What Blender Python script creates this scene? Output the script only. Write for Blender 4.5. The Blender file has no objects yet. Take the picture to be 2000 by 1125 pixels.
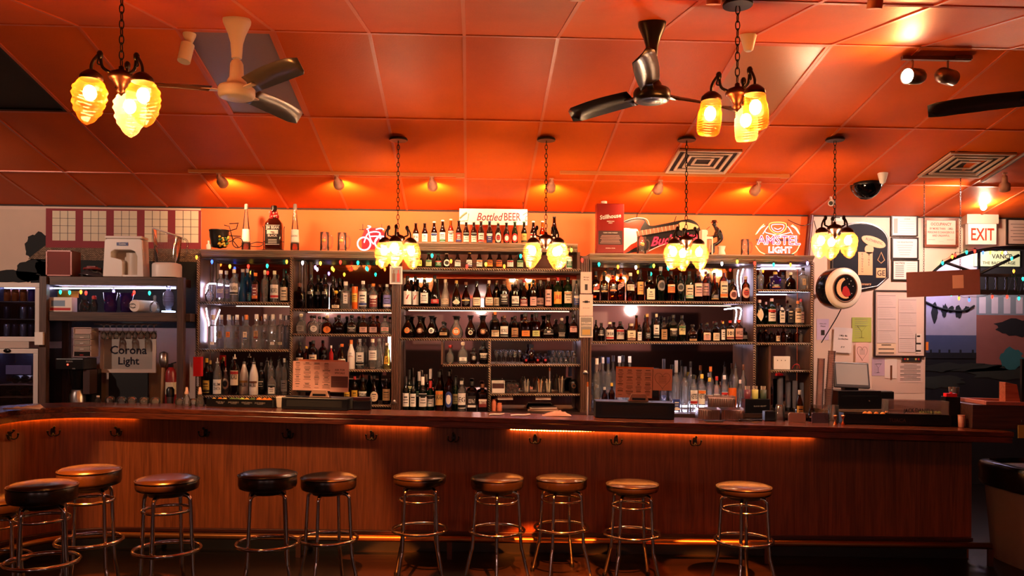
import bpy, math, random
from math import sin, cos, pi, radians, sqrt, atan2
from mathutils import Vector, Matrix
random.seed(7)
SC = bpy.context.scene
COL = SC.collection
# ------------------------------------------------------------------ camera frame
FP, CH, YAW, ROLL = 1600.0, 1.78, radians(3.0), 0.0053
RC = Matrix.Rotation(-YAW, 3, 'Z') @ Matrix.Rotation(pi/2, 3, 'X') @ Matrix.Rotation(ROLL, 3, 'Z')
def ray(px, py): return RC @ Vector(((px-1000)/FP, (660-py)/FP, -1.0))
def PY(px, py, Y):
    d = ray(px, py); t = Y/d.y; return Vector((d.x*t, Y, CH+d.z*t))
def PZ(px, py, z):
    d = ray(px, py); t = (z-CH)/d.z; return Vector((d.x*t, d.y*t, z))
def SCL(px, Y): return Y/ray(px, 660).y/FP          # metres per photo pixel on the plane y=Y
cam = bpy.data.cameras.new('camera'); camo = bpy.data.objects.new('camera', cam); COL.objects.link(camo)
cam.lens = 28.8; cam.sensor_width = 36; cam.shift_y = 97.5/2000; cam.clip_start = .05; cam.clip_end = 60
camo.matrix_world = Matrix.Translation((0, 0, CH)) @ RC.to_4x4(); SC.camera = camo
# ------------------------------------------------------------------ materials
def lin(h):
    if not isinstance(h, str): return tuple(h)+(1,)
    h = h.lstrip('#'); c = [int(h[i:i+2], 16)/255 for i in (0, 2, 4)]
    return tuple(x/12.92 if x <= .04045 else ((x+.055)/1.055)**2.4 for x in c)+(1,)
MC = {}
def nodes(m): return m.node_tree.nodes, m.node_tree.links
def mat(name, col, rough=.5, metal=0, spec=.5, em=None, ems=0, noise=0, nscale=40, bump=0, bscale=200, sheen=0):
    if name in MC: return MC[name]
    m = bpy.data.materials.new(name); m.use_nodes = True; MC[name] = m
    N, L = nodes(m); b = N['Principled BSDF']
    b.inputs['Base Color'].default_value = lin(col); b.inputs['Roughness'].default_value = rough
    b.inputs['Metallic'].default_value = metal; b.inputs['Specular IOR Level'].default_value = spec
    if em: b.inputs['Emission Color'].default_value = lin(em); b.inputs['Emission Strength'].default_value = ems
    if noise or bump:
        tc = N.new('ShaderNodeTexCoord')
    if noise:
        n = N.new('ShaderNodeTexNoise'); n.inputs['Scale'].default_value = nscale; n.inputs['Detail'].default_value = 4
        L.new(tc.outputs['Object'], n.inputs['Vector'])
        r = N.new('ShaderNodeMapRange'); r.inputs[3].default_value = 1-noise; r.inputs[4].default_value = 1+noise
        L.new(n.outputs[0], r.inputs[0])
        x = N.new('ShaderNodeMix'); x.data_type = 'RGBA'; x.blend_type = 'MULTIPLY'; x.inputs[0].default_value = 1
        x.inputs[6].default_value = lin(col); L.new(r.outputs[0], x.inputs[7]); L.new(x.outputs[2], b.inputs['Base Color'])
    if bump:
        n2 = N.new('ShaderNodeTexNoise'); n2.inputs['Scale'].default_value = bscale; n2.inputs['Detail'].default_value = 3
        L.new(tc.outputs['Object'], n2.inputs['Vector'])
        bp = N.new('ShaderNodeBump'); bp.inputs['Strength'].default_value = bump; bp.inputs['Distance'].default_value = .004
        L.new(n2.outputs[0], bp.inputs['Height']); L.new(bp.outputs[0], b.inputs['Normal'])
    return m
def wood(name, c1, c2, rough=.4, axis='x', scale=1.0, spec=.5, rot=0):
    """grain runs along AXIS"""
    if name in MC: return MC[name]
    m = bpy.data.materials.new(name); m.use_nodes = True; MC[name] = m
    N, L = nodes(m); b = N['Principled BSDF']; tc = N.new('ShaderNodeTexCoord')
    mp = N.new('ShaderNodeMapping'); s = {'x': (.6, 14, 14), 'y': (14, .6, 14), 'z': (14, 14, .6)}[axis]
    mp.inputs['Scale'].default_value = [v*scale for v in s]; mp.inputs['Rotation'].default_value = (0, 0, rot)
    L.new(tc.outputs['Object'], mp.inputs[0])
    n = N.new('ShaderNodeTexNoise'); n.inputs['Scale'].default_value = 2.2; n.inputs['Detail'].default_value = 7; n.inputs['Distortion'].default_value = 1.6
    L.new(mp.outputs[0], n.inputs['Vector'])
    n2 = N.new('ShaderNodeTexNoise'); n2.inputs['Scale'].default_value = 11; n2.inputs['Detail'].default_value = 3
    L.new(mp.outputs[0], n2.inputs['Vector'])
    a = N.new('ShaderNodeMath'); a.operation = 'MULTIPLY_ADD'; a.inputs[1].default_value = .35; L.new(n2.outputs[0], a.inputs[0]); L.new(n.outputs[0], a.inputs[2])
    r = N.new('ShaderNodeValToRGB'); r.color_ramp.elements[0].position = .45; r.color_ramp.elements[1].position = .85
    r.color_ramp.elements[0].color = lin(c1); r.color_ramp.elements[1].color = lin(c2)
    L.new(a.outputs[0], r.inputs[0]); L.new(r.outputs[0], b.inputs['Base Color'])
    bp = N.new('ShaderNodeBump'); bp.inputs['Strength'].default_value = .12; bp.inputs['Distance'].default_value = .003
    L.new(a.outputs[0], bp.inputs['Height']); L.new(bp.outputs[0], b.inputs['Normal'])
    b.inputs['Roughness'].default_value = rough; b.inputs['Specular IOR Level'].default_value = spec
    return m
def glass(name, tint, edge=None, rough=.03, gl=1.0, body=0, bodycol=None):
    """thin-walled glass: tinted see-through, reflective towards the rim; BODY mixes in a milky diffuse"""
    if name in MC: return MC[name]
    m = bpy.data.materials.new(name); m.use_nodes = True; MC[name] = m
    N, L = nodes(m); N.remove(N['Principled BSDF']); out = N['Material Output']
    lw = N.new('ShaderNodeLayerWeight'); lw.inputs[0].default_value = .35
    t = N.new('ShaderNodeBsdfTransparent')
    mx = N.new('ShaderNodeMix'); mx.data_type = 'RGBA'; mx.inputs[6].default_value = lin(tint); mx.inputs[7].default_value = lin(edge or tint)
    L.new(lw.outputs['Facing'], mx.inputs[0]); L.new(mx.outputs[2], t.inputs[0])
    g = N.new('ShaderNodeBsdfGlossy'); g.inputs['Roughness'].default_value = rough; g.inputs[0].default_value = (gl, gl, gl, 1)
    fr = N.new('ShaderNodeFresnel'); fr.inputs[0].default_value = 1.5
    s = N.new('ShaderNodeMixShader'); L.new(fr.outputs[0], s.inputs[0])
    if body:
        d = N.new('ShaderNodeBsdfDiffuse'); d.inputs[0].default_value = lin(bodycol or tint)
        tr = N.new('ShaderNodeBsdfTranslucent'); tr.inputs[0].default_value = lin(bodycol or tint)
        dm = N.new('ShaderNodeMixShader'); dm.inputs[0].default_value = .5; L.new(d.outputs[0], dm.inputs[1]); L.new(tr.outputs[0], dm.inputs[2])
        bm_ = N.new('ShaderNodeMixShader'); bm_.inputs[0].default_value = body; L.new(t.outputs[0], bm_.inputs[1]); L.new(dm.outputs[0], bm_.inputs[2])
        L.new(bm_.outputs[0], s.inputs[1])
    else: L.new(t.outputs[0], s.inputs[1])
    L.new(g.outputs[0], s.inputs[2]); L.new(s.outputs[0], out.inputs[0])
    return m
def emit(name, col, s):
    if name in MC: return MC[name]
    m = bpy.data.materials.new(name); m.use_nodes = True; MC[name] = m
    N, L = nodes(m); N.remove(N['Principled BSDF']); e = N.new('ShaderNodeEmission')
    e.inputs[0].default_value = lin(col); e.inputs[1].default_value = s; L.new(e.outputs[0], N['Material Output'].inputs[0])
    return m
# ------------------------------------------------------------------ mesh builder
_TX = {}
def textmesh(s):
    """flat filled lettering: verts centred on x, baseline y=0, cap height ~1"""
    if s in _TX: return _TX[s]
    cu = bpy.data.curves.new('t', 'FONT'); cu.body = s; cu.align_x = 'CENTER'; cu.resolution_u = 2; cu.size = 1/.72; cu.offset = .06 if len(s) < 4 and s[:1].isdigit() else .022
    o = bpy.data.objects.new('t', cu); me = o.to_mesh()
    r = ([v.co.copy() for v in me.vertices], [tuple(p.vertices) for p in me.polygons])
    o.to_mesh_clear(); bpy.data.objects.remove(o); bpy.data.curves.remove(cu)
    _TX[s] = r; return r
class MB:
    def __init__(s): s.v = []; s.f = []; s.mi = []; s.sm = []; s.m = 0; s.T = None
    def add(s, vs, fs, smooth=False, m=None):
        b = len(s.v); m = s.m if m is None else m
        if s.T is not None: vs = [s.T @ Vector(v) for v in vs]
        s.v.extend(tuple(v) for v in vs)
        for f in fs: s.f.append(tuple(b+i for i in f)); s.mi.append(m); s.sm.append(smooth)
        return s
    def box(s, x0, y0, z0, x1, y1, z1, m=None):
        x0, x1 = min(x0, x1), max(x0, x1); y0, y1 = min(y0, y1), max(y0, y1); z0, z1 = min(z0, z1), max(z0, z1)
        v = [(x0, y0, z0), (x1, y0, z0), (x1, y1, z0), (x0, y1, z0), (x0, y0, z1), (x1, y0, z1), (x1, y1, z1), (x0, y1, z1)]
        return s.add(v, [(0, 3, 2, 1), (4, 5, 6, 7), (0, 1, 5, 4), (1, 2, 6, 5), (2, 3, 7, 6), (3, 0, 4, 7)], m=m)
    def cbox(s, c, d, m=None): return s.box(c[0]-d[0]/2, c[1]-d[1]/2, c[2]-d[2]/2, c[0]+d[0]/2, c[1]+d[1]/2, c[2]+d[2]/2, m)
    def lathe(s, prof, n=20, c=(0, 0, 0), sx=1, sy=1, ex=2, smooth=True, m=None, cap=(1, 1), twist=0, lobes=0, la=0, m2=None):
        """prof: [(r,z)]; ex: superellipse exponent (2 round, 5 squarish)"""
        vs = []; fs = []; K = len(prof)
        for k, (r, z) in enumerate(prof):
            for i in range(n):
                a = 2*pi*i/n + (twist*z if twist else 0); ca, sa = cos(2*pi*i/n+(pi/n if ex > 2 else 0)), sin(2*pi*i/n+(pi/n if ex > 2 else 0))
                q = (abs(ca)**ex+abs(sa)**ex)**(-1/ex) if ex != 2 else 1
                rr = r*q*(1+la*cos(lobes*a) if lobes else 1)
                vs.append((c[0]+rr*ca*sx, c[1]+rr*sa*sy, c[2]+z))
        for k in range(K-1):
            for i in range(n):
                j = (i+1) % n; fs.append((k*n+i, k*n+j, (k+1)*n+j, (k+1)*n+i))
        s.add(vs, fs, smooth, m)
        if cap[0] and prof[0][0] > 1e-5: s.add(vs[:n], [tuple(range(n))[::-1]], False, m)
        if cap[1] and prof[-1][0] > 1e-5: s.add(vs[-n:], [tuple(range(n))], False, m)
        return s
    def cyl(s, p0, p1, r0, r1=None, n=12, smooth=True, cap=True, m=None):
        r1 = r0 if r1 is None else r1; p0, p1 = Vector(p0), Vector(p1); d = (p1-p0).normalized()
        u = d.orthogonal().normalized(); w = d.cross(u); vs = []
        for p, r in ((p0, r0), (p1, r1)):
            for i in range(n): a = 2*pi*i/n; vs.append(p+u*(r*cos(a))+w*(r*sin(a)))
        s.add(vs, [(i, (i+1) % n, n+(i+1) % n, n+i) for i in range(n)], smooth, m)
        if cap: s.add(vs, [tuple(range(n))[::-1], tuple(range(n, 2*n))], False, m)
        return s
    def tube(s, pts, r, n=8, closed=False, smooth=True, m=None):
        P = [Vector(p) for p in pts]; K = len(P); vs = []; u = None
        rr = r if hasattr(r, '__len__') else [r]*K
        for k in range(K):
            a = P[(k-1) % K] if closed or k else P[k]; b = P[(k+1) % K] if closed or k < K-1 else P[k]
            t = (b-a).normalized()
            if u is None: u = t.orthogonal().normalized()
            u = (u-t*u.dot(t)); u = u.normalized() if u.length > 1e-6 else t.orthogonal().normalized(); w = t.cross(u)
            for i in range(n): an = 2*pi*i/n; vs.append(P[k]+u*(rr[k]*cos(an))+w*(rr[k]*sin(an)))
        fs = []
        for k in range(K if closed else K-1):
            l = (k+1) % K
            for i in range(n): j = (i+1) % n; fs.append((k*n+i, k*n+j, l*n+j, l*n+i))
        if not closed: fs += [tuple(range(n))[::-1], tuple(range((K-1)*n, K*n))]
        return s.add(vs, fs, smooth, m)
    def ring(s, c, R, r, n=28, k=8, axis='z', m=None, sx=1, sy=1):
        p = []
        for i in range(n):
            a = 2*pi*i/n; x, y = R*cos(a)*sx, R*sin(a)*sy
            p.append({'z': (c[0]+x, c[1]+y, c[2]), 'y': (c[0]+x, c[1], c[2]+y), 'x': (c[0], c[1]+x, c[2]+y)}[axis])
        return s.tube(p, r, k, True, m=m)
    def ball(s, c, r, n=14, k=8, sz=1, sx=1, sy=1, m=None):
        pr = [(max(r*sin(pi*i/k), 1e-6), -r*sz*cos(pi*i/k)) for i in range(k+1)]
        return s.lathe(pr, n, c, sx, sy, cap=(0, 0), m=m)
    def prism(s, pts, y0, y1, m=None, smooth=False):
        """outline in XZ extruded along Y"""
        n = len(pts); vs = [(x, y0, z) for x, z in pts]+[(x, y1, z) for x, z in pts]
        return s.add(vs, [tuple(range(n)), tuple(range(2*n-1, n-1, -1))]+[((i+1) % n, i, n+i, n+(i+1) % n) for i in range(n)], smooth, m)
    def slab(s, pts, z0, z1, m=None):
        """outline in XY extruded along Z"""
        n = len(pts); vs = [(x, y, z0) for x, y in pts]+[(x, y, z1) for x, y in pts]
        return s.add(vs, [tuple(range(n-1, -1, -1)), tuple(range(n, 2*n))]+[(i, (i+1) % n, n+(i+1) % n, n+i) for i in range(n)], m=m)
    def quad(s, a, b, c, d, m=None): return s.add([a, b, c, d], [(0, 1, 2, 3)], m=m)
    def text(s, t, x, y, z, h, w=None, m=None, fn=None, slant=0, sx=1):
        """lettering facing -Y, centred at x, baseline z, cap height h, at most w wide; FN maps (x,z) to a point"""
        vs, fs = textmesh(t)
        if not vs: return s
        wd = max(v.x for v in vs)-min(v.x for v in vs); k = h*sx
        if w and wd*k > w: k = w/wd
        pts = [((v.x)*k+slant*v.y*h, v.y*h) for v in vs]
        P = [fn(x+a, z+b) for a, b in pts] if fn else [(x+a, y, z+b) for a, b in pts]
        return s.add(P, fs, m=m)
    def build(s, name, mats, parent=None, loc=None, rz=0, bevel=0, sub=0, rx=0, ry=0):
        me = bpy.data.meshes.new(name); me.from_pydata(s.v, [], s.f)
        for m in (mats if isinstance(mats, (list, tuple)) else [mats]): me.materials.append(m)
        me.polygons.foreach_set('material_index', s.mi); me.polygons.foreach_set('use_smooth', s.sm); me.update()
        return link(name, me, parent, loc, rz, bevel, sub, rx, ry)
def link(name, me, parent=None, loc=None, rz=0, bevel=0, sub=0, rx=0, ry=0):
    o = bpy.data.objects.new(name, me); COL.objects.link(o)
    if parent: o.parent = parent
    if loc is not None: o.location = loc
    o.rotation_euler = (rx, ry, rz)
    if bevel:
        b = o.modifiers.new('b', 'BEVEL'); b.width = bevel; b.segments = 2; b.limit_method = 'ANGLE'; b.angle_limit = radians(50)
    if sub:
        b = o.modifiers.new('s', 'SUBSURF'); b.levels = sub; b.render_levels = sub
    return o
def tag(o, label, cat, group=None, kind=None):
    o['label'] = label; o['category'] = cat
    if group: o['group'] = group
    if kind: o['kind'] = kind
    return o
def thing(name, label, cat, loc=(0, 0, 0), rz=0, group=None):
    o = bpy.data.objects.new(name, None); COL.objects.link(o); o.location = loc; o.rotation_euler = (0, 0, rz); o.empty_display_size = .1
    return tag(o, label, cat, group)
def struct(o): o['kind'] = 'structure'; return o
def dup(root, loc=None, rz=None):
    r = root.copy(); COL.objects.link(r)
    if loc is not None: r.location = loc
    if rz is not None: r.rotation_euler = (0, 0, rz)
    for ch in list(root.children):
        c = ch.copy(); COL.objects.link(c); c.parent = r
        for g in list(ch.children):
            d = g.copy(); COL.objects.link(d); d.parent = c
    return r
def light(kind, loc, power, col, r=.05, aim=None, angle=90, blend=.6, name='lamp_light'):
    l = bpy.data.lights.new(name, kind); l.energy = power; l.color = lin(col)[:3] if isinstance(col, str) else col
    l.shadow_soft_size = r; o = bpy.data.objects.new(name, l); COL.objects.link(o); o.location = loc
    if kind == 'SPOT': l.spot_size = radians(angle); l.spot_blend = blend
    if aim is not None: o.rotation_euler = (Vector(aim)-Vector(loc)).to_track_quat('-Z', 'Y').to_euler()
    return o
ORD = 'first second third fourth fifth sixth seventh eighth ninth tenth eleventh twelfth thirteenth fourteenth fifteenth sixteenth seventeenth eighteenth nineteenth twentieth'.split()
def arc(cx, cz, r, a0, a1, n): return [(cx+r*cos(a0+(a1-a0)*i/n), cz+r*sin(a0+(a1-a0)*i/n)) for i in range(n+1)]
def smoothpath(pts, k=6, closed=False):
    P = [Vector(p) for p in pts]; n = len(P); out = []
    for i in range(n if closed else n-1):
        g = lambda j: P[j % n] if closed else P[max(0, min(n-1, j))]
        a, b, c, d = g(i-1), g(i), g(i+1), g(i+2)
        for j in range(k):
            t = j/k; out.append(.5*((2*b)+(c-a)*t+(2*a-5*b+4*c-d)*t*t+(3*b-a-3*c+d)*t**3))
    if not closed: out.append(P[-1])
    return out
def rebase(t, loc):
    """move a thing's Empty to its base while its parts stay where they are"""
    loc = Vector(loc); d = loc-t.location; t.location = loc
    for o in t.children: o.location = o.location-d
    return t
# ================================================================== ROOM SHELL
YW, ZW = 8.6, 3.11                  # back wall plane and the height where the ceiling meets it
RY, RZ = 5.34, 3.75                 # the ceiling's ridge
SL = (RZ-ZW)/(YW-RY); SN = .19
def ceil_z(y): return ZW+(YW-y)*SL if y >= RY else RZ-(RY-y)*SN
XL, XR = -6.6, 8.2
M = lambda *a, **k: mat(*a, **k)
m_ceil = [mat('ceiling_paint_%d' % i, c, rough=.5, spec=.16, noise=.12, nscale=3, bump=.35, bscale=90) for i, c in enumerate(('#e25c12', '#da5410', '#e66216', '#d65512'))]
m_bar = mat('ceiling_grid_paint', '#d8602c', rough=.4)
m_dark = mat('black_paint', '#0b0a0b', rough=.5)
m_blk = mat('black_plastic', '#08080a', rough=.3)
m_iron = mat('wrought_iron', '#120b0a', rough=.4, metal=.3)
m_white = mat('white_plastic', '#e6ddd5', rough=.4)
m_chrome = mat('chrome', '#c9c4c2', rough=.13, metal=1)
m_steel = mat('brushed_steel', '#a9a5a3', rough=.3, metal=1)
m_brass = mat('brass', '#b88a45', rough=.3, metal=1)
# ceiling: tiles between painted grid bars, one mesh
X0, TW = -.042, .6125
rows = [8.6, 7.72, 6.53, 5.34, 4.14, 2.94, 1.74, .54]
NOT = {(-3, 2), (3, 2), (-6, 2), (-7, 2)}       # (column, row) openings for lights and the air return
c = MB(); rnd = random.Random(3)
for k in range(-11, 14):
    for r in range(len(rows)-1):
        x0, x1 = X0+k*TW, X0+(k+1)*TW; y0, y1 = rows[r], rows[r+1]
        if x1 < XL or x0 > XR: continue
        if (k, r) in NOT: continue
        e = rnd.uniform(-.006, .006); sg = .004+rnd.random()*.010
        n = 4; vs = []
        for a in range(n+1):
            for b in range(n+1):
                x = x0+(x1-x0)*a/n; y = y0+(y1-y0)*b/n
                vs.append((x, y, ceil_z(y)-sg*sin(pi*a/n)*sin(pi*b/n)+e*(b/n-.5)*sin(pi*b/n)))
        c.add(vs, [(a*(n+1)+b, a*(n+1)+b+1, (a+1)*(n+1)+b+1, (a+1)*(n+1)+b) for a in range(n) for b in range(n)], True, rnd.randrange(4))
zf = ceil_z(.54)
c.quad((XL, .54, zf), (XR, .54, zf), (XR, -5.2, zf), (XL, -5.2, zf), m=0)
w = .011
for k in range(-11, 15):
    x = X0+k*TW
    if not XL < x < XR: continue
    for r in range(len(rows)-1):
        y0, y1 = rows[r], rows[r+1]; za, zb = ceil_z(y0), ceil_z(y1)
        for dx0, dx1, d in ((-w, w, .007),):
            c.add([(x-w, y0, za-d), (x+w, y0, za-d), (x+w, y1, zb-d), (x-w, y1, zb-d), (x-w, y0, za+.01), (x+w, y0, za+.01), (x+w, y1, zb+.01), (x-w, y1, zb+.01)],
                  [(0, 1, 2, 3), (0, 4, 5, 1), (2, 6, 7, 3), (1, 5, 6, 2), (3, 7, 4, 0)], m=4)
for y in rows[1:-1]:
    z = ceil_z(y); c.box(XL, y-w, z-.008, XR, y+w, z+.01, m=4)
struct(c.build('ceiling', m_ceil+[m_bar]))
# back wall with an arched opening on the right
m_wall = mat('warm_white_wall', '#dcc0b0', rough=.8, noise=.05, nscale=2, bump=.1, bscale=60)
m_wor = mat('orange_wall', '#e2692a', rough=.6, noise=.06, nscale=3, bump=.1, bscale=60)
ax0 = PY(1807, 700, YW).x; ax1 = ax0+2.1; acx = (ax0+ax1)/2; aspr = PY(1810, 560, YW).z; atop = PY(1900, 478, YW).z
xb0, xb1 = PY(392, 450, YW).x, PY(1583, 450, YW).x       # the orange stretch above the back bar
xm0 = PY(-160, 450, YW).x
def flatwall(x0, x1, z0, z1, y, m):
    b = MB(); b.box(x0, y, z0, x1, y+.12, z1); return b.build('x', m)
b = MB(); b.box(XL, YW, 0, xb0, YW+.12, ZW+.02, m=0); b.box(xb0, YW, 0, xb1, YW+.12, ZW+.02, m=1); b.box(xb1, YW, 0, ax0, YW+.12, ZW+.02, m=0)
hw = (ax1-ax0)/2; pts = []
n = 24
for i in range(n+1):
    t = pi-pi*i/n; pts.append((acx+hw*cos(t), aspr+(atop-aspr)*sin(t)))
for i in range(n):
    (xa, za), (xc, zc) = pts[i], pts[i+1]
    b.prism([(xa, za), (xc, zc), (xc, ZW+.02), (xa, ZW+.02)], YW, YW+.12, m=0)
b.box(ax1, YW, 0, XR, YW+.12, ZW+.02, m=0)
struct(b.build('wall_back', [m_wall, m_wor]))
m_room = mat('dusty_rose_plaster', '#9a7a74', rough=.8)
m_floor = wood('floor_boards', '#0c0605', '#180c09', rough=.35, axis='x', scale=.6)
for nm, bx in (('wall_left', (XL-.12, -5.2, 0, XL, YW+2.2, 4)), ('wall_right', (XR, -5.2, 0, XR+.12, YW+2.2, 4)), ('wall_front', (XL, -5.32, 0, XR, -5.2, 4))):
    struct(MB().box(*bx).build(nm, m_room))
struct(MB().box(XL, -5.2, -.1, XR, YW+2.2, 0).build('floor', m_floor))
b = MB(); b.box(XL, -5.2, 0, XR, -5.17, 1.45, m=0)  # unseen wainscot and frames added to darken and break up the mirror reflections
for x, w, z0, z1 in ((-5, .9, 1.7, 2.6), (-3.2, 1.1, 1.45, 2.3), (-1.1, .8, 1.6, 2.4), (.9, 1.6, 1.45, 2.2), (3.3, .9, 1.6, 2.5), (5.6, 1.3, 1.45, 2.5)): b.box(x-w/2, -5.2, z0, x+w/2, -5.165, z1, m=1 if w > 1 else 2)
struct(b.build('trim_2', [mat('added_dark_wainscot', '#24120e', rough=.5), mat('added_dark_picture', '#2c2226', rough=.3), mat('added_pale_poster', '#c8b0a0', rough=.6)]))
# hall behind the arch, with a painted wall of its own
HY = YW+1.25
struct(MB().box(XL, YW+.12, 3.2, XR, HY+.2, 3.3).build('ceiling', mat('hall_ceiling', '#33211f', rough=.8)))
# the hall wall carries a painted seaside view
def hx(px): return PY(px, 600, HY).x
def hz(py): return PY(1900, py, HY).z
m_mural = bpy.data.materials.new('painted_seaside'); m_mural.use_nodes = True
P_ = {k: mat('mural_'+k, v, rough=.8, noise=.12, nscale=9) for k, v in dict(sky='#b4aab4', sea='#4c5672', dark='#131216', brick='#94584c', grass='#2c3028', tree='#14181a', bush='#2e6f70', pale='#d6d0dc', grey='#8796a0', orange='#e0762e').items()}
keys = list(P_); KI = {k: i for i, k in enumerate(keys)}
b = MB()
def q(x0, z0, x1, z1, y, k): b.quad((x0, y, z0), (x1, y, z0), (x1, y, z1), (x0, y, z1), m=KI[k])
y0 = HY; e = .002
b.box(hx(1700), HY, 0, XR, HY+.12, 3.2, m=KI['dark'])
q(hx(1806), hz(655), hx(1907), hz(470), y0-e, 'sky'); q(hx(1806), hz(690), hx(1907), hz(655), y0-e, 'sea')
q(hx(1907), hz(712), XR-.01, hz(615), y0-e, 'brick'); q(hx(1907), hz(615), XR-.01, hz(575), y0-e, 'grey')
for i in range(7): q(hx(1912+i*24), hz(612), hx(1925+i*24), hz(580), y0-2*e, 'pale')
def blob(px, py, rx, ry, y, k, seed, n=26, wob=.18):
    r = random.Random(seed); s = SCL(px, y); o = PY(px, py, y)
    pts = [(o.x+rx*s*cos(2*pi*i/n)*(1+r.uniform(-wob, wob)), y, o.z+ry*s*sin(2*pi*i/n)*(1+r.uniform(-wob, wob))) for i in range(n)]
    b.add([(o.x, y, o.z)]+pts, [(0, 1+(i+1) % n, 1+i) for i in range(n)], m=KI[k])
blob(1990, 640, 50, 17, y0-2*e, 'dark', 1); blob(1975, 700, 24, 20, y0-3*e, 'bush', 2); blob(1885, 718, 85, 9, y0-2*e, 'grass', 3, wob=.35); blob(1975, 728, 80, 12, y0-2*e, 'grass', 4, wob=.3)
blob(1830, 745, 60, 12, y0-2*e, 'grass', 41, wob=.3)
for i, (px, l) in enumerate(((1845, 18), (1858, 10), (1872, 20), (1888, 9), (1826, 26))): blob(px, 600+l*.4, 6, l*.7, y0-3*e, 'tree', 20+i, 14, .3)
s_ = smoothpath([PY(1808, 590, y0-.012), PY(1840, 603, y0-.012), PY(1880, 607, y0-.012), PY(1903, 597, y0-.012)], 6)
b.tube(s_, .012, 6, m=KI['tree'])
for px in (1816, 1833, 1852, 1874, 1898): q(hx(px), hz(692), hx(px+4), hz(683), y0-3*e, 'tree')
q(hx(1806), hz(700), hx(1907), hz(689), y0-2.5*e, 'dark')
struct(b.build('wall_hall', list(P_.values())))
# baseboard trim where wall and ceiling meet (thin dark gap and cable)
struct(MB().box(XL, YW-.012, ZW-.012, XR, YW, ZW+.006).build('trim_1', mat('dark_gap', '#2a1612', rough=.7)))
# ---- ceiling fittings set into the grid
m_gp = mat('grey_mauve_panel', '#8b6a62', rough=.5, bump=.3, bscale=120)
def panel(name, k, label, cat, col, louv=False):
    x0, x1, y0, y1 = X0+k*TW+.012, X0+(k+1)*TW-.012, 6.53-.012, 5.34+.012
    t = thing(name, label, cat, ((x0+x1)/2, (y0+y1)/2, ceil_z((y0+y1)/2)))
    A = -math.atan(SL); W, D = (x1-x0)/2, (y0-y1)/2/cos(A)
    fr = MB()
    for a in ((-W, -D, -W+.022, D), (W-.022, -D, W, D), (-W+.022, -D, W-.022, -D+.022), (-W+.022, D-.022, W-.022, D)): fr.box(a[0], a[1], -.006, a[2], a[3], .02)
    fr.build('frame', m_bar if not louv else m_dark, t, rx=A)
    p = MB(); p.box(-W+.022, -D+.022, .004, W-.022, D-.022, .015)
    p.build('diffuser' if not louv else 'mesh_panel', col, t, rx=A)
    return t
panel('ceiling_light', -3, 'unlit grey mauve ceiling light panel above the white ceiling fan', 'ceiling light', mat('mauve_diffuser', '#8a6c70', rough=.3, bump=.2, bscale=120))
panel('ceiling_light', 3, 'unlit dusty orange ceiling light panel beside the two-lamp steel track', 'ceiling light', mat('tan_diffuser', '#c07850', rough=.3, bump=.2, bscale=120))
m_gr = mat('return_mesh', '#141114', rough=.6, bump=1, bscale=400)
panel('air_return', -6, 'black mesh air return grille in the orange ceiling', 'vent', m_gr, True)
b = MB(); b.box(X0-7*TW, 5.34, ceil_z(5.93)-.1, X0-6*TW, 6.53, ceil_z(5.93)-.1+.001)
panel('air_return', -7, 'black mesh air return grille farthest from the fans, at the frame edge', 'vent', m_gr, True)
def vent(cx, cy, w, d, label):
    t = thing('ceiling_vent', label, 'vent', (cx, cy, ceil_z(cy)-.004)); A = -math.atan(SL)
    MB().box(-w/2, -d/2, -.002, w/2, d/2, .004).build('backing', mat('vent_dark', '#2a1710', rough=.6), t, rx=A)
    mm = mat('vent_paint', '#d8b49c', rough=.45)
    for i in range(4):
        s = 1-i*.23; f = MB(); W, D = w/2*s, d/2*s; tk = .022
        for a in ((-W, -D, W, -D+tk), (-W, D-tk, W, D), (-W, -D+tk, -W+tk, D-tk), (W-tk, -D+tk, W, D-tk)): f.box(a[0], a[1], -.022+i*.003, a[2], a[3], -.006)
        f.build('vane', mm, t, rx=A)
    return t
v1 = PY(1372, 314, 8.0); v2 = PY(1886, 320, 8.0)
def on_ceiling(px, py):
    """where the sight line through a pixel meets the far ceiling slope"""
    d = ray(px, py); t = (ZW+YW*SL-CH)/(d.z+SL*d.y); return Vector((d.x*t, d.y*t, CH+d.z*t))
def near_ceiling(px, py):
    d = ray(px, py); t = (RZ-RY*SN-CH)/(d.z-SN*d.y); return Vector((d.x*t, d.y*t, CH+d.z*t))
v = on_ceiling(1372, 313); vent(v.x, v.y, .56, .50, 'tan square ceiling air vent behind the jar-shade chandelier')
v = on_ceiling(1886, 320); vent(v.x, v.y, .60, .54, 'tan square ceiling air vent above the brown hanging board')
# ================================================================== THE BAR
BA = PZ(420, 1033, .17); BB = PZ(1800, 1050, .17)
BU = (BB-BA); BU.z = 0; BU.normalize(); BV = Vector((-BU.y, BU.x, 0))     # along the bar, away from the camera
BO = PZ(1000, 1040.5, .17)
def bp(u, v, z=0): p = BO+BU*u+BV*v; return Vector((p.x, p.y, z))
def bu(px, v=-.28):        # bar coordinate u of a photo column on the line at depth v
    d = ray(px, 700); n = BV; t = (BO+BV*v).dot(n)/d.dot(n)
    return (d*t-BO).dot(BU)
def top_z(px, py, v=-.28):
    d = ray(px, py); t = (BO+BV*v).dot(BV)/d.dot(BV); return CH+d.z*t
OV = -.28
uA, uB = bu(640), bu(1600)
zA, zB = top_z(640, 807), top_z(1600, 833.5)
def bz(u): return zA+(zB-zA)*(u-uA)/(uB-uA)      # the counter's top (it runs slightly downhill)
uR, uRt = bu(1899, 0), bu(1982)                  # end of the front panel, tip of the counter
RC_ = .48; uC = bu(214)                          # where the curve at the far end begins
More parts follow.
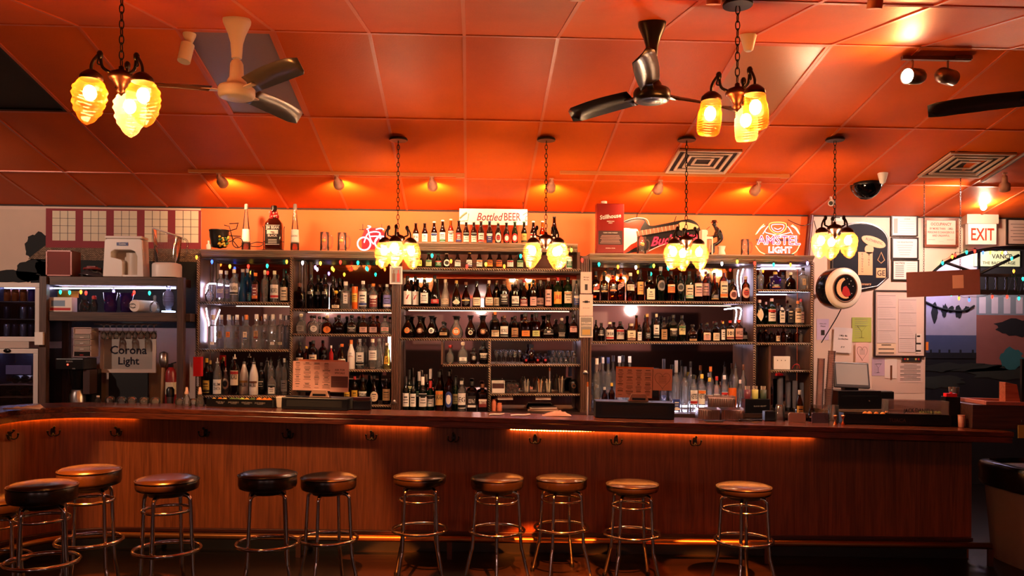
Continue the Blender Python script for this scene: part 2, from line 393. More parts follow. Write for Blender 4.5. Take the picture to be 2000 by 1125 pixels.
m_bartop = wood('varnished_counter', '#2c120b', '#6e3420', rough=.25, axis='x', rot=-.08)
m_panel = wood('oak_panel', '#5e2d14', '#884824', rough=.45, axis='z', scale=.9)
m_edge = wood('counter_edge', '#3a1810', '#6b3420', rough=.3, axis='x', rot=-.08)
def bar_path(v, uend):
    """plan polyline at depth V, from the right end, round the curve, towards the camera"""
    p = [bp(uend, v)]; r = RC_-v*0
    c = bp(uC, OV-RC_)
    for k in range(0, 11): p.append(bp(uC+(uend-uC)*(1-k/10), v)) if k else None
    rr = RC_+(v-OV)
    for i in range(1, 15):
        a = pi/2+pi/2*i/14; p.append(c+BU*(rr*cos(a))+BV*(rr*sin(a)))
    e = p[-1]; p.append(e-BV*1.6); return p
def strip(inner, outer, z0f, z1f, name, mats, bevel=0, parent=None):
    """solid band between two plan polylines of equal length"""
    n = len(inner); vs = []; fs = []
    for i in range(n):
        for p, zf in ((inner[i], z0f), (outer[i], z0f), (outer[i], z1f), (inner[i], z1f)):
            u = (Vector(p)-BO).dot(BU); vs.append((p[0], p[1], zf(max(u, uC-.6))))
    for i in range(n-1):
        a, b = i*4, (i+1)*4
        for k in range(4): l = (k+1) % 4; fs.append((a+k, a+l, b+l, b+k))
    fs += [(3, 2, 1, 0), (4*n-4, 4*n-3, 4*n-2, 4*n-1)]
    m = MB(); m.add(vs, fs); return m.build(name, mats, parent, bevel=bevel)
bar = thing('bar_counter', 'long curved oak bar counter with varnished dark wood top', 'bar', bp(0, 0, 0))
bar.location = (0, 0, 0)
TH = .088
f_, k_ = bar_path(OV, uRt), bar_path(OV+.46, uRt)
strip(k_, f_, lambda u: bz(u)-.04, lambda u: bz(u), 'countertop', m_bartop, .006, bar)
strip(bar_path(OV+.03, uRt-.01), bar_path(OV+.004, uRt-.01), lambda u: bz(u)-TH, lambda u: bz(u)-.041, 'edge_band', m_edge, .004, bar)
strip(bar_path(.04, uR), bar_path(0, uR), lambda u: .13, lambda u: bz(u)-.041, 'front_panel', m_panel, 0, bar)
strip(bar_path(.02, uR), bar_path(-.03, uR), lambda u: .15, lambda u: .18, 'base_molding', wood('dark_molding', '#2a0f0a', '#431a10', axis='x', rot=-.08), .004, bar)
strip(bar_path(.06, uR-.02), bar_path(.03, uR-.02), lambda u: 0.0, lambda u: .149, 'toe_kick', m_dark, 0, bar)
m = MB(); e0, e1 = bp(uR-.04, .04), bp(uR-.04, .42); n_ = BU*.04
m.add([tuple(x) for x in (e0, e0+n_, e1+n_, e1)]+[(x.x, x.y, bz(uR)-.042) for x in (e0, e0+n_, e1+n_, e1)], [(0, 3, 2, 1), (4, 5, 6, 7), (0, 1, 5, 4), (1, 2, 6, 5), (2, 3, 7, 6), (3, 0, 4, 7)])
m.build('end_panel', m_panel, bar)
# plywood seams
for px in (560, 1015, 1432):
    u = bu(px, 0); a = bp(u, -.002)
    m = MB(); m.box(-.0012, -.001, 0, .0012, .001, bz(u)-.23); o = m.build('panel_seam', m_dark, bar, (a.x, a.y, .18))
# foot rail with brackets
rail = thing('foot_rail', 'brass coloured foot rail running along the base of the bar', 'foot rail')
zr = .16; pth = [p+Vector((0, 0, zr)) for p in bar_path(-.2, bu(1938, -.2))]
pth = [Vector((p.x, p.y, zr)) for p in bar_path(-.2, bu(1938, -.2))]
MB().tube(pth, .026, 10).build('rail', mat('worn_brass', '#8a5a32', rough=.35, metal=.85), rail)
for px in (40, 300, 585, 880, 1200, 1500, 1936):
    u = bu(px, -.2); p = bp(u, -.2); q_ = bp(u, -.032)
    m = MB(); m.box(-.02, -.012, .0, .02, .012, zr-.024); m.box(-.02, -.012, zr-.024, .02, .17, zr-.016)
    m.build('bracket', mat('bracket_iron', '#57352a', rough=.5, metal=.6), rail, (p.x, p.y, 0), rz=atan2(BU.y, BU.x))
rebase(bar, bp(0, 0, 0)); rebase(rail, bp(0, -.2, 0))
# coat hooks
hook_at = [(18, 850, ), (103, 843), (231, 843), (402, 845), (565, 848), (727, 851), (886, 855), (1045, 858), (1203, 860), (1357, 862)]
hk = None
path_mid = bar_path(-.001, uR)
for i, (px, py) in enumerate(hook_at):
    d = ray(px, py); d2 = Vector((d.x, d.y, 0)); best = None
    for a, b2 in zip(path_mid, path_mid[1:]):
        a2, e2 = Vector((a.x, a.y)), Vector((b2.x-a.x, b2.y-a.y)); D2 = Vector((d.x, d.y)); den = D2.x*(-e2.y)+e2.x*D2.y
        if abs(den) < 1e-9: continue
        t = (a2.x*(-e2.y)+e2.x*a2.y)/den; s = (D2.x*a2.y-D2.y*a2.x)/den
        if 0 <= s <= 1 and t > 0 and (best is None or t < best[0]): best = (t, e2)
    t, e2 = best; p = d*t; ang = atan2(-e2.y, -e2.x)
    if hk is None:
        hk = thing('coat_hook', '', 'coat hook', group='coat hooks under the bar')
        MB().prism([(-.014, -.03), (.014, -.03), (.018, 0), (.014, .03), (-.014, .03), (-.018, 0)], -.006, 0).build('back_plate', m_iron, hk, bevel=.002)
        for s in (-1, 1):
            MB().tube(smoothpath([(0, -.004, -.012), (s*.012, -.03, -.03), (s*.036, -.04, -.022), (s*.044, -.042, .004)], 5), .0055, 7).ball((s*.044, -.042, .008), .009).build('prong', m_iron, hk)
        MB().tube([(0, -.003, .012), (0, -.03, .02), (0, -.05, .036)], .006, 7).ball((0, -.052, .04), .011).build('upper_prong', m_iron, hk)
        h = hk
    else: h = dup(hk)
    h.location = (p.x, p.y, CH+d.z*t); h.rotation_euler = (0, 0, ang)
    h['label'] = 'black double coat hook under the counter edge, %s from the towel end' % ORD[i]
# rope lights under the counter edge
def rope(px0, px1, label, n):
    u0, u1 = bu(px0), bu(px1); K = 40
    def pt(t): u = u0+(u1-u0)*t; p = bp(u, -.016); return Vector((p.x, p.y, bz(u)-TH-.019-.011*max(0, sin(u*2.3+1))**2))
    t_ = thing('rope_light', label, 'rope light', group='rope lights under the counter')
    t_.location = (0, 0, 0)
    MB().tube([pt(i/K) for i in range(K+1)], .006, 6).build('tube', mat('rope_plastic', '#ff8a3a', rough=.3, em='#ff8a2a', ems=10), t_)
    b = MB()
    for i in range(n): b.ball(tuple(pt((i+.5)/n)+Vector((0, -.007, -.002))), .0042, 6, 4)
    o = b.build('bead', emit('rope_bead', '#ffb060', 26), t_); o['kind'] = 'stuff'
    return t_
rope(665, 828, 'short orange rope light under the counter, between the fifth and sixth hooks', 34)
rope(995, 1612, 'long orange rope light under the counter, with many bright beads', 110)
b = MB(); pth = [p for p in bar_path(-.016, bu(342, -.016))]
K = [Vector((p.x, p.y, bz((p-BO).dot(BU))-TH-.018)) for p in pth][8:-1]
t_ = thing('rope_light', 'orange rope light under the curved end of the counter', 'rope light', group='rope lights under the counter')
MB().tube(K, .006, 6).build('tube', MC['rope_plastic'], t_)
# ------------------------------------------------------------------ stools
m_vinyl = mat('black_vinyl', '#1c130e', rough=.25, spec=.5, bump=.05, bscale=30)
def make_stool(kind):
    """kind: double (two rings, domed seat) or single (one ring, thick seat). Seat top at z=.76, diameter .38"""
    t = thing('bar_stool', '', 'bar stool', group='bar stools in front of the counter')
    R = .19; thick = .085 if kind[1] == 'k' else .062
    z1 = .745
    s = MB(); pr = [(0.001, z1-thick-.002), (R-.02, z1-thick-.002), (R-.006, z1-thick+.004), (R, z1-thick+.02), (R, z1-.022), (R-.006, z1-.008), (R-.02, z1), (R*.7, z1+.006), (R*.35, z1+.009), (.001, z1+.01)]
    s.lathe(pr, 40, cap=(0, 0)).build('seat', m_vinyl, t)
    MB().ring((0, 0, z1-.012), R+.0005, .004, 40, 6).build('piping', m_vinyl, t)
    zb = z1-thick-.002
    MB().lathe([(.06, zb-.03), (.11, zb-.03), (.12, zb-.012), (.12, zb)], 24).build('swivel_plate', m_iron, t)
    for i in range(4):
        a = pi/4+pi/2*i; ca, sa = cos(a), sin(a); P = []
        for r, z in ((.09, zb-.022), (.128, zb-.024), (.15, zb-.04), (.157, zb-.075), (.168, .40), (.178, .25), (.19, .20), (.235, .012)): P.append((r*ca, r*sa, z))
        MB().tube(smoothpath(P, 4), .0125, 9).build('leg', m_chrome, t)
        MB().lathe([(.016, 0), (.017, .02), (.014, .028)], 10, (.236*ca, .236*sa, 0)).build('foot_cap', m_blk, t)
    MB().ring((0, 0, .365 if kind[0] == 'd' else .345), .2, .0105, 40, 8).build('foot_ring', m_chrome, t)
    if kind[0] == 'd': MB().ring((0, 0, .575), .148, .0085, 36, 8).build('upper_ring', m_chrome, t)
    return t
protos = {}
stools = [  # centre px, seat-centre py, width px, kind, rotation, label
    (-9, 982, 118, 'dk', .3, 'black bar stool cut off by the frame edge beside the curved counter end'),
    (83, 952, 127, 'dk', .5, 'black bar stool just inside the curve, with orange sheen, overlapping another stool'),
    (175, 922, 116, 'dk', .2, 'black thick-seated bar stool tucked in the curve behind another stool'),
    (327, 941, 119, 'dt', .6, 'black domed bar stool with half-lit seat, below the fourth coat hook'),
    (523, 931, 113, 'sk', .25, 'black thick-seated bar stool with a single foot ring and unlit seat'),
    (642, 937, 108, 'sk', .5, 'black bar stool with a single foot ring and a lit rim, below the fifth hook'),
    (820, 936, 103, 'dt', .1, 'black bar stool between the sixth and seventh coat hooks'),
    (971, 939, 103, 'dk', .75, 'black thick-seated bar stool lit on one side, below where the long rope light starts'),
    (1097, 940, 100, 'dk', .3, 'black thick-seated bar stool with fully orange-lit top, near the eighth hook'),
    (1235, 951, 103, 'dt', .05, 'black domed bar stool with orange-lit top, below the ninth hook'),
    (1453, 956, 107, 'dt', .35, 'black domed bar stool standing alone, last along the counter')]
for i, (px, py, wpx, kd, rot, lab) in enumerate(stools):
    D = .385*FP/wpx; d = ray(px, py-10); t = D; p = d*t; zs = CH+d.z*t
    if kd not in protos: protos[kd] = s = make_stool(kd)
    else: s = dup(protos[kd])
    k = zs/.75; s.location = (p.x, p.y, 0); s.scale = (1, 1, k); s.rotation_euler = (0, 0, rot); s['label'] = lab
# ================================================================== BACK BAR CABINETS
YF, YM = 8.13, 8.46                 # shelf fronts, mirror plane
YB = YF+.075                        # where bottles stand
def fx(px, Y=YF): return PY(px, 600, Y).x
def fz(px, py, Y=YF): return PY(px, py, Y).z
m_cab = wood('dark_cabinet_wood', '#3a241c', '#6e4a38', rough=.45, axis='z', scale=1.4)
m_shelf = wood('dark_shelf_wood', '#22120e', '#3c241b', rough=.4, axis='x', scale=1.2)
m_crown = wood('lit_crown_wood', '#806450', '#b4947a', rough=.4, axis='x', scale=1.2)  # wood lightened to stand in for light falling on the crown
def rope_mat():
    m = bpy.data.materials.new('carved_rope'); m.use_nodes = True; N, L = nodes(m); b = N['Principled BSDF']
    tc = N.new('ShaderNodeTexCoord'); w = N.new('ShaderNodeTexWave'); w.bands_direction = 'DIAGONAL'; w.inputs['Scale'].default_value = 26
    L.new(tc.outputs['Object'], w.inputs['Vector']); r = N.new('ShaderNodeValToRGB')
    r.color_ramp.elements[0].color = lin('#2e1c14'); r.color_ramp.elements[1].color = lin('#d0b090'); r.color_ramp.elements[0].position = .25
    L.new(w.outputs[0], r.inputs[0]); L.new(r.outputs[0], b.inputs['Base Color']); b.inputs['Roughness'].default_value = .45
    bp_ = N.new('ShaderNodeBump'); bp_.inputs['Distance'].default_value = .006; L.new(w.outputs[0], bp_.inputs['Height']); L.new(bp_.outputs[0], b.inputs['Normal'])
    return m
m_rope = rope_mat()
m_mir = mat('antique_mirror', '#c9bdbb', rough=.03, metal=1)
SH = {}
def shelf(t, name, px0, px1, py, depth=None, th=.018, trim=True, y0=YF):
    """a shelf board whose bottles stand at photo height PY; remembers its z"""
    pm = (px0+px1)/2; z = fz(pm, py, YB); x0, x1 = fx(px0), fx(px1)
    y1 = YM-.004 if depth is None else y0+depth
    s = MB().box(x0, y0+.012, z-th, x1, y1, z).build('shelf', m_shelf, t)
    if trim: MB().tube([(x0, y0+.001, z-.0135), (x1, y0+.001, z-.0135)], .013, 10).build('rope_trim', m_rope, s)
    SH[name] = (z, px0, px1); return s
def upright(t, px0, px1, z0, z1, name='side_panel', y0=None, y1=YM, m=None, trim=None):
    b = MB().box(fx(px0), YF+.014 if y0 is None else y0, z0, fx(px1), y1, z1).build(name, m or m_cab, t)
    if trim:
        x = (fx(px0)+fx(px1))/2; MB().tube([(x, YF+.008, z0), (x, YF+.008, z1)], .0125, 10).build('rope_trim', m_rope, b)
    return b
def fluted(t, px0, px1, z0, z1):
    x0, x1 = fx(px0), fx(px1); b = MB().box(x0, YF-.01, z0, x1, YM, z1); n = 4; w_ = (x1-x0)/n
    for i in range(n): b.cyl((x0+w_*(i+.5), YF-.012, z0+.03), (x0+w_*(i+.5), YF-.012, z1-.03), w_*.38, n=8)
    return b.build('fluted_post', m_cab, t)
def crown(t, px0, px1, py_top, py_bot, ends=(1, 1)):
    zt, zb = fz((px0+px1)/2, py_top, YF-.05), fz((px0+px1)/2, py_bot, YF)
    x0, x1 = fx(px0, YF-.05), fx(px1, YF-.05); h = zt-zb
    prof = [(0, 0), (.012, 0), (.018, .18*h), (.03, .25*h), (.03, .42*h), (.045, .5*h), (.058, .72*h), (.06, .8*h), (.075, .82*h), (.075, h), (-.30, h), (-.30, .9*h), (0, .9*h)]
    vs = [(x0, YF+.03-a, zb+z) for a, z in prof]+[(x1, YF+.03-a, zb+z) for a, z in prof]; n = len(prof)
    b = MB(); b.add(vs, [tuple(range(n)), tuple(range(2*n-1, n-1, -1))]+[((i+1) % n, i, n+i, n+(i+1) % n) for i in range(n)])
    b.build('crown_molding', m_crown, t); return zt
def mirror(t, px0, px1, z0, z1): return MB().box(fx(px0), YM, z0, fx(px1), YM+.012, z1).build('mirror_panel', m_mir, t)
ZC = fz(870, 803, YB)                # back counter height
bc = thing('back_counter', 'dark wooden back counter beneath the bottle cabinets', 'counter', (0, 8.2, 0))
MB().box(fx(86), YF-.2, ZC-.04, fx(1592), YW-.003, ZC-.001).build('counter_slab', m_shelf, bc)
MB().box(fx(90), YF-.1, 0, fx(1588), YW-.003, ZC-.041).build('base_cabinet', m_cab, bc)
for o in bc.children: o.location = (0, -8.2, 0)
# --- cabinet over the vodka and tequila shelves
c1 = thing('bottle_cabinet', 'dark mirrored bottle cabinet under the giant whiskey bottle and the neon bicycle', 'cabinet', group=None)
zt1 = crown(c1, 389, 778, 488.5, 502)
zc1 = fz(590, 502)
upright(c1, 383, 390, ZC, zc1, trim=1); upright(c1, 565, 572, ZC, zc1-.005, 'divider', trim=1); fluted(c1, 765, 779, ZC, zc1)
mirror(c1, 390.5, 764, ZC, zc1+.03)
MB().box(fx(384), YF+.03, zc1-.02, fx(778), YM, zc1+.028).build('top_board', m_shelf, c1)
for nm, a, b_, py in (('A1', 390, 565, 590), ('A2', 390, 565, 681.5), ('A3', 390, 565, 771), ('B1', 572, 765, 603.5), ('B2', 572, 765, 652), ('B3', 572, 765, 720.5), ('B4', 572, 765, 789)): shelf(c1, nm, a, b_, py)
for px in (407, 418): MB().cyl((fx(px, YM-.02), YM-.02, fz(px, 590)), (fx(px, YM-.02), YM-.02, zc1-.02), .018, n=10).build('fluted_column', m_cab, c1)
for px in (584, 595, 606): MB().cyl((fx(px, YM-.02), YM-.02, fz(px, 604)), (fx(px, YM-.02), YM-.02, zc1-.02), .018, n=10).build('fluted_column', m_cab, c1)
rebase(c1, (fx(580), YF+.17, ZC))
# --- middle cabinet with the beer shelves on top
c2 = thing('bottle_cabinet', 'dark mirrored bottle cabinet with two beer shelves above it, behind the middle of the bar', 'cabinet')
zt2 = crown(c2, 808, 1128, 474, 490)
zb2 = fz(950, 490)
MB().box(fx(806), YF+.02, zb2-.004, fx(1128), YM, zt2-.012).build('top_board', m_shelf, c2)
shelf(c2, 'C1', 800, 1133, 524.5); shelf(c2, 'C2', 782, 1131, 600); shelf(c2, 'C3', 782, 1131, 660.5)
zq = fz(950, 524)
for a, b_ in ((800, 806), (1127, 1133)): upright(c2, a, b_, zq-.02, zb2, 'side_panel')
upright(c2, 779.6, 783, ZC, fz(780, 530), 'side_panel'); fluted(c2, 1134, 1149.5, ZC, fz(1140, 500))
MB().box(fx(782), YF+.02, fz(955, 531.5), fx(1133), YM, zq-.02).build('fascia', m_shelf, c2)
mirror(c2, 783.5, 1133, ZC, fz(950, 540)); MB().box(fx(802, YM), YM, zq-.01, fx(1131, YM), YM+.012, zb2).build('back_board', mat('red_brown_back', '#7a3a22', rough=.5), c2)
upright(c2, 955, 959, ZC, SH['C3'][0]-.018, 'divider', trim=1); upright(c2, 862, 865.5, fz(864, 712), SH['C3'][0]-.018, 'divider')
SH['C4'] = (ZC, 783, 955); shelf(c2, 'CB', 865.5, 955, 710.5); shelf(c2, 'C5', 959, 1134, 710); shelf(c2, 'C6', 959, 1134, 767.5)
rebase(c2, (fx(960), YF+.17, ZC))
# --- cabinet over the whiskies
c3 = thing('bottle_cabinet', 'dark mirrored bottle cabinet under the neon guitar sign, holding whiskies and gins', 'cabinet')
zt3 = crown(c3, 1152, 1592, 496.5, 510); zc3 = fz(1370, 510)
upright(c3, 1472, 1478, ZC, zc3, 'divider', trim=1); upright(c3, 1583, 1591, ZC, zc3, trim=1); upright(c3, 1152, 1156, ZC, zc3, 'side_panel')
mirror(c3, 1156.5, 1582, ZC, zc3+.03)
MB().box(fx(1153), YF+.03, zc3-.02, fx(1588), YM, zc3+.028).build('top_board', m_shelf, c3)
for nm, a, b_, py in (('D1', 1156, 1471, 588.5), ('D2', 1156, 1471, 667), ('E1', 1478, 1583, 566), ('E2', 1478, 1583, 634), ('E3', 1478, 1583, 669), ('E4', 1506, 1583, 722)): shelf(c3, nm, a, b_, py)
upright(c3, 1503, 1507, ZC, SH['E3'][0]-.018, 'divider')
rebase(c3, (fx(1370), YF+.17, ZC))
zD3 = fz(1330, 794, YB); SH['D3'] = (ZC, 1156, 1500)
# --- white light tubes along the shelves, some added as fill for the bottles
m_led = emit('cool_rope_light', '#e6dcff', 14); m_ledw = emit('warm_rope_light', '#ffc9a6', 7)
def led(pts, label, warm=False, r=.0055):
    t = MB().tube(pts, r, 6).build('rope_light', m_ledw if warm else m_led); return tag(t, label, 'rope light', 'rope lights in the bottle cabinets')
def P3(px, py, Y): p = PY(px, py, Y); return (p.x, p.y, p.z)
def under(name, px0, px1, label, warm=False, dy=.03):
    z = SH[name][0]-.027; led([(fx(px0), YF+dy, z), (fx(px1), YF+dy, z)], label, warm)
led(smoothpath([P3(436, 556, 8.36), P3(410, 554, 8.32), P3(404, 562, 8.26), P3(402, 580, 8.24)], 6), 'looped white rope light beside the round clear decanter', r=.006)
led(smoothpath([P3(403, 602, 8.24), P3(405, 618, 8.3), P3(408, 632, 8.36), P3(408, 668, 8.36)], 6), 'white rope light hanging behind the square clear bottles', r=.006)
def under(name, px0, px1, label, warm=False, dy=.05, r=.0026):
    z = SH[name][0]-.0212; led([(fx(px0, YF+dy), YF+dy, z), (fx(px1, YF+dy), YF+dy, z)], label, warm, r)
under('A1', 430, 556, 'added fill rope light under the vodka shelf', True); under('A2', 398, 556, 'added fill rope light above the white coconut rum bottles', True)  # strips added behind the trim to brighten the bottles
under('B1', 580, 756, 'added fill rope light above the squat tequila bottles', True); under('B2', 580, 756, 'added fill rope light below the squat tequila bottles', True)  # both are added fill for the tequila and lower bottles
led([P3(759, 656, 8.36), P3(759, 713, 8.36)], 'upright rope light behind the pale yellow cone bottle', True)
under('C2', 790, 1125, 'added fill rope light above the dark brandy decanters', True)  # strip added to light the decanters
under('C3', 790, 948, 'straight rope light above the small mirrored liqueur shelf', True); under('C3', 966, 1125, 'bright straight rope light above the shot glasses', False, .07, .0035)
under('D1', 1162, 1462, 'added fill rope light above the bourbon row', True); under('D2', 1162, 1462, 'added fill rope light under the bourbon row', False, .05, .0036)  # added strips; the lower one brightens the clear bottles on the counter
led(smoothpath([P3(1452, 525, 8.38), P3(1447, 545, 8.4), P3(1451, 578, 8.4)], 6), 'curved rope light behind the pink-labelled scotch at the shelf end', r=.006)
led(smoothpath([P3(1426, 603, 8.36), P3(1447, 603, 8.38), P3(1443, 630, 8.4)], 6), 'curved rope light above the bourbon labelled with a number', r=.006)
under('E1', 1482, 1578, 'straight rope light above the gin bottles'); under('E3', 1511, 1578, 'straight rope light above the small white router', True, .06, .003)
led([P3(1486, 524, 8.4), P3(1578, 524, 8.4)], 'straight rope light above the purple decanter', r=.004)
led([(fx(1180), YM-.03, ZC+.03), (fx(1300), YM-.03, ZC+.03)], 'white rope light lying behind the first clear vodka bottles', r=.008)
led([(fx(1318), YM-.03, ZC+.03), (fx(1460), YM-.03, ZC+.03)], 'white rope light lying behind the orange labelled vodkas', r=.008)
# ================================================================== LAMPS, FANS, TRACKS
def shade_glass(name, tint, bodycol, body, rim):
    """frosted lamp glass: partly see-through, scattering more where the wall is seen edge-on"""
    m = bpy.data.materials.new(name); m.use_nodes = True; N, L = nodes(m); N.remove(N['Principled BSDF'])
    t = N.new('ShaderNodeBsdfTransparent'); t.inputs[0].default_value = lin(tint); d = N.new('ShaderNodeBsdfDiffuse'); d.inputs[0].default_value = lin(bodycol)
    tr = N.new('ShaderNodeBsdfTranslucent'); tr.inputs[0].default_value = lin(bodycol); a = N.new('ShaderNodeMixShader'); a.inputs[0].default_value = .6; L.new(d.outputs[0], a.inputs[1]); L.new(tr.outputs[0], a.inputs[2])
    lw = N.new('ShaderNodeLayerWeight'); lw.inputs[0].default_value = .4; r = N.new('ShaderNodeMapRange'); r.inputs[3].default_value = body; r.inputs[4].default_value = rim; L.new(lw.outputs['Facing'], r.inputs[0])
    x = N.new('ShaderNodeMixShader'); L.new(r.outputs[0], x.inputs[0]); L.new(t.outputs[0], x.inputs[1]); L.new(a.outputs[0], x.inputs[2])
    g = N.new('ShaderNodeBsdfGlossy'); g.inputs['Roughness'].default_value = .25; y = N.new('ShaderNodeMixShader'); y.inputs[0].default_value = .04; L.new(x.outputs[0], y.inputs[1]); L.new(g.outputs[0], y.inputs[2])
    L.new(y.outputs[0], N['Material Output'].inputs[0]); return m
m_amber = shade_glass('amber_frosted_glass', '#fff0d0', '#ff8a24', .07, .3)
m_amberp = shade_glass('amber_pendant_glass', '#fff0d0', '#ff9a34', .045, .2)
m_frost = shade_glass('white_frosted_glass', '#fff4e4', '#ffe0b8', .14, .4)
m_jar = shade_glass('amber_ribbed_glass', '#ffd8a0', '#ff7618', .06, .3)
m_jarw = shade_glass('clear_ribbed_glass', '#fff0d8', '#ffd49a', .12, .35)
m_bulb = emit('warm_bulb', '#ffc680', 60); m_bulbw = emit('pendant_bulb', '#ffdca8', 40)
m_fit = mat('bronze_fitting', '#3a1d12', rough=.35, metal=.7)
def chain_part(t, z0, z1, L=.05, R=.011, r=.0032):
    """links along z between z0 (low) and z1"""
    b = MB(); n = max(2, int((z1-z0)/(L*.74))); st = (z1-z0)/n
    for i in range(n):
        zc = z0+st*(i+.5); h = st*.62; K = 12; P = []
        for k in range(K):
            a = 2*pi*k/K; x = R*cos(a); z = zc+h*sin(a); P.append((x, 0, z) if i % 2 else (0, x, z))
        b.tube(P, r, 5, True)
    return b.build('chain', m_iron, t)
def flame(t, loc, m, tilt=(0, 0), h=.225, w=.078, name='glass_shade'):
    pr = [(w*.52, 0), (w*.8, -.02), (w*.98, -.055), (w, -.085), (w*.95, -.12), (w*.8, -.155), (w*.6, -.185), (w*.36, -.212), (.004, -.228)]
    pr2 = []
    for (r0, z0), (r1, z1) in zip(pr, pr[1:]):
        for k in range(4): f = k/4; pr2.append((r0+(r1-r0)*f, z0+(z1-z0)*f))
    pr2.append(pr[-1]); k = h/.228; pr2 = [(r*(1+.05*sin(-z*165)), z*k) for r, z in pr2]
    b = MB().lathe(pr2, 32, cap=(0, 0), twist=9, lobes=6, la=.035)
    return b.build(name, m, t, loc, rx=tilt[0], ry=tilt[1])
def jar(t, loc, m, tilt=(0, 0)):
    pr = []
    base = [(.045, 0), (.05, -.01), (.052, -.02), (.052, -.05), (.060, -.062), (.060, -.10), (.060, -.105), (.058, -.16), (.05, -.175), (.02, -.178), (.001, -.178)]
    for (r0, z0), (r1, z1) in zip(base, base[1:]):
        n = max(2, int(abs(z1-z0)/.003))
        for k in range(n):
            f = k/n; z = z0+(z1-z0)*f; r = r0+(r1-r0)*f
            rib = .0022*sin(-z*2*pi/.013) if (-.055 < z < -.008 or -.155 < z < -.09) else 0
            pr.append((r+rib, z))
    pr.append(base[-1])
    return MB().lathe(pr, 28, cap=(0, 0)).build('glass_shade', m, t, loc, rx=tilt[0], ry=tilt[1])
def fixture(name, label, cat, x, y, zhub, arms, R, shade, group=None, k=1.0, watts=8, col='#ffb060', zceil=None, drop=.0, mats=None, bulbmat=None):
    t = thing(name, label, cat, (x, y, zhub), group=group)
    zc = (ceil_z(y) if zceil is None else zceil)-zhub
    MB().lathe([(.075, -.028), (.078, -.018), (.07, -.006), (.04, 0)], 24, (0, 0, zc-.002)).build('canopy', m_iron, t)
    chain_part(t, .07*k, zc-.03, .05*k if k > .8 else .04, .011*k, .003*k)
    MB().lathe([(.004, .075*k), (.012, .07*k), (.014, .055*k), (.05, .04*k), (.062, .02*k), (.058, .008*k), (.045, 0), (.03, -.02*k), (.018, -.04*k), (.024, -.052*k), (.012, -.065*k), (.003, -.075*k)], 20, cap=(0, 0)).build('hub', m_fit, t)
    for i, a in enumerate(arms):
        ca, sa = cos(a), sin(a)
        A = MB(); P = smoothpath([(.045*ca*k, .045*sa*k, .03*k), (.085*ca*k, .085*sa*k, .05*k), (R*.72*ca, R*.72*sa, .105*k), (R*.86*ca, R*.86*sa, .09*k), (R*ca, R*sa, .05*k), (R*ca, R*sa, -.005)], 5)
        A.tube(P, .0075*k, 7); A.ball((R*.72*ca, R*.72*sa, .108*k), .016*k, 8, 5, sz=1.4)
        A.tube(smoothpath([(R*.74*ca, R*.74*sa, .1*k), (R*.8*ca, R*.8*sa, .065*k), (R*.7*ca, R*.7*sa, .06*k)], 4), .004*k, 6)
        A.build('arm', m_iron, t)
        fx_, fy_, fz_ = R*ca, R*sa, -.005-drop
        MB().lathe([(.012, .032), (.02, .03), (.034, .02), (.05, .005), (.054, -.01), (.05, -.018)], 20, (0, 0, 0)).build('shade_cap', m_fit, t, (fx_, fy_, fz_)).scale = (k, k, k)
        s = shade(t, (fx_, fy_, fz_-.014*k), mats[i % len(mats)], ((.10*sa), (-.10*ca)))
        s.scale = (k, k, k)
        MB().ball((fx_+.006*ca, fy_+.006*sa, fz_-.082*k), .03*k, 12, 8, sz=1.25).build('bulb', bulbmat or m_bulb, t)
        light('POINT', (x+fx_, y+fy_, zhub+fz_-.085*k), watts, col, .032*k)
    return t
def at_depth(px, py, Y): return PY(px, py, Y)
# big chandeliers
YC = 4.15
p = PY(237, 158, YC)
fixture('chandelier', 'three-light chandelier with flame-shaped frosted shades, hanging near the white fan', 'chandelier', p.x, p.y, p.z, [radians(216), radians(-24), radians(96)], .135, flame, k=1.0, watts=16, mats=[m_amber, m_amber, m_frost], col='#ff9a48')
p = PY(1440, 190, YC)
fixture('chandelier', 'three-light chandelier with ribbed amber jar shades, hanging beside the black fan', 'chandelier', p.x, p.y, p.z, [pi, radians(-70), radians(53)], .135, jar, k=1.0, watts=16, mats=[m_jar, m_jar, m_jarw], col='#ff9440')
# four pendants over the counter
YP = 6.85
for (px, py, arms, lab) in ((777, 470, (pi+.1, -pi/2-.1, 0), 'three-light bronze pendant above the whiskey cabinet post, closest to the neon bicycle'), (1066, 470, (pi, .6, -.25), 'three-light bronze pendant in front of the bottled beers'),
                            (1340, 472, (pi+.1, .05, pi/2), 'three-light bronze pendant in front of the neon guitar sign'), (1630, 450, (pi-.1, -.1, pi/2-.2), 'three-light bronze pendant in front of the navy wall plaque')):
    q_ = on_ceiling(px+2, 268); y = q_.y
    p = PY(px, py, y)
    fixture('pendant_lamp', lab, 'pendant lamp', p.x, p.y, p.z, arms, .105, flame, 'bronze pendants over the counter', k=.98, watts=48, mats=[m_amberp], col='#ffdccc', bulbmat=m_bulbw)
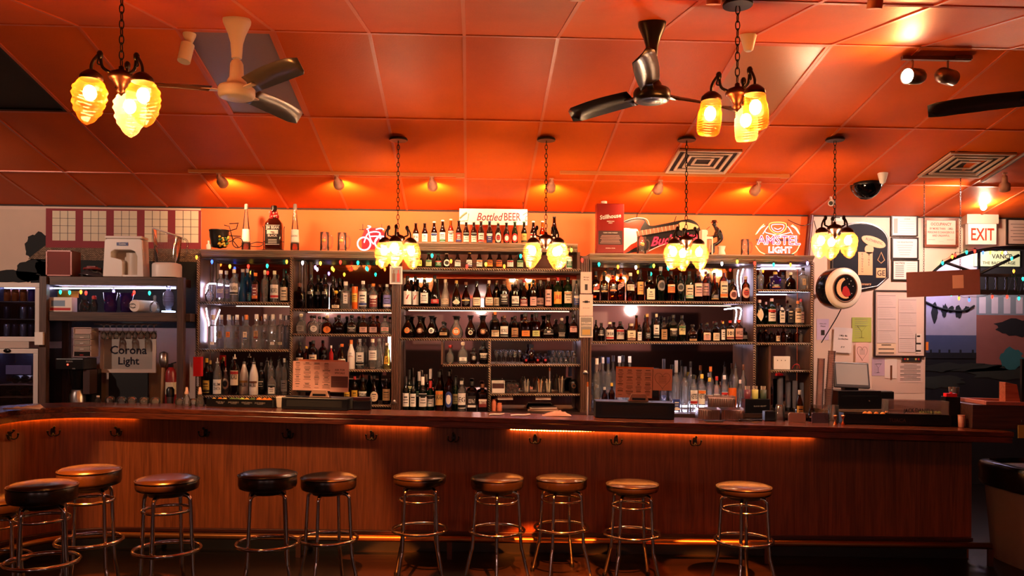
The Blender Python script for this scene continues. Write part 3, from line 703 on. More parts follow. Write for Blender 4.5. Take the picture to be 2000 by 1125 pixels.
# ------------------------------------------------------------------ ceiling fans
def fan(label, px, py_top, py_hub, tips, body, blade, pitch=1, D=None):
    top = near_ceiling(px, py_top); D = D or top.y
    h = PY(px, py_hub, D); t = thing('ceiling_fan', label, 'ceiling fan', h)
    zc = ceil_z(D)-h.z
    MB().lathe([(.028, -.24), (.03, -.235), (.036, -.15), (.05, -.10), (.08, -.03), (.082, -.012), (.075, 0)], 24, (0, 0, zc)).build('canopy', body, t)
    MB().cyl((0, 0, .12), (0, 0, zc-.2), .0165, n=14).build('downrod', body, t)
    MB().lathe([(.028, .19), (.038, .17), (.042, .09), (.055, .07), (.06, .045), (.1, .035), (.108, .02), (.108, -.015), (.1, -.03), (.085, -.036), (.06, -.03), (.05, -.034), (.02, -.038), (.001, -.038)], 32, cap=(0, 0)).build('motor', body, t)
    for tx, ty in tips:
        e = PZ(tx, ty, h.z+.02)-h; a = atan2(e.y, e.x); L = .68
        b = MB()
        K = 10; vs = []
        for i in range(K+1):
            f = i/K; x = .15+(L-.15)*f; w_ = .052+.012*sin(pi*f)-(0.03 if i == K else 0); d = .015*sin(pi*f)
            for s, q in ((-1, 1), (0, 0), (1, -1)):
                vs.append((x, s*w_, pitch*.03*s+d*(1 if s == 0 else .4)+.02))
        fs = [(i*3+j, (i+1)*3+j, (i+1)*3+j+1, i*3+j+1) for i in range(K) for j in range(2)]
        b.add(vs, fs, True)
        o = b.build('blade', blade, t, (0, 0, 0), rz=a); sm = o.modifiers.new('t', 'SOLIDIFY'); sm.thickness = .004
        k = MB().box(.08, -.018, .008, .2, .018, .016); k.build('blade_iron', body, t, (0, 0, 0), rz=a)
    return t
m_fanw = mat('white_fan_enamel', '#ddc9bd', rough=.3); m_fang = mat('grey_fan_blade', '#7d716d', rough=.3, metal=.7); m_fanb = mat('black_fan_enamel', '#120d0d', rough=.3); m_fanbl = mat('black_fan_blade', '#2a2023', rough=.3, metal=.4)
fan('white ceiling fan with grey metal blades, mounted by the mauve ceiling panel', 462, 36, 181, [(262, 165), (575, 130), (594, 236)], m_fanw, m_fang, -1)
fan('black ceiling fan with three metal blades, beside the jar-shade chandelier', 1273, 42, 187, [(1097, 232), (1258, 118), (1425, 213)], m_fanb, m_fanbl)
fan('black ceiling fan mostly outside the frame, with a single blade showing', 2075, 42, 190, [(1797, 219), (2160, 120), (2200, 230)], m_fanb, m_fanbl)
# ------------------------------------------------------------------ track lights
m_track = mat('track_paint', '#c9793f', rough=.4); m_head = mat('track_head_enamel', '#c98f72', rough=.35)
def track(px0, px1, py, label):
    a = on_ceiling(px0, py); b = on_ceiling(px1, py); y = (a.y+b.y)/2; z = ceil_z(y)-.016
    t = thing('light_track', label, 'light track', (a.x, y, z))
    MB().box(0, -.018, -.014, b.x-a.x, .018, .014).build('rail', m_track, t)
    MB().box(b.x-a.x-.06, -.022, -.02, b.x-a.x+.02, .022, .016).build('end_feed', m_track, t); return y, z
ytk, ztk = track(372, 903, 335, 'long ceiling light track above the vodka cabinet'); track(1093, 1540, 337, 'long ceiling light track above the whisky cabinet')
HEADPROTO = None
def head(px, py, y, z, label, aim, group='spotlights along the ceiling tracks', watts=40, m=None, ang=120):
    global HEADPROTO
    x = PY(px, py, y).x
    if HEADPROTO is None:
        t = thing('track_spotlight', label, 'spotlight', (x, y, z), group=group)
        MB().cyl((0, 0, -.014), (0, 0, -.055), .011, n=10).box(-.02, -.014, -.026, .02, .014, -.014).build('stem', m_head, t)
        MB().lathe([(.006, .005), (.024, 0), (.026, -.055), (.03, -.07), (.047, -.085), (.049, -.14), (.044, -.14), (.04, -.10), (.001, -.09)], 20, cap=(0, 0)).build('shell', m_head, t, (0, 0, -.05))
        MB().lathe([(.001, -.115), (.02, -.12), (.036, -.118), (.001, -.116)], 16, cap=(0, 0)).build('lamp_face', emit('spot_face', '#ffd9a0', 14), t, (0, 0, -.05))
        HEADPROTO = t
    else:
        t = dup(HEADPROTO, (x, y, z)); t['label'] = label; t['group'] = group
    d = Vector(aim)-Vector((x, y, z-.06)); rot = (-d).to_track_quat('Z', 'Y').to_euler()
    for c in t.children:
        if not c.name.startswith('stem'): c.rotation_euler = rot
    if watts: light('SPOT', Vector((x, y, z-.06))+d.normalized()*.135, watts, '#ffc08a', .03, aim, ang, .9)
    return t
wl = {427: 'ceiling spotlight above the white coffee-style juicer and tall beer glass', 657: 'ceiling spotlight above the two empty beer mugs', 843: 'ceiling spotlight above the first bottled beers', 1077: 'ceiling spotlight behind the second pendant chain', 1290: 'ceiling spotlight above the neon guitar', 1482: 'ceiling spotlight above the neon lager sign'}
for px, lab in wl.items():
    x = PY(px, 360, ytk).x
    head(px, 360, ytk, ztk, lab, (x+.02, YW-.1, 2.98), watts=25)
# short two-lamp steel track near the ceiling panel
def can(px, py, D, aim, label, lit, zr):
    p = PY(px, py, D); t = thing('spotlight', label, 'spotlight', p)
    d = (Vector(aim)-p); rot = (-d).to_track_quat('Z', 'Y').to_euler()
    b = MB().lathe([(.001, .115), (.02, .113), (.04, .1), (.052, .075), (.054, .05), (.054, -.06), (.05, -.06), (.048, -.02), (.001, -.01)], 24, cap=(0, 0)); o = b.build('shell', mat('can_steel', '#8e7d78', rough=.3, metal=.8), t); o.rotation_euler = rot
    o = MB().lathe([(.001, -.045), (.046, -.05), (.047, -.052), (.001, -.051)], 20, cap=(0, 0)).build('lamp_face', emit('can_face', '#ffe0b8', 40) if lit else m_blk, t); o.rotation_euler = rot
    MB().cyl((0, 0, .04), (0, 0, zr-.0135-p.z), .007, n=8).build('stem', mat('can_steel', '#8e7d78'), t)
    if lit: light('SPOT', p+d.normalized()*.07, 30, '#ff9c50', .03, aim, 110, .8)
    return p
a, b = on_ceiling(1757, 112), on_ceiling(1900, 106); yk = (a.y+b.y)/2; a.z = b.z = ceil_z(yk)-.02; a.y = b.y = yk
t = thing('light_track', 'short steel ceiling track carrying two can spotlights', 'light track', a)
MB().box(0, -.016, -.012, b.x-a.x, .016, .012).build('rail', mat('track_steel', '#6e4a40', rough=.4, metal=.6), t)
MB().box(b.x-a.x-.12, -.03, -.005, b.x-a.x, .03, .018).build('end_feed', mat('track_steel', '#6e4a40'), t)
can(1782, 149, yk, PY(1600, 140, yk-.4), 'steel can spotlight shining white, on the short ceiling track', True, a.z)
can(1851, 150, yk, PY(2000, 195, yk+.6), 'steel can spotlight with round vent holes, turned away on the short ceiling track', False, a.z)
# track at the frame's edge with one shaded head, and the bare bulb on a cord
a, b = on_ceiling(1918, 352), on_ceiling(2010, 290)
t = thing('light_track', 'grey ceiling track running out of frame above the exit sign', 'light track', a)
MB().cyl((0, 0, -.01), b-a+Vector((0, 0, -.02)), .016, n=6).build('rail', mat('grey_track', '#9a8f8c', rough=.4, metal=.5), t)
ph = on_ceiling(1962, 330); h_ = dup(HEADPROTO, (ph.x, ph.y, ph.z-.02)); h_['label'] = 'pale spotlight on the grey ceiling track above the exit sign'; h_['group'] = 'spotlights along the ceiling tracks'
for c_ in h_.children:
    if not c_.name.startswith('stem'): c_.rotation_euler = (.55, -.45, 0)
light('SPOT', (ph.x-.06, ph.y+.1, ph.z-.14), 60, '#ffd8c8', .03, (ph.x-1.0, YW, 2.2), 110, .8)
p = PY(1921, 404, 8.2); t = thing('hanging_bulb', 'bare glowing bulb on a cord above the exit sign', 'light bulb', p)
MB().ball((0, 0, 0), .03, 14, 10, sz=1.25).build('bulb', emit('white_bulb', '#ffe6cf', 60), t)
MB().lathe([(.012, .07), (.016, .065), (.016, .03)], 12).build('socket', m_white, t)
MB().tube([(0, 0, .07), (.004, 0, .2), (.015, -.02, ceil_z(8.15)-p.z)], .004, 6).build('cord', m_white, t)
light('POINT', p+Vector((0, -.05, -.01)), 7, '#ffcfa5', .035)
# small ceiling bits
def cone(px, py, label, m, far=True, k=1):
    p = on_ceiling(px, py) if far else near_ceiling(px, py)
    t = tag(MB().lathe([(.02*k, -.12*k), (.032*k, -.11*k), (.055*k, -.02*k), (.06*k, 0)], 18).build('ceiling_spotlight', m, None, p), label, 'spotlight'); return t
cone(1724, 338, 'small white cone fixture on the ceiling above the black dome camera', m_white, k=.8)
cone(1462, 67, 'small white cone fixture on the ceiling ridge behind the jar chandelier chain', m_white, False, .9)
p = on_ceiling(370, 66); t = thing('ceiling_spotlight', 'small pale ceiling spotlight with a bent neck beside the mauve panel', 'spotlight', p)
MB().lathe([(.018, -.07), (.02, -.06), (.04, -.015), (.042, 0)], 16).build('mount', m_fanw, t); MB().cyl((0, 0, -.065), (-.004, -.03, -.09), .008, n=8).build('neck', m_iron, t)
MB().cyl((0, -.03, -.08), (-.015, -.06, -.2), .042, .04, n=18).build('shell', m_fanw, t)
p = on_ceiling(1692, 362); t = thing('dome_camera', 'glossy black dome security camera on the ceiling', 'security camera', p)
MB().lathe([(.15, -.01), (.155, 0), (.15, .02)], 32).build('mount', m_blk, t)
MB().lathe([(.001, -.14), (.05, -.13), (.1, -.095), (.135, -.05), (.147, -.01)], 32, cap=(0, 0)).build('dome', mat('dome_black', '#050507', rough=.06), t)
p = on_ceiling(1622, 384); t = thing('security_camera', 'small white bullet security camera on the ceiling behind the fourth pendant chain', 'security camera', p)
MB().cyl((0, 0, 0), (0, -.03, -.05), .012, n=8).build('mount', m_white, t); MB().cyl((.03, .02, -.06), (-.03, -.08, -.08), .03, n=16).build('shell', m_white, t); MB().cyl((-.03, -.08, -.08), (-.033, -.085, -.081), .02, n=14).build('lens', m_blk, t)
# ================================================================== BOTTLES
G = dict(clear=glass('clear_glass', '#f6f8f8', '#d4dcde', body=.2, bodycol='#ece8e4'), frost=glass('frosted_glass', '#f4efe9', '#e2d8cf', rough=.3, body=.55, bodycol='#e9dccf'), amber=glass('amber_spirit', '#b4602a', '#6b2a10'),
         gold=glass('gold_spirit', '#d99a4a', '#9a5a20'), brown=glass('brown_glass', '#4a2415', '#1c0c07', body=.25, bodycol='#2a120a'), green=glass('green_glass', '#2f7a4a', '#123c22', body=.2, bodycol='#1c5a34'),
         dkgreen=glass('dark_green_glass', '#25402a', '#0c1a10', body=.3, bodycol='#10281a'), blue=glass('blue_glass', '#4fa0c8', '#2a6690', body=.35, bodycol='#3f95bf'), navy=glass('navy_glass', '#27366e', '#101838', body=.3, bodycol='#1c2858'),
         black=mat('black_glass', '#070608', rough=.08), white=mat('white_coated_bottle', '#ece2d8', rough=.25), orange=mat('orange_bottle', '#e86a20', rough=.25), purple=glass('purple_glass', '#7a5ab8', '#3c2470', body=.3, bodycol='#5a3c98'),
         pale=glass('pale_yellow_spirit', '#e9dca0', '#b8a860', body=.2, bodycol='#d8c888'), red=mat('red_glass_bottle', '#a81a14', rough=.15), violet=glass('violet_glass', '#d8d8f0', '#a0a4d0', body=.3, bodycol='#d4d4ee'), grey=glass('smoky_glass', '#8b8784', '#4a4644', body=.2, bodycol='#6b6765'),
         yellow=mat('yellow_bottle', '#e2b82e', rough=.3))
CC = dict(k='#0d0b0c', w='#ece6de', r='#b3201c', g='#c49a50', o='#e07a2c', s='#b9b4b0', b='#2c3c7c', n='#6b3d24', y='#e0b13a', e='#2d6b42', c='#e6d2b4', p='#d8a79c', u='#7a78c0', t='#b08a62', m='#7c2c2a', q='#8cc0a8', h='#8b8480', x='#241c1a')
def cm(k, rough=.45): return mat('tint_'+(k if len(k) == 1 else k.strip('#')), CC.get(k, k), rough=rough)
PROF = dict(
    std=[(.9, 0), (1, .02), (1, .60), (.95, .66), (.72, .72), (.42, .765), (.36, .80), (.35, .93)],
    tall=[(.9, 0), (1, .02), (1, .64), (.9, .70), (.5, .745), (.38, .77), (.37, .93)],
    wine=[(.9, 0), (1, .02), (1, .56), (.93, .62), (.6, .69), (.4, .74), (.36, .8), (.36, .97)],
    beer=[(.9, 0), (1, .02), (1, .50), (.93, .56), (.68, .66), (.47, .76), (.41, .96)],
    squat=[(.92, 0), (1, .03), (1, .40), (.93, .50), (.72, .60), (.4, .67), (.28, .70), (.27, .86)],
    globe=[(.55, 0), (.85, .07), (1, .25), (.98, .36), (.8, .5), (.45, .60), (.28, .66), (.27, .86)],
    deca=[(.72, 0), (.92, .08), (1, .22), (.9, .38), (.62, .55), (.38, .68), (.32, .74), (.32, .88)],
    square=[(.95, 0), (1, .02), (1, .62), (.96, .66), (.5, .70), (.38, .72), (.36, .9)],
    cone=[(.95, 0), (1, .03), (.97, .25), (.6, .62), (.4, .82), (.36, .95)],
    rum=[(.92, 0), (1, .02), (1, .50), (.9, .60), (.55, .74), (.38, .82), (.34, .9)],
    cog=[(.92, 0), (1, .03), (1, .30), (.9, .44), (.62, .58), (.4, .68), (.33, .78), (.32, .93)],
    can=[(.9, 0), (1, .03), (1, .9), (.85, .97), (.8, 1)], tub=[(.9, 0), (1, .02), (1, .97), (.97, 1)], skull=[(.7, 0), (.8, .1), (.75, .2), (1, .35), (1, .55), (.8, .7), (.35, .76), (.3, .88)])
ZL = dict(std=(.10, .50), tall=(.12, .52), wine=(.12, .46), beer=(.10, .42), squat=(.08, .40), globe=(.14, .38), deca=(.12, .38), square=(.12, .54), cone=(.08, .34), rum=(.08, .48), cog=(.05, .28), can=(.1, .85), tub=(.2, .8), skull=(.3, .55))
EX = dict(square=(6, 1, .85), squat=(3.2, 1, .8), deca=(2, 1, .62))
def make_bottle(kind, h, w, gl, cap, lab, text, rnd):
    """local mesh set: body, cap, label; base at z=0, front towards -Y"""
    ex, sx, sy = EX.get(kind, (2, 1, 1)); R = w/2; pr = [(r*R, z*h) for r, z in PROF[kind]]
    if ex > 2: R = R  # widths are across the flats
    body = MB(); q0 = 1 if ex == 2 else 1.0
    rp = []
    for (a, za), (b, zb) in zip(pr, pr[1:]):
        for k in range(2): rp.append((a+(b-a)*k/2, za+(zb-za)*k/2))
    rp.append(pr[-1]); n = 22 if w > .05 else 16
    if ex > 2: n = 32
    body.lathe(rp, n, sx=sx, sy=sy, ex=ex, cap=(1, 1))
    capm = None
    if cap and cap != '-':
        z0, z1 = pr[-1][1]-.045*h, h; cr = pr[-1][0]*1.18; capm = MB()
        if kind in ('squat', 'globe', 'skull'): capm.lathe([(cr*.9, pr[-1][1]-.02*h), (cr*1.2, pr[-1][1]+.03*h), (cr*1.25, h*.96), (cr*.8, h), (.0005, h)], 14, cap=(1, 0))
        elif kind == 'wine': capm.lathe([(cr*1.0, h*.76), (cr*.96, h), (.0005, h)], 14, cap=(0, 0))
        elif kind == 'beer': capm.lathe([(pr[-1][0]*1.05, h*.74), (pr[-1][0]*1.02, h*.95), (cr*1.1, h*.955), (cr*1.1, h*.985), (cr*.8, h), (.0005, h)], 14, cap=(0, 0))
        elif kind == 'deca': capm.lathe([(cr, z0), (cr*1.1, z1-.05*h), (cr*1.6, z1-.03*h), (cr*1.6, z1), (.0005, z1)], 16, cap=(1, 0))
        elif cap.isupper(): capm.lathe([(cr, z0), (cr, z0+.03*h), (cr*.4, z0+.045*h), (cr*.22, z1), (.0005, z1)], 12, cap=(1, 0))   # pourer spout
        else: capm.lathe([(cr, z0), (cr, z1-.006*h), (cr*.9, z1), (.0005, z1)], 14, cap=(1, 0))
    labm = None; mats = []
    if lab and lab != '-':
        P = lab.split(','); c0 = P[0]; acc = P[1] if len(P) > 1 else ''; shp = P[2] if len(P) > 2 and P[2] else 'R'
        t0, t1 = (float(P[3]), float(P[4])) if len(P) > 4 else ZL[kind]
        ink = P[5] if len(P) > 5 else ('w' if c0 in 'kbenmxr' and c0 else 'x')
        TH = radians(62 if ex == 2 else 40); labm = MB(); mats = [cm(c0), cm(acc or 'r'), cm(ink)]
        def rad(z):
            for (a, za), (b, zb) in zip(pr, pr[1:]):
                if za <= z <= zb: return a+(b-a)*(z-za)/max(zb-za, 1e-9)
            return pr[-1][0]
        def S(th, z, k):
            ca, sa = cos(th), sin(th); qq = (abs(ca)**ex+abs(sa)**ex)**(-1/ex) if ex != 2 else 1
            r = rad(z)*qq+k*.0006; return (r*sa*sx, -r*ca*sy, z)
        zc, zh = (t0+t1)/2*h, (t1-t0)/2*h
        arc_w = lambda th: th
        def patch(f, k, m, ns=8, nt=4):
            vs = [S(*f(-1+2*i/ns, -1+2*j/nt), k) for j in range(nt+1) for i in range(ns+1)]
            labm.add(vs, [(j*(ns+1)+i, j*(ns+1)+i+1, (j+1)*(ns+1)+i+1, (j+1)*(ns+1)+i) for j in range(nt) for i in range(ns)], True, m)
        if shp in 'RN':
            if shp == 'N': TH *= .6
            patch(lambda s, t: (s*TH, zc+t*zh), 1, 0)
        elif shp == 'O':
            TH = min(TH, zh/R*1.05 if zh/R < 1.2 else TH)
            patch(lambda s, t: (s*TH*sqrt(max(0, 1-.5*t*t)), zc+t*zh*sqrt(max(0, 1-.5*s*s))), 1, 0, 10, 8)
        elif shp == 'D': patch(lambda s, t: (s*TH*(1-abs(t)), zc+t*zh), 1, 0, 8, 8)
        elif shp == 'S': patch(lambda s, t: (s*TH, zc+t*zh*.6+s*zh*.5), 1, 0)
        if acc:
            if shp == 'O': patch(lambda s, t: (s*TH*.6*sqrt(max(0, 1-.5*t*t)), zc+t*zh*.6*sqrt(max(0, 1-.5*s*s))), 2, 1, 8, 6)
            elif rnd.random() < .5: patch(lambda s, t: (s*TH, zc-zh*.72+t*zh*.18), 2, 1, 8, 1)
            else: patch(lambda s, t: (s*TH, zc+zh*.7+t*zh*.2), 2, 1, 8, 1)
        fnn = lambda x, z: S(max(-1.4, min(1.4, x/R)), z, 3)
        if text and text != '-':
            parts = text.split('/'); hh = zh*1.25/max(1.6, len(parts)+.8)
            for i, s in enumerate(parts): labm.text(s, 0, 0, zc+zh*.5-hh*(i+.9)*1.25+(zh*.1), hh, w=R*2*sin(TH)*.82*1.1, m=2, fn=fnn)
        elif shp != 'D':
            for i in range(3):
                zz = zc+zh*(.42-.42*i); ww = TH*(.35+.35*rnd.random())*(.7 if shp == 'O' else 1); hh = zh*(.05 if i else .09)
                patch(lambda s, t: (s*ww, zz+t*hh), 3, 2, 6, 1)
    return body, capm, labm, mats
def mklabel(look, o, sname):
    for s in ('%s, %s on the %s' % (look, o, sname), '%s, %s on %s' % (look, o, sname)):
        if len(s.replace('-', '').split()) <= 16: return s
    return ' '.join(look.split()[:15-len(sname.split())-3]).rstrip(',')+', %s on %s' % (o, sname)
def shelf_bottles(key, sname, rows, ybase=None, cat='bottle', y_front=None):
    z = SH[key][0] if ybase is None else ybase; items = []
    for ln in rows.strip().split('\n'):
        p = [x.strip() for x in ln.split('|')]; a = p[0].split(); back = a[0].startswith('+')
        items.append((float(a[0].lstrip('+')), float(a[1]), float(a[2]), a[3], a[4], a[5], p[1], p[2], p[3], back))
    if key == 'C1': items = [(a[0], a[1]+(8 if a[1] < 495 else 0))+a[2:] for a in items]
    items.sort(key=lambda t: t[0]); ends = [-1e9]*4; rnd = random.Random(key)
    yf = YF if y_front is None else y_front
    for i, (cx, top, wpx, kind, gl, cap, lab, text, look, back) in enumerate(items):
        for r in range(1 if back else 0, 4):
            Y = yf+.062+r*.086; sc = SCL(cx, Y); x = PY(cx, 600, Y).x; w = wpx*sc*(.97)
            if r == 3 or x-w/2 > ends[r]+.002: break
        ends[r] = x+w/2; x = PY(cx, (top+660)/2, Y).x; h = PY(cx, top, Y).z-z
        sy = EX.get(kind, (2, 1, 1))[2]
        if w*sy > .084: w = min(w, .098) if sy < .9 else .084
        body, capm, labm, mats = make_bottle(kind, h, w, gl, cap, lab, text, rnd)
        nm = 'beer_bottle' if key in ('C0', 'C1') and kind == 'beer' else 'wine_bottle' if kind == 'wine' and 'wine' in look else 'drink_can' if kind == 'can' else 'liquor_bottle'
        o = body.build(nm, G[gl], None, (x, Y, z+.0008), rz=rnd.uniform(-.12, .12))
        tag(o, mklabel(look, ORD[i] if i < 20 else 'last', sname), cat, 'bottles on the '+sname)
        if capm: capm.build('cap', cm(cap.lower(), .35), o)
        if labm: labm.build('label', mats, o)
shelf_bottles('A1', 'top shelf under the giant bottle', '''
409 553 21 globe clear -|-|-|round clear glass decanter
431 528 19 tall clear w|u,,R,.12,.5,w|ABSOLUT|clear vodka bottle with lavender label
+442 529 15 tall clear w|u,,R,.12,.5,w|ABSOLUT|clear vodka bottle half hidden behind another, lavender label
457 526 18 std clear c|w,k,R,.22,.56|FINLANDIA|clear vodka bottle with white label and cream cap
474 526 20 cone blue w|-|-|frosted blue vodka bottle with white cap
+483 525 15 std blue w|#5db2cf,,R,.06,.3,w|-|teal bottle behind the frosted blue one
499 533 18 std amber o|m,o,N,.1,.6|-|orange brown spirit bottle with dark red label
517 528 15 skull clear c|-|-|sculpted clear crystal bottle
536 529 19 std clear c|w,r,R,.12,.55|BACARDI|clear rum bottle with white label and red emblem
555 526 16 wine dkgreen k|c,,R,.05,.45|-|dark green bottle with cream label
+564 535 8 tub clear -|-|-|slim clear glass tube''')
shelf_bottles('A2', 'square clear bottle shelf', '''
416 615 17 square clear w|w,,N,.12,.2|-|square clear bottle with white cap and small white tag
432 615 17 square clear w|c,,N,.3,.52|-|square clear bottle with white cap, pale back label
447 615 17 square clear w|o,,N,.34,.5|-|square clear bottle with small orange fruit label
463 615 17 square clear w|h,,N,.3,.52|-|square clear bottle with white cap, grey strip label
481 615 17 square clear o|c,b,N,.28,.5|-|square clear bottle with orange cap
501 614 18 square clear w|t,m,N,.3,.52|-|square clear bottle with brown label and white cap
518 614 17 square clear w|h,,N,.3,.5|-|square clear bottle with white cap, smoky label
533 614 17 square clear w|w,,N,.12,.2|-|square clear bottle with white cap, low white tag
549 614 17 square clear w|c,,N,.12,.2|-|square clear bottle with white cap, low cream tag
+560 616 12 square clear w|-|-|square clear bottle pressed against the divider''')
shelf_bottles('A3', 'shelf behind the fruit caddy', '''
404 700 15 std brown y|#c9b24a,k,R,.06,.4|-|dark brown bottle with yellow green label
+411 704 12 std brown g|-|-|dark bottle with gold neck foil
425 699 18 rum clear S|w,,R,.03,.42|RUM/CHATA|clear bottle with large white label and pourer
441 718 14 rum clear W|c,k,O,.2,.6|-|short clear rum bottle with oval label
459 692 18 std amber C|c,r,R,.24,.6|BACARDI|gold rum bottle with cream label and pourer
477 700 19 rum white K|w,g,R,.1,.4|MALIBU|white coconut rum bottle with yellow shoulder
496 701 19 rum white K|w,n,R,.1,.4|MALIBU|white coconut rum bottle with white shoulder
511 708 14 std brown k|k,,R,.15,.5|-|black labelled dark rum bottle
+530 697 15 std clear K|-|-|clear bottle with black pourer
531 722 17 squat clear -|w,k,R,.05,.4|-|small clear bottle with white label
+545 697 14 std clear K|-|-|clear bottle with tall neck and black pourer
556 700 14 std clear s|h,,R,.1,.4|-|clear bottle with silver cap beside the divider''')
shelf_bottles('B1', 'top shelf under the beer mugs', '''
585 553 21 square brown n|-|-|square brown decanter with bronze collar
607 536 15 tall black k|h,,N,.42,.5|-|black bottle with white script, beside the square decanter
621 537 14 tall black k|h,,N,.42,.5|-|black bottle with white script, between two alike
635 536 15 tall black k|h,,N,.42,.5|-|black bottle with white script, nearest the short clear bottle
+650 540 13 std brown k|-|-|plain dark bottle with black cap
+663 543 13 std brown k|-|-|plain dark bottle behind the short clear bottle
656 568 20 squat gold y|c,,R,.04,.2|-|short pale gold bottle with knob stopper
675 550 21 square clear w|w,,N,.2,.58|-|square clear bottle with narrow white label
693 560 12 tub orange -|y,,R,.3,.7|-|slim orange bottle
709 549 17 tall clear w|w,b,R,.1,.62|-|clear bottle with tall white label
729 554 18 std clear o|m,w,R,.08,.56,w|-|clear bottle with dark red label
756 555 18 std clear w|u,w,R,.08,.56|-|clear bottle with purple label
+742 556 15 std amber n|-|-|amber bottle peeking between labels''')
shelf_bottles('B2', 'squat tequila shelf', '''
588 613 26 squat clear c|h,,R,.12,.4|-|wide clear squat tequila bottle
614 616 20 squat clear k|w,,O,.1,.44|-|clear squat bottle with white oval label
+624 618 18 squat clear k|-|-|clear squat bottle half hidden
639 616 21 squat amber c|o,,O,.04,.4|-|amber squat bottle with orange label
662 615 22 squat brown k|-|-|dark squat bottle without label
687 615 21 squat brown k|x,h,R,.08,.36|-|dark squat bottle with black label
710 615 20 squat amber n|p,,R,.08,.36|-|amber squat bottle with pink label
729 615 20 squat gold n|p,,R,.08,.36|-|gold squat bottle with pinkish label
752 616 22 squat clear k|p,e,R,.08,.36|-|clear squat bottle with green sprig''')
shelf_bottles('B3', 'shelf behind the first menu screen', '''
586 668 16 std brown k|c,,R,.2,.42|-|dark bottle with narrow cream label
+599 676 13 std gold y|-|-|gold bottle with yellow cap
612 665 20 std amber k|c,,R,.16,.5|-|amber bottle with wide cream label
633 684 15 std brown k|-|-|low dark bottle
647 675 9 std red w|-|-|slim red bottle with white cap
668 672 18 cog brown o|c,,R,.2,.4|-|dark bottle with orange cap
686 664 15 rum white o|w,p,N,.4,.6|-|tall white bottle with orange tip
703 662 20 std clear s|w,k,R,.12,.55|-|clear bottle with black and white label
728 662 18 std clear c|w,,R,.3,.62|-|clear bottle with plain white label
+741 661 14 cone clear s|-|-|clear cone bottle at the back
756 670 19 cone pale c|y,,N,.2,.5|-|pale yellow cone shaped bottle''')
shelf_bottles('B4', 'lowest shelf beside the menu screen', '''
678 742 12 std brown k|y,,R,.15,.5|-|dark bottle with yellow label, partly covered by the menu
693 735 13 std brown r|y,,R,.15,.5|-|dark bottle with bright yellow label
709 738 17 rum brown k|x,w,R,.2,.5|BAILEYS|dark cream liqueur bottle with white script
731 734 19 cog brown k|c,,O,.1,.45|-|dark bottle with cream oval label
755 740 16 std brown k|t,,R,.15,.6|-|dark bottle with tan label''')
zC0 = zt2
shelf_bottles('C0', 'topmost beer row', '''
811.6 436 12.5 beer brown k|w,,R,.06,.46|IPA|brown beer bottle lettered IPA
829 436 12.5 beer brown k|w,,R,.06,.46|-|brown beer bottle with plain white label
847.4 433 12.5 beer brown w|w,b,R,.06,.46|-|brown beer bottle with white neck label
864 430 12.5 beer brown w|w,e,R,.06,.46|-|brown beer bottle with white and green label
880 428 12 beer gold c|w,h,R,.06,.5|-|clear gold beer bottle with grey label
895.6 431 12.5 beer brown k|m,b,R,.06,.46,w|-|brown beer bottle with red and blue label
910 432 12.5 beer brown w|w,k,R,.06,.46|-|brown beer bottle with black figure label
925 432 12 beer brown w|w,k,R,.06,.46|-|brown beer bottle with slanted black mark
939 432 12.5 beer brown n|w,r,R,.06,.46|-|brown beer bottle with white and red label
955.6 432 12.5 beer brown b|b,w,R,.06,.46,w|-|brown beer bottle with blue label
972.6 434 12.5 beer dkgreen c|w,r,O,.06,.5|-|green beer bottle with cream oval label
988.6 435 12 beer dkgreen k|r,w,O,.06,.46|-|green beer bottle with red oval label
1005 433 12.5 beer green e|r,w,O,.06,.46|-|green beer bottle with green cap and red label
1023 433 12 beer dkgreen e|g,k,R,.06,.46|-|green beer bottle with gold label
1041 432 12.5 beer brown w|w,r,R,.06,.46|-|brown beer bottle partly behind a pendant
1059 432 12 beer gold w|w,,R,.06,.4|-|clear gold beer bottle behind the pendant chain
1082 423 14 beer brown k|p,w,R,.03,.36|-|large brown beer bottle ending the row''', zC0)
shelf_bottles('C1', 'lower beer row', '''
818 487 13 beer brown k|#d8d44a,,R,.1,.52|312|brown beer bottle with yellow numbered label
837 487 13 beer brown e|#b9c48a,e,R,.1,.52|-|brown beer bottle with pale green label
855.6 488 13 beer dkgreen e|e,r,R,.1,.5,w|-|green beer bottle with red stripe label
872 487 13 beer brown c|w,k,O,.1,.56|-|brown beer bottle with round face-like label
893.6 487 13 beer brown k|w,h,R,.1,.52|-|brown beer bottle with silver white label
916.4 486 12.5 beer brown g|w,b,R,.1,.52|-|brown beer bottle with gold foil and blue mark
936 487 13 beer brown k|w,o,R,.1,.54|-|brown beer bottle with orange spot label
956.4 487 13 beer brown k|o,y,R,.1,.54|-|brown beer bottle with orange yellow label
974.6 487 13 beer brown k|o,m,R,.1,.54|-|brown beer bottle with deep orange label
996 488 14 beer brown k|w,r,R,.1,.54|-|brown beer bottle with red slash label
1015 488 14 beer dkgreen e|#a9c49a,e,R,.1,.54|-|green beer bottle with pale leaf label
1032 489 12 beer brown k|w,k,R,.1,.5|-|brown beer bottle between pendant shades
1092 500 9 can white -|w,k,R|-|slim pale can
1111 502 13 can white -|e,w,R,.1,.85,w|-|pale beer can with green picture''')
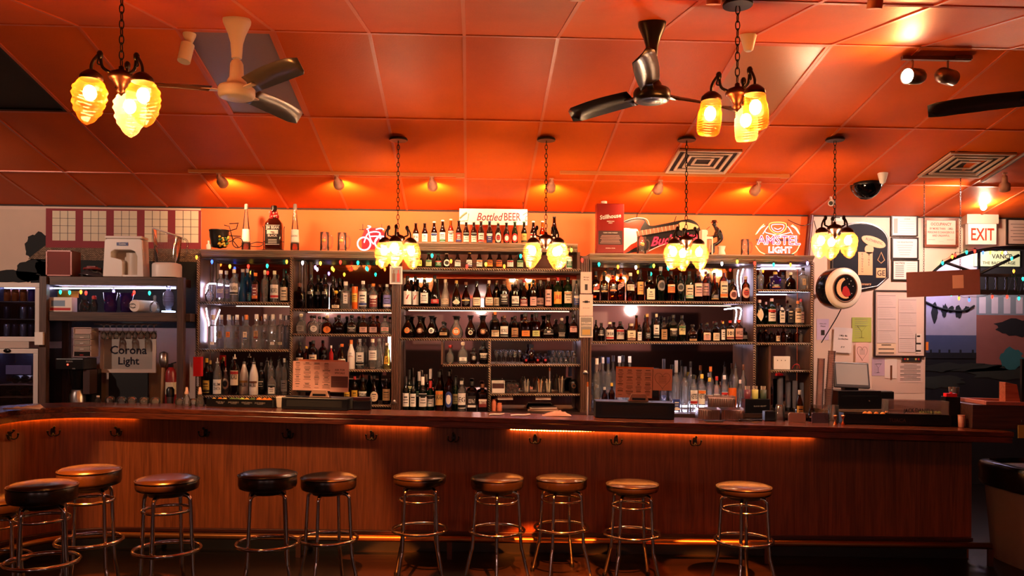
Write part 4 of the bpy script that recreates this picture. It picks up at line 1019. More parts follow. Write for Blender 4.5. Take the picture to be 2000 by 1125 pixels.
shelf_bottles('C2', 'brandy shelf under the beers', '''
796 539 17 tall brown k|w,,R,.06,.5,r|7|whiskey bottle with white label and red seven
+811 540 16 tall brown k|w,,R,.06,.5,r|7|whiskey bottle with red seven, set behind its twin
829 546 18 std brown k|w,,R,.12,.5|-|dark bottle with white label
849 538 20 cog black k|r,,R,.1,.24,w|-|frosted black cognac bottle with red label
869.6 546 22 cog frost c|c,,R,.1,.3|-|frosted pale bottle
891 548 18 cog amber g|c,k,D,.04,.3|-|amber cognac bottle with diamond label
910 551 18 cog amber n|x,g,D,.04,.3|-|amber cognac bottle with dark diamond label
931 549 22 cog brown k|c,,R,.05,.36|-|dark cognac bottle with cream label
955 548 24 cog gold c|c,t,R,.06,.36|-|wide gold cognac bottle with cream label
+970 548 13 std brown n|c,,R,.06,.36|-|slim dark bottle with cream label
985 549 18 std black n|x,h,R,.1,.5|-|black bottle with black label
1006.4 549 16 std brown s|w,k,R,.06,.42|MARTELL|dark cognac bottle with white lettered label
1023 546 16 cog brown r|m,p,R,.04,.3,w|-|dark bottle with red brown label
1041.6 547 14 std brown k|p,,R,.06,.38|-|dark bottle with pinkish label
1055 548 15 cog brown s|p,k,R,.04,.36|MARTELL|smaller dark cognac bottle with pink lettered label
1071 543 14 std gold p|p,,R,.06,.6|-|pale gold bottle with tall pink label
1089 542 18 tall green r|#e8a23a,,R,.12,.52,r|J&B|green whisky bottle with yellow label and red letters
1109 541 20 tall green k|c,t,R,.14,.52|-|green bottle with cream and tan label
1125.6 548 12 std clear k|b,w,R,.1,.45,w|-|clear bottle with blue label by the notices''')
shelf_bottles('C3', 'decanter shelf under the brandies', '''
796 616 25 deca brown k|o,g,O,.2,.46|-|dark brandy decanter with gold disc
820 617 22 deca brown k|n,t,O,.2,.46|-|dark brandy decanter with brown disc
843 617 22 deca brown k|w,h,O,.2,.46|-|dark brandy decanter with white disc
866 628 20 squat brown k|t,,R,.16,.34|-|low dark decanter with tan band
891 617 27 deca clear k|o,c,O,.12,.48|-|wide faceted clear decanter with orange disc
919 616 22 deca amber k|c,n,O,.14,.34|-|amber decanter with small oval label
943.6 616 26 deca amber k|n,o,O,.16,.4|-|wide amber decanter with flared stopper
967 609 18 std brown o|c,t,R,.06,.3|-|dark bottle with orange neck and cream label
985 616 17 std amber n|w,k,R,.08,.52|NOBLE|bourbon bottle with white lettered label
1005.6 617 15 std amber k|t,n,R,.06,.46|-|bourbon bottle with brown picture label
1026 611 21 square amber k|o,,R,.08,.3|-|square bourbon bottle with orange label
1047 611 18 square amber k|#b9c27a,,R,.08,.3|-|square bourbon bottle with lime label
1071 614 22 deca brown k|x,h,R,.16,.36,w|007|dark round decanter with numbered label
1097 621 20 skull grey s|h,,R,.1,.3|-|smoky grey decanter
1120 614 23 squat brown k|p,m,R,.26,.5|-|dark squat decanter with pink label''')
shelf_bottles('CB', 'small mirrored liqueur shelf', '''
879 674 24 globe clear r|-|-|clear globe bottle with red topper
904 668 22 squat clear c|w,k,R,.08,.3|-|clear squat bottle with white cup label
925 681 14 std brown k|x,h,O,.2,.6|-|dark bottle with faint oval label
945 668 17 std black k|x,w,R,.2,.5,w|BLACK/MAGIC|black bottle with white block letters''')
shelf_bottles('C4', 'wine bottle shelf', '''
793.5 735 14 wine dkgreen k|w,,R,.14,.52|-|dark wine bottle with white label, by the post
+800 722 14 wine dkgreen k|#c9c08a,,R,.34,.6|-|tall dark wine bottle with pale green label, behind
807.5 737 13 wine dkgreen k|w,,R,.14,.52|-|dark wine bottle with white label turned aside
+819 726 15 wine dkgreen s|#6b8a6a,w,R,.36,.5|-|tall dark wine bottle with silver neck
826 736 17 wine dkgreen w|w,k,R,.14,.52|-|dark wine bottle with white label and bird mark
841 744 16 wine green r|w,k,R,.14,.52|-|green wine bottle with red capsule
+841 721 14 wine dkgreen w|w,r,R,.3,.55|-|tall wine bottle with white capsule, behind
858 726 16 rum amber k|#c89a5a,o,R,.16,.52|BACARDI|amber rum bottle with orange brown label
877 726 16 tall gold k|b,w,O,.1,.5,w|-|gold tequila bottle with dark blue oval label
+890 737 13 wine green k|#b9b07a,,R,.2,.5|-|green bottle with tan label, behind
902 744 18 std clear s|w,k,R,.1,.6|EG|clear gin bottle with white label
922 745 20 square brown k|x,w,R,.12,.52,w|OLD No.7|square black labelled whiskey bottle
943 750 20 square brown n|m,w,R,.16,.46,w|BITE|square brown bottle with white block letters''')
shelf_bottles('D1', 'scotch shelf', '''
1163 530 15 square amber k|#c8401c,c,S,.28,.56|-|square whisky bottle with slanted red label
1180 531 15 square brown k|x,g,S,.28,.56|-|square whisky bottle with slanted black label
1197 529 16 square amber k|x,o,S,.3,.56|-|square whisky bottle with slanted gold striped label
1212.5 525 16 square amber n|p,,S,.34,.62|-|square whisky bottle with slanted pink label
1231 533 22 std amber c|c,,R,.36,.58|-|wide whisky bottle with cream shoulder label
1250 526 14 std gold k|#e0a050,,R,.2,.6|-|gold whisky bottle with honey coloured label
1270 540 22 square amber k|c,,R,.06,.48|-|square whisky bottle with large cream label
1290 521 18 tall dkgreen s|h,k,O,.3,.6|-|dark green scotch bottle with round grey label
1310 530 20 tall amber k|o,c,R,.28,.56|-|amber scotch bottle with orange label
1329 533 14 std dkgreen k|h,k,O,.34,.62|-|slim dark green scotch bottle with round label
1346 530 17 std green k|c,q,R,.1,.54|-|green scotch bottle with cream label
1363.5 530 17 std amber n|p,c,R,.16,.6|-|amber scotch bottle with pink cream label
1378 530 15 std amber n|p,,R,.2,.6|-|amber scotch bottle with tall pink label
1395 532 17 cog amber k|x,g,R,.06,.24|-|amber tapered whisky bottle with low label
1413 526 17 std amber o|c,o,R,.12,.62|-|amber whisky bottle with orange cap
1431 545 16 std amber k|p,m,O,.1,.5|-|short amber bottle with round pink label
1456 540 18 std amber s|p,r,O,.14,.56|-|amber bottle with round red and pink label''')
shelf_bottles('D2', 'bourbon shelf', '''
1164 625 9 std brown k|-|-|slim dark bottle at the end by the notices
1174 632 12 std brown k|x,w,R,.3,.7,w|-|dark bottle with black label
1191 629 21 std amber c|w,r,R,.1,.6|JIM BEAM|bourbon bottle with white label and red seal
1211 628 20 std amber k|w,r,R,.1,.6|JIM BEAM|bourbon bottle with white label and black cap
1233 632 20 square amber c|c,n,R,.06,.6|-|square bourbon bottle with cream label
1249 630 9 std brown n|w,,R,.04,.5|-|slim brown bottle with white label
1264 613 21 cog gold g|x,,N,.1,.32,w|-|bell shaped bottle with gold neck
1282 613 12 std amber c|w,k,R,.14,.6|-|amber bottle with tall white label
1297 620 13 std brown k|t,,R,.08,.5|-|dark bottle with tan label
1315 615 16 std dkgreen k|x,c,R,.2,.5|-|dark green whiskey bottle
1332 616 14 std dkgreen k|#d9cf9a,e,R,.26,.6|JAMESON|green whiskey bottle with cream label
1353 634 24 squat brown k|t,,R,.04,.16|-|low dark squat bottle with tan strip
1380 632 19 squat amber k|p,c,R,.08,.5|-|squat bourbon bottle with pink label
1398 630 15 std amber k|c,,R,.06,.46|-|bourbon bottle with cream label
1412 628 9 std gold y|w,,R,.1,.6|-|slim gold bottle with yellow top
1426 626 16 std amber r|c,m,R,.12,.6|101|bourbon bottle with cream label numbered high
1443 624 17 std amber r|p,m,R,.12,.6|WILD|bourbon bottle with pink tan label
1453 640 14 std black k|x,h,R,.2,.5|-|short black bottle beside the divider''')
shelf_bottles('D3', 'back counter below the bourbons', '''
1166 700 15 tall clear w|-|-|tall clear vodka bottle beside the post
+1178 698 13 tall clear w|-|-|clear vodka bottle set behind
1167 752 14 std clear s|o,w,R,.3,.5|-|short clear bottle with orange band
1181 756 13 std amber s|n,,R,.1,.5|-|short amber bottle
+1188 698 15 tall clear b|-|-|clear vodka bottle with blue cap
1195 748 13 std amber y|-|-|small amber bottle near the menu screen
+1210 696 15 tall clear w|-|-|clear vodka bottle behind the menu screen
+1230 696 15 tall clear w|-|-|clear vodka bottle hidden behind the menu screen
1321 704 17 wine clear h|b,w,R,.02,.24,w|-|tall clear bottle with blue base label
1338 716 16 wine clear k|-|-|tall clear bottle without label
+1349 706 13 std clear k|-|-|clear bottle at the back with black cap
1355 732 16 std clear k|w,r,R,.2,.58|KETEL|clear vodka bottle with white and red label
1371 731 16 std clear y|w,o,R,.2,.58|KETEL|clear vodka bottle with white and orange label
+1388 716 14 std clear o|-|-|clear bottle with orange cap at the back
1386 738 14 std clear y|w,o,R,.24,.5|-|clear bottle with yellow cap
1400 735 14 std clear r|w,o,R,.24,.5|-|clear bottle with red cap
1415 733 15 std clear w|w,r,R,.24,.54|-|clear bottle with white pourer
1431 758 16 tub orange -|-|-|plain orange tall cup
1446 742 12 std clear w|-|-|slim clear bottle beside the orange cup
+1437 708 14 std clear K|-|-|clear bottle with black pourer at the back
+1452 712 13 std clear n|-|-|clear bottle with brown cap at the back''', ZC)
shelf_bottles('E1', 'small top shelf beside the scotches', '''
1485 526 14 skull clear s|-|-|clear faceted decanter by the divider
1514 531 27 square purple g|k,o,R,.1,.3|-|purple square decanter with gold stopper
1544 532 27 squat brown c|-|-|round brown decanter
1568 523 16 square clear k|t,,N,.2,.5|-|square clear bottle with fish like mark''')
shelf_bottles('E2', 'gin shelf', '''
1483 586 18 tall dkgreen p|c,,D,.12,.66|-|dark green gin bottle with diamond label
1507 583 17 std green p|w,r,R,.12,.58|-|bright green gin bottle with white label
+1496 590 10 std green p|-|-|green gin bottle half hidden
1526 592 13 square navy -|w,,R,.08,.8|-|blue bottle with white panel
1543 592 13 square navy -|x,c,R,.08,.8,c|-|blue bottle with black panel
1558 588 14 std clear o|c,t,R,.08,.7|-|clear bottle with tan panel and orange cap
1564 584 13 std clear r|p,,R,.08,.5|-|clear bottle with red cap''')
shelf_bottles('E3', 'miniature shelf above the router', '''
1485 645 9 std amber k|-|-|amber miniature bottle by the divider
1496 644 9 std amber n|-|-|amber miniature bottle with brown cap
1507 646 9 std brown k|-|-|dark miniature bottle
1519 643 9 std amber k|c,,R|-|amber miniature with cream label
1530 641 10 std gold k|-|-|gold miniature bottle
1543 645 12 square brown k|-|-|square dark miniature bottle
1555 650 11 tub gold -|-|-|tapered amber tasting glass
1564 646 9 std clear w|-|-|clear miniature bottle''')
# ================================================================== THINGS ON TOP OF THE CABINETS
def RP(px0, py0, px1, py1, Y):
    """photo rectangle on the plane y=Y: x0, z0 (low), x1, z1"""
    a, b = PY(px0, (py0+py1)/2, Y), PY(px1, (py0+py1)/2, Y); c0, c1 = PY((px0+px1)/2, py1, Y), PY((px0+px1)/2, py0, Y)
    return a.x, c0.z, b.x, c1.z
def col(c, rough=.5, **k): return mat('paint_'+c.strip('#')+('' if rough == .5 else '_%d' % int(rough*100))+('m' if k.get('metal') else ''), c, rough=rough, **k)
def pbox(mb, px0, py0, px1, py1, Y, d, m=0):
    x0, z0, x1, z1 = RP(px0, py0, px1, py1, Y); mb.box(x0, Y, z0, x1, Y+d, z1, m); return x0, z0, x1, z1
YT = YF+.06
m_neonw = emit('neon_white', '#ffe9f2', .9); m_neonr = emit('neon_red', '#ff2a48', 1.3); m_neong = emit('neon_green', '#b8ff9a', .8); m_neony = emit('neon_yellow', '#ffe070', .8); m_neonb = emit('neon_blue', '#b8d0ff', .9)
clearg = glass('clear_glassware', '#f6f8f8', '#d8dcdc', body=.07, bodycol='#f0ece8')
def mug(px0, px1, py0, Y, z, label, cat='mug', group='empty glass mugs on the cabinets', emblem=True, side=1):
    x0, x1 = PY(px0, 480, Y).x, PY(px1, 480, Y).x; h = PY((px0+px1)/2, py0, Y).z-z; R = (x1-x0)/2
    t = thing('beer_mug', label, cat, ((x0+x1)/2, Y, z+.001), group=group)
    MB().lathe([(R*.2, .004), (R*.95, 0), (R, .012), (R*.96, h*.5), (R, h), (R*.93, h), (R*.88, h*.5), (R*.9, .02), (.001, .018)], 24, cap=(0, 0)).build('glass_body', clearg, t)
    MB().tube(smoothpath([(side*R*.93, 0, h*.82), (side*R*1.5, 0, h*.8), (side*R*1.7, 0, h*.5), (side*R*1.45, 0, h*.2), (side*R*.95, 0, h*.2)], 5), R*.16, 8).build('handle', clearg, t)
    if emblem: MB().lathe([(.0005, 0), (R*.42, 0), (R*.42, .002), (.0005, .003)], 18).build('emblem', cm('g'), t, (0, -R*1.0, h*.55), rx=pi/2)
    return t
# bicycle planter
b0 = PY(428, 480, YT); t = thing('bicycle_planter', 'black metal bicycle planter with a bucket and yellow flowers', 'planter', (b0.x, YT, zt1+.001)); S_ = SCL(428, YT)
def pp(px, py): p = PY(px, py, YT); return (p.x-b0.x, 0, p.z-zt1)
MB().lathe([(.07, 0), (.078, .02), (.08, .06), (.09, .1), (.092, .15), (.097, .16), (.097, .17), (.088, .17), (.07, .02), (.001, .015)], 20, cap=(0, 0)).build('bucket', mat('ribbed_black', '#17120f', rough=.4, metal=.4), t, (0, 0, .03))
b = MB()
for a in ([(438, 440), (448, 442), (455, 470)], [(445, 452), (462, 447), (464, 438)], [(448, 437), (466, 436)], [(440, 460), (470, 462)], [(432, 478), (455, 470)], [(455, 470), (466, 484)]): b.tube([pp(*q) for q in a], .005, 6)
b.ring(pp(430, 474), .055, .005, 20, 6, 'y'); b.ring(pp(464, 474), .05, .005, 20, 6, 'y'); b.build('frame', m_iron, t, (0, .0, 0))
b = MB(); rnd = random.Random(5)
for i in range(26): b.ball((pp(444, 474)[0]+rnd.uniform(-.045, .045), -.11+rnd.uniform(-.02, .02), pp(444, 474)[2]+rnd.uniform(-.045, .05)), .012, 6, 4, m=0 if i % 3 else 1)
b.build('flowers', [cm('y'), cm('e')], t)
o = thing('squeeze_bottle', 'small white plastic bottle beside the bicycle planter', 'bottle', (PY(409, 480, YT).x, YT-.02, zt1+.001))
MB().lathe([(.022, 0), (.024, .01), (.024, .05), (.01, .062), (.01, .07)], 14).build('body', m_white, o); MB().lathe([(.012, .07), (.012, .088), (.008, .092)], 12).build('cap', m_white, o)
def yard(px, py0, w, label, lab, base):
    x = PY(px, 480, YT).x; h = PY(px, py0, YT).z-zt1; R = w/2*SCL(px, YT)
    t = thing('tall_bottle', label, 'bottle', (x, YT+.045, zt1+.001), group='tall tapered bottles on the cabinet')
    MB().lathe([(R*.9, 0), (R, .01), (R*.98, h*.2), (R*.8, h*.45), (R*.5, h*.7), (R*.34, h*.86), (R*.34, h*.97)], 24).build('glass_body', clearg, t)
    MB().lathe([(R*.86, .012), (R*.94, .02), (R*.92, h*.17), (.001, h*.17)], 20, cap=(1, 0)).build('liquid', G['gold'], t)
    L = MB(); L.lathe([(R*.985, h*.19), (R*.83, h*.46)], 24, cap=(0, 0)); L.text('PERONI' if base != 'pale' else '', 0, -R*1.0, h*.3, .02, w=R*1.5, m=1); L.build('label', [cm('w'), cm('h')], t)
    MB().lathe([(R*.42, h*.88), (R*.42, h*.98), (R*.3, h)], 14).build('cap', cm('h'), t)
yard(478, 397, 17, 'tall tapered gold bottle with pale label, beside the bicycle planter', 0, 'pale')
yard(574, 397, 17, 'tall tapered clear bottle with white label, beside the giant whiskey bottle', 0, 'x')
# giant whiskey bottle in a wire cradle
x = PY(535, 480, YT).x; h = PY(535, 402, YT).z-zt1; w = 33*SCL(535, YT)
t = thing('giant_whiskey_bottle', 'giant brown whiskey bottle with red ruffle at its neck, in a wire cradle', 'bottle', (x, YT, zt1+.001))
R = w/2
MB().lathe([(R*.9, .012), (R, .025), (R, h*.55), (R*.95, h*.61), (R*.6, h*.70), (R*.3, h*.76), (R*.27, h*.92)], 32, ex=5, sy=.75).build('glass_body', mat('big_bottle_glass', '#3a0f08', rough=.08, spec=.7), t)
L = MB(); L.box(-R*.82, -R*.765, h*.12, R*.82, -R*.75, h*.56, 0)
for z0, z1 in ((.125, .135), (.545, .555)): L.box(-R*.8, -R*.772, h*z0, R*.8, -R*.764, h*z1, 1)
L.text('JIM BEAM', 0, -R*.775, h*.47, .03, w=R*1.5, m=1); L.box(-R*.65, -R*.772, h*.36, R*.65, -R*.764, h*.45, 1); L.text('BLACK', 0, -R*.776, h*.30, .022, w=R*1.1, m=1); L.lathe([(.001, 0), (.018, 0), (.018, .003), (.001, .004)], 16, (0, -R*.775, h*.40), m=2)
for i in range(3): L.box(-R*.5, -R*.772, h*(.16+.035*i), R*.5, -R*.764, h*(.172+.035*i), 1)
L.build('label', [cm('x'), cm('w'), cm('r')], t)
MB().lathe([(R*.34, h*.9), (R*.34, h*.985), (R*.28, h)], 16).build('cap', cm('k'), t)
b = MB(); rnd = random.Random(2)
for i in range(60): a = rnd.uniform(0, 2*pi); z = h*rnd.uniform(.70, .86); r = R*rnd.uniform(.3, .48); b.ball((r*cos(a), r*sin(a), z), .012, 6, 4, m=0 if rnd.random() < .85 else 1)
b.build('ruffle', [mat('red_ruffle', '#c01a18', rough=.6), cm('p')], t)
b = MB()
for s in (-1, 1): b.tube(smoothpath([(s*R*1.15, -.01, .01), (s*R*1.2, -.01, h*.2), (s*R*1.2, -.01, h*.5), (s*R*1.3, -.01, h*.53)], 4), .004, 6); b.tube([(s*R*1.15, -.06, .006), (s*R*1.15, .06, .006)], .004, 6)
b.tube([(-R*1.15, -.05, .006), (R*1.15, -.05, .006)], .004, 6); b.tube([(-R*1.2, -.01, h*.2), (-R*1.02, -.01, h*.2)], .004, 6); b.tube([(R*1.2, -.01, h*.2), (R*1.02, -.01, h*.2)], .004, 6); b.build('cradle', m_iron, t)
q_ = [P3(488, 478, YT-.03), P3(500, 473, YT-.02), P3(514, 475, YT+.02), P3(508, 481, YT-.03), P3(492, 481, YT)]
q_ = [(p[0], p[1], max(p[2], zt1+.006)) for p in q_]
tag(MB().tube(smoothpath(q_, 5, True), .004, 6, True).build('cable', m_blk), 'black cable looped on the cabinet top beside the giant whiskey bottle', 'cable')
mug(625, 643, 454, YT, zt1, 'empty glass beer mug with gold emblem, closer to the giant whiskey bottle')
mug(659, 677, 455, YT, zt1, 'empty glass beer mug with gold emblem, closer to the neon bicycle')
# neon bicycle
YN = YF+.05
t = thing('neon_sign', 'white neon bicycle sign on a red backing, standing on the cabinet top', 'neon sign', (PY(728, 480, YN).x, YN, zt1)); o0 = t.location
def np_(px, py, dy=0): p = PY(px, py, YN); return (p.x-o0.x, dy, p.z-o0.z)
def nb(name, m, curves, r=.0065, cl=(), dy=0):
    b = MB()
    for i, c in enumerate(curves): b.tube(smoothpath([np_(*q, dy) for q in c], 5, i in cl), r, 7, i in cl)
    return b.build(name, m, t)
s = SCL(728, YN)
b = MB(); b.ring(np_(711, 476), 12.5*s, .0075, 28, 8, 'y'); b.ring(np_(745, 474), 12.5*s, .0075, 28, 8, 'y'); b.build('wheel_tube', m_neonw, t)
nb('frame_tube', m_neonw, [[(711, 474), (720, 455), (742, 455), (730, 476)], [(719, 449), (724, 468), (730, 477)], [(742, 455), (746, 474)], [(716, 448), (724, 443), (718, 441)], [(734, 448), (744, 446), (750, 449)], [(722, 462), (740, 462), (744, 472)]], .006)
pts = [np_(*q) for q in ((706, 486), (706, 462), (712, 446), (740, 444), (754, 458), (757, 478), (750, 487), (715, 487))]
MB().prism([(p[0], p[2]) for p in pts], .02, .028).build('backing', mat('neon_backing', '#b01626', rough=.4), t)
b = MB()
for px in (711, 745): b.tube([np_(px-3 if px < 720 else px, 437, .024), np_(px if px > 720 else px-3, 449, .024)], .003, 6); b.tube([np_(px-10, 448, .024), np_(px+10, 448, .024)], .003, 6)
b.box(np_(707, 487)[0], .0, .0, np_(752, 487)[0], .05, .012); b.build('stand', m_iron, t)
# hanging painted board
YS = YF+.19; x0, z0, x1, z1 = RP(897, 408, 1030, 439, YS)
t = thing('bar_sign', 'white hand-painted bottled beer sign hanging on two cords', 'sign', ((x0+x1)/2, YS, z1)); cx = (x0+x1)/2
b = MB(); b.box(x0-cx, 0, z0-z1, x1-cx, .012, 0, 0); H_ = z1-z0
b.text('Bottled', -.045, -.001, -H_*.74, H_*.5, w=.25, m=1, slant=.25); b.text('BEER', .19, -.001, -H_*.72, H_*.5, w=.17, m=1)
b.tube(smoothpath([(.30, 0, -.06), (.34, 0, -.035), (.355, 0, -.06), (.33, 0, -.08), (.335, 0, -.12)], 5), .003, 5, m=2); b.tube([(.318, 0, -.1), (.335, 0, -.125), (.352, 0, -.1)], .003, 5, m=2)
b.tube(smoothpath([(-.34, 0, -.1), (-.31, 0, -.07), (-.27, 0, -.04)], 4), .01, 6, m=3); b.tube([(-.33, 0, -.13), (-.26, 0, -.12), (-.25, 0, -.05)], .004, 5, m=3)
b.build('board', [cm('w'), mat('sign_maroon', '#7a1f3a'), cm('x'), mat('sign_sage', '#7c8a6a')], t)
for sx_ in (-1, 1):
    xx = sx_*(x1-x0)*.44; MB().tube([(xx, .006, 0), (xx*.985, 0, ceil_z(YS)-z1)], .0025, 5).build('cord', m_dark, t)
# big tin
YK = YF+.0; x0, z0, x1, z1 = RP(1164, 399, 1217, 494, YK); zb = zt3+.001; cx = (x0+x1)/2; hh = z1-zb; w = (x1-x0)/2
t = thing('whiskey_tin', 'large red square whiskey tin with a white screw cap', 'tin', (cx, YK, zb))
b = MB(); b.box(-w, -.05, 0, w, .06, hh); b.build('body', mat('tin_red', '#8a1f18', rough=.3, metal=.2), t, bevel=.006)
b = MB(); b.text('Stillhouse', 0, -.0535, hh*.70, hh*.085, w=w*1.55, m=0, fn=lambda a, c: (a, -.0535, c+a*.12)); b.text('AMERICAN', 0, -.0535, hh*.63, hh*.022, w=w*.9, m=0); b.text('SPIRIT', 0, -.0535, hh*.595, hh*.022, w=w*.7, m=0)
b.box(-w*.88, -.053, hh*.17, w*.88, -.0515, hh*.45, 1); b.text('CLEAR CORN WHISKEY', 0, -.0545, hh*.40, hh*.02, w=w*1.4, m=0)
for i in range(6): b.box(-w*(.75-.05*(i % 3)), -.0545, hh*(.2+.03*i), w*(.75-.05*(i % 3)), -.053, hh*(.208+.03*i), 2)
b.text('ORIGINAL 750 ML', 0, -.0535, hh*.09, hh*.018, w=w*1.3, m=0); b.build('label', [cm('w'), mat('tin_panel', '#3a2426', rough=.4), cm('p')], t)
MB().lathe([(.026, 0), (.03, .008), (.03, .026), (.026, .03)], 20).build('cap', m_white, t, (-w*.42, .0, hh))
# neon guitar
YG = YF+.16; t = thing('neon_sign', 'neon guitar beer sign with red script across a black backing', 'neon sign', (PY(1290, 490, YG).x, YG, zt3+.006)); o0 = t.location; YN = YG
def gp(L): return [(np_(*q)[0], np_(*q)[2]) for q in L]
def gprism(name, L, y0, y1, m, smooth=True):
    pts = smoothpath([(x, 0, z) for x, z in gp(L)], 5, True) if smooth else [(x, 0, z) for x, z in gp(L)]
    return MB().prism([(p[0], p[2]) for p in pts], y0, y1).build(name, m, t)
OUT = [(1214, 436), (1234, 428), (1258, 426), (1270, 440), (1300, 436), (1328, 430), (1350, 428), (1366, 440), (1368, 462), (1340, 466), (1300, 474), (1270, 487), (1240, 492), (1214, 492)]
gprism('backing', OUT, .02, .032, m_blk)
gprism('body', [(1212, 440), (1228, 436), (1246, 430), (1258, 432), (1252, 444), (1250, 455), (1258, 472), (1240, 484), (1212, 493)], -.004, .018, mat('guitar_red', '#d02c10', rough=.25))
gprism('pickguard', [(1214, 449), (1236, 447), (1246, 450), (1244, 470), (1232, 478), (1214, 490)], -.008, -.004, cm('w'))
b = MB(); n0, n1, n2, n3 = gp([(1242, 452), (1326, 438), (1327, 447), (1244, 462)]); b.prism([n0, n1, n2, n3], -.014, -.008, 0)
for i in range(11):
    f = (i+.5)/11; a = (n0[0]+(n1[0]-n0[0])*f, n0[1]+(n1[1]-n0[1])*f); c_ = (n3[0]+(n2[0]-n3[0])*f, n3[1]+(n2[1]-n3[1])*f); b.tube([(a[0], -.0155, a[1]), (c_[0], -.0155, c_[1])], .0015, 4, m=1)
b.build('neck', [mat('guitar_neck', '#6b4630', rough=.4), cm('c')], t)
gprism('headstock', [(1326, 436), (1340, 434), (1360, 440), (1362, 446), (1340, 449), (1327, 449)], -.014, -.006, mat('guitar_maple', '#d8a070', rough=.35))
b = MB(); c0 = np_(1320, 474); b.text('Budweiser', 0, -.016, 0, 18*s, w=104*s, m=0, slant=.35, fn=lambda a, c_: (c0[0]+a, -.014, c0[2]+c_+a*.15)); b.build('script_tube', mat('neon_script_off', '#a8202c', rough=.2, em='#ff2030', ems=1.2), t)
b = MB(); b.tube(smoothpath([np_(*q, -.005) for q in ((1262, 493), (1290, 480), (1330, 468), (1368, 464))], 5), .004, 6); b.tube(smoothpath([np_(*q, -.008) for q in ((1214, 434), (1240, 426), (1262, 428), (1268, 440))], 5), .0035, 6); b.build('outline_tube', mat('neon_tube_off', '#d8cfcf', rough=.15), t)
b = MB(); b.tube([np_(1243, 431, .026), np_(1246, 416, .026)], .004, 6); b.tube([np_(1318, 434, .026), np_(1322, 421, .026)], .004, 6); b.box(np_(1230, 490)[0], .01, 0, np_(1290, 490)[0], .05, .012); b.build('stand', m_iron, t)
mug(1244, 1262, 463, YF+.02, zt3, 'glass beer mug with gold emblem in front of the guitar sign, nearer the tin')
mug(1305, 1324, 464, YF+.02, zt3, 'glass beer mug with gold emblem in front of the guitar sign, nearer the pendant')
mug(1447, 1463, 468, YF+.03, zt3, 'glass beer mug beside the neon lager sign', emblem=False)
# pianist figurine
YQ = YF+.05; t = thing('pianist_figurine', 'dark resin figurine of a person playing a small white piano', 'figurine', (PY(1393, 490, YQ).x, YQ, zt3+.001)); o0 = t.location
def fp(px, py, y=0): p = PY(px, py, YQ); return (p.x-o0.x, y, p.z-o0.z)
S1 = SCL(1393, YQ)
b = MB(); x0, z0, x1, z1 = [v-(o0.x if i % 2 == 0 else o0.z) for i, v in enumerate(RP(1368, 450, 1378, 497, YQ))]; b.box(x0, -.05, 0, x1, .05, z1); x2 = fp(1390, 470)[0]; zk = fp(1385, 463)[2]; b.box(x1, -.045, zk-.025, x2, .045, zk); b.box(x2-.012, -.045, 0, x2, -.033, zk-.02); b.box(x2-.012, .033, 0, x2, .045, zk-.02); b.box(x1-.01, -.04, zk+.02, x1+.012, .04, zk+.06)
b.build('piano', mat('figurine_white', '#e8d8c8', rough=.4), t, bevel=.002)
MB().lathe([(.04, 0), (.043, .01), (.03, .05), (.042, fp(1408, 481)[2])], 16).build('stool', mat('figurine_white', '#e8d8c8'), t, (fp(1409, 490)[0], 0, 0))
def skin(name, V, E, m, root=0, sub=2):
    me = bpy.data.meshes.new(name); me.from_pydata([v[0] for v in V], E, []); me.materials.append(m)
    o = link(name, me, t); sk = o.modifiers.new('skin', 'SKIN')
    for i, v in enumerate(V): r = v[1]; me.skin_vertices[0].data[i].radius = (r, r)
    me.skin_vertices[0].data[root].use_root = True; sk.use_smooth_shade = True; ss = o.modifiers.new('s', 'SUBSURF'); ss.levels = sub; ss.render_levels = sub
    return o
m_res = mat('dark_resin', '#1c1412', rough=.25)
V = [(fp(1408, 477), .034), (fp(1407, 462), .034), (fp(1403, 450), .034), (fp(1397, 443), .016), (fp(1395, 438), .024), (fp(1393, 435), .024),
     (fp(1402, 450, -.035), .017), (fp(1397, 462, -.04), .014), (fp(1386, 464, -.03), .011), (fp(1382, 463.5, -.03), .012), (fp(1402, 450, .035), .017), (fp(1397, 462, .04), .014), (fp(1386, 464, .03), .011), (fp(1382, 463.5, .03), .012),
     (fp(1399, 477, -.025), .02), (fp(1392, 478, -.028), .017), (fp(1393, 493, -.028), .012), (fp(1388, 495.5, -.03), .012), (fp(1399, 477, .025), .02), (fp(1392, 478, .028), .017), (fp(1393, 493, .028), .012), (fp(1388, 495.5, .03), .012)]
skin('figure', V, [(0, 1), (1, 2), (2, 3), (3, 4), (4, 5), (2, 6), (6, 7), (7, 8), (8, 9), (2, 10), (10, 11), (11, 12), (12, 13), (0, 14), (14, 15), (15, 16), (16, 17), (0, 18), (18, 19), (19, 20), (20, 21)], m_res)
MB().lathe([(.036, 0), (.036, .004), (.024, .006), (.025, .022), (.02, .026), (.001, .027)], 16).build('hat', m_res, t, fp(1395, 435))
MB().tube([fp(1379, 449), fp(1386, 443)], .003, 6).build('microphone', m_res, t)
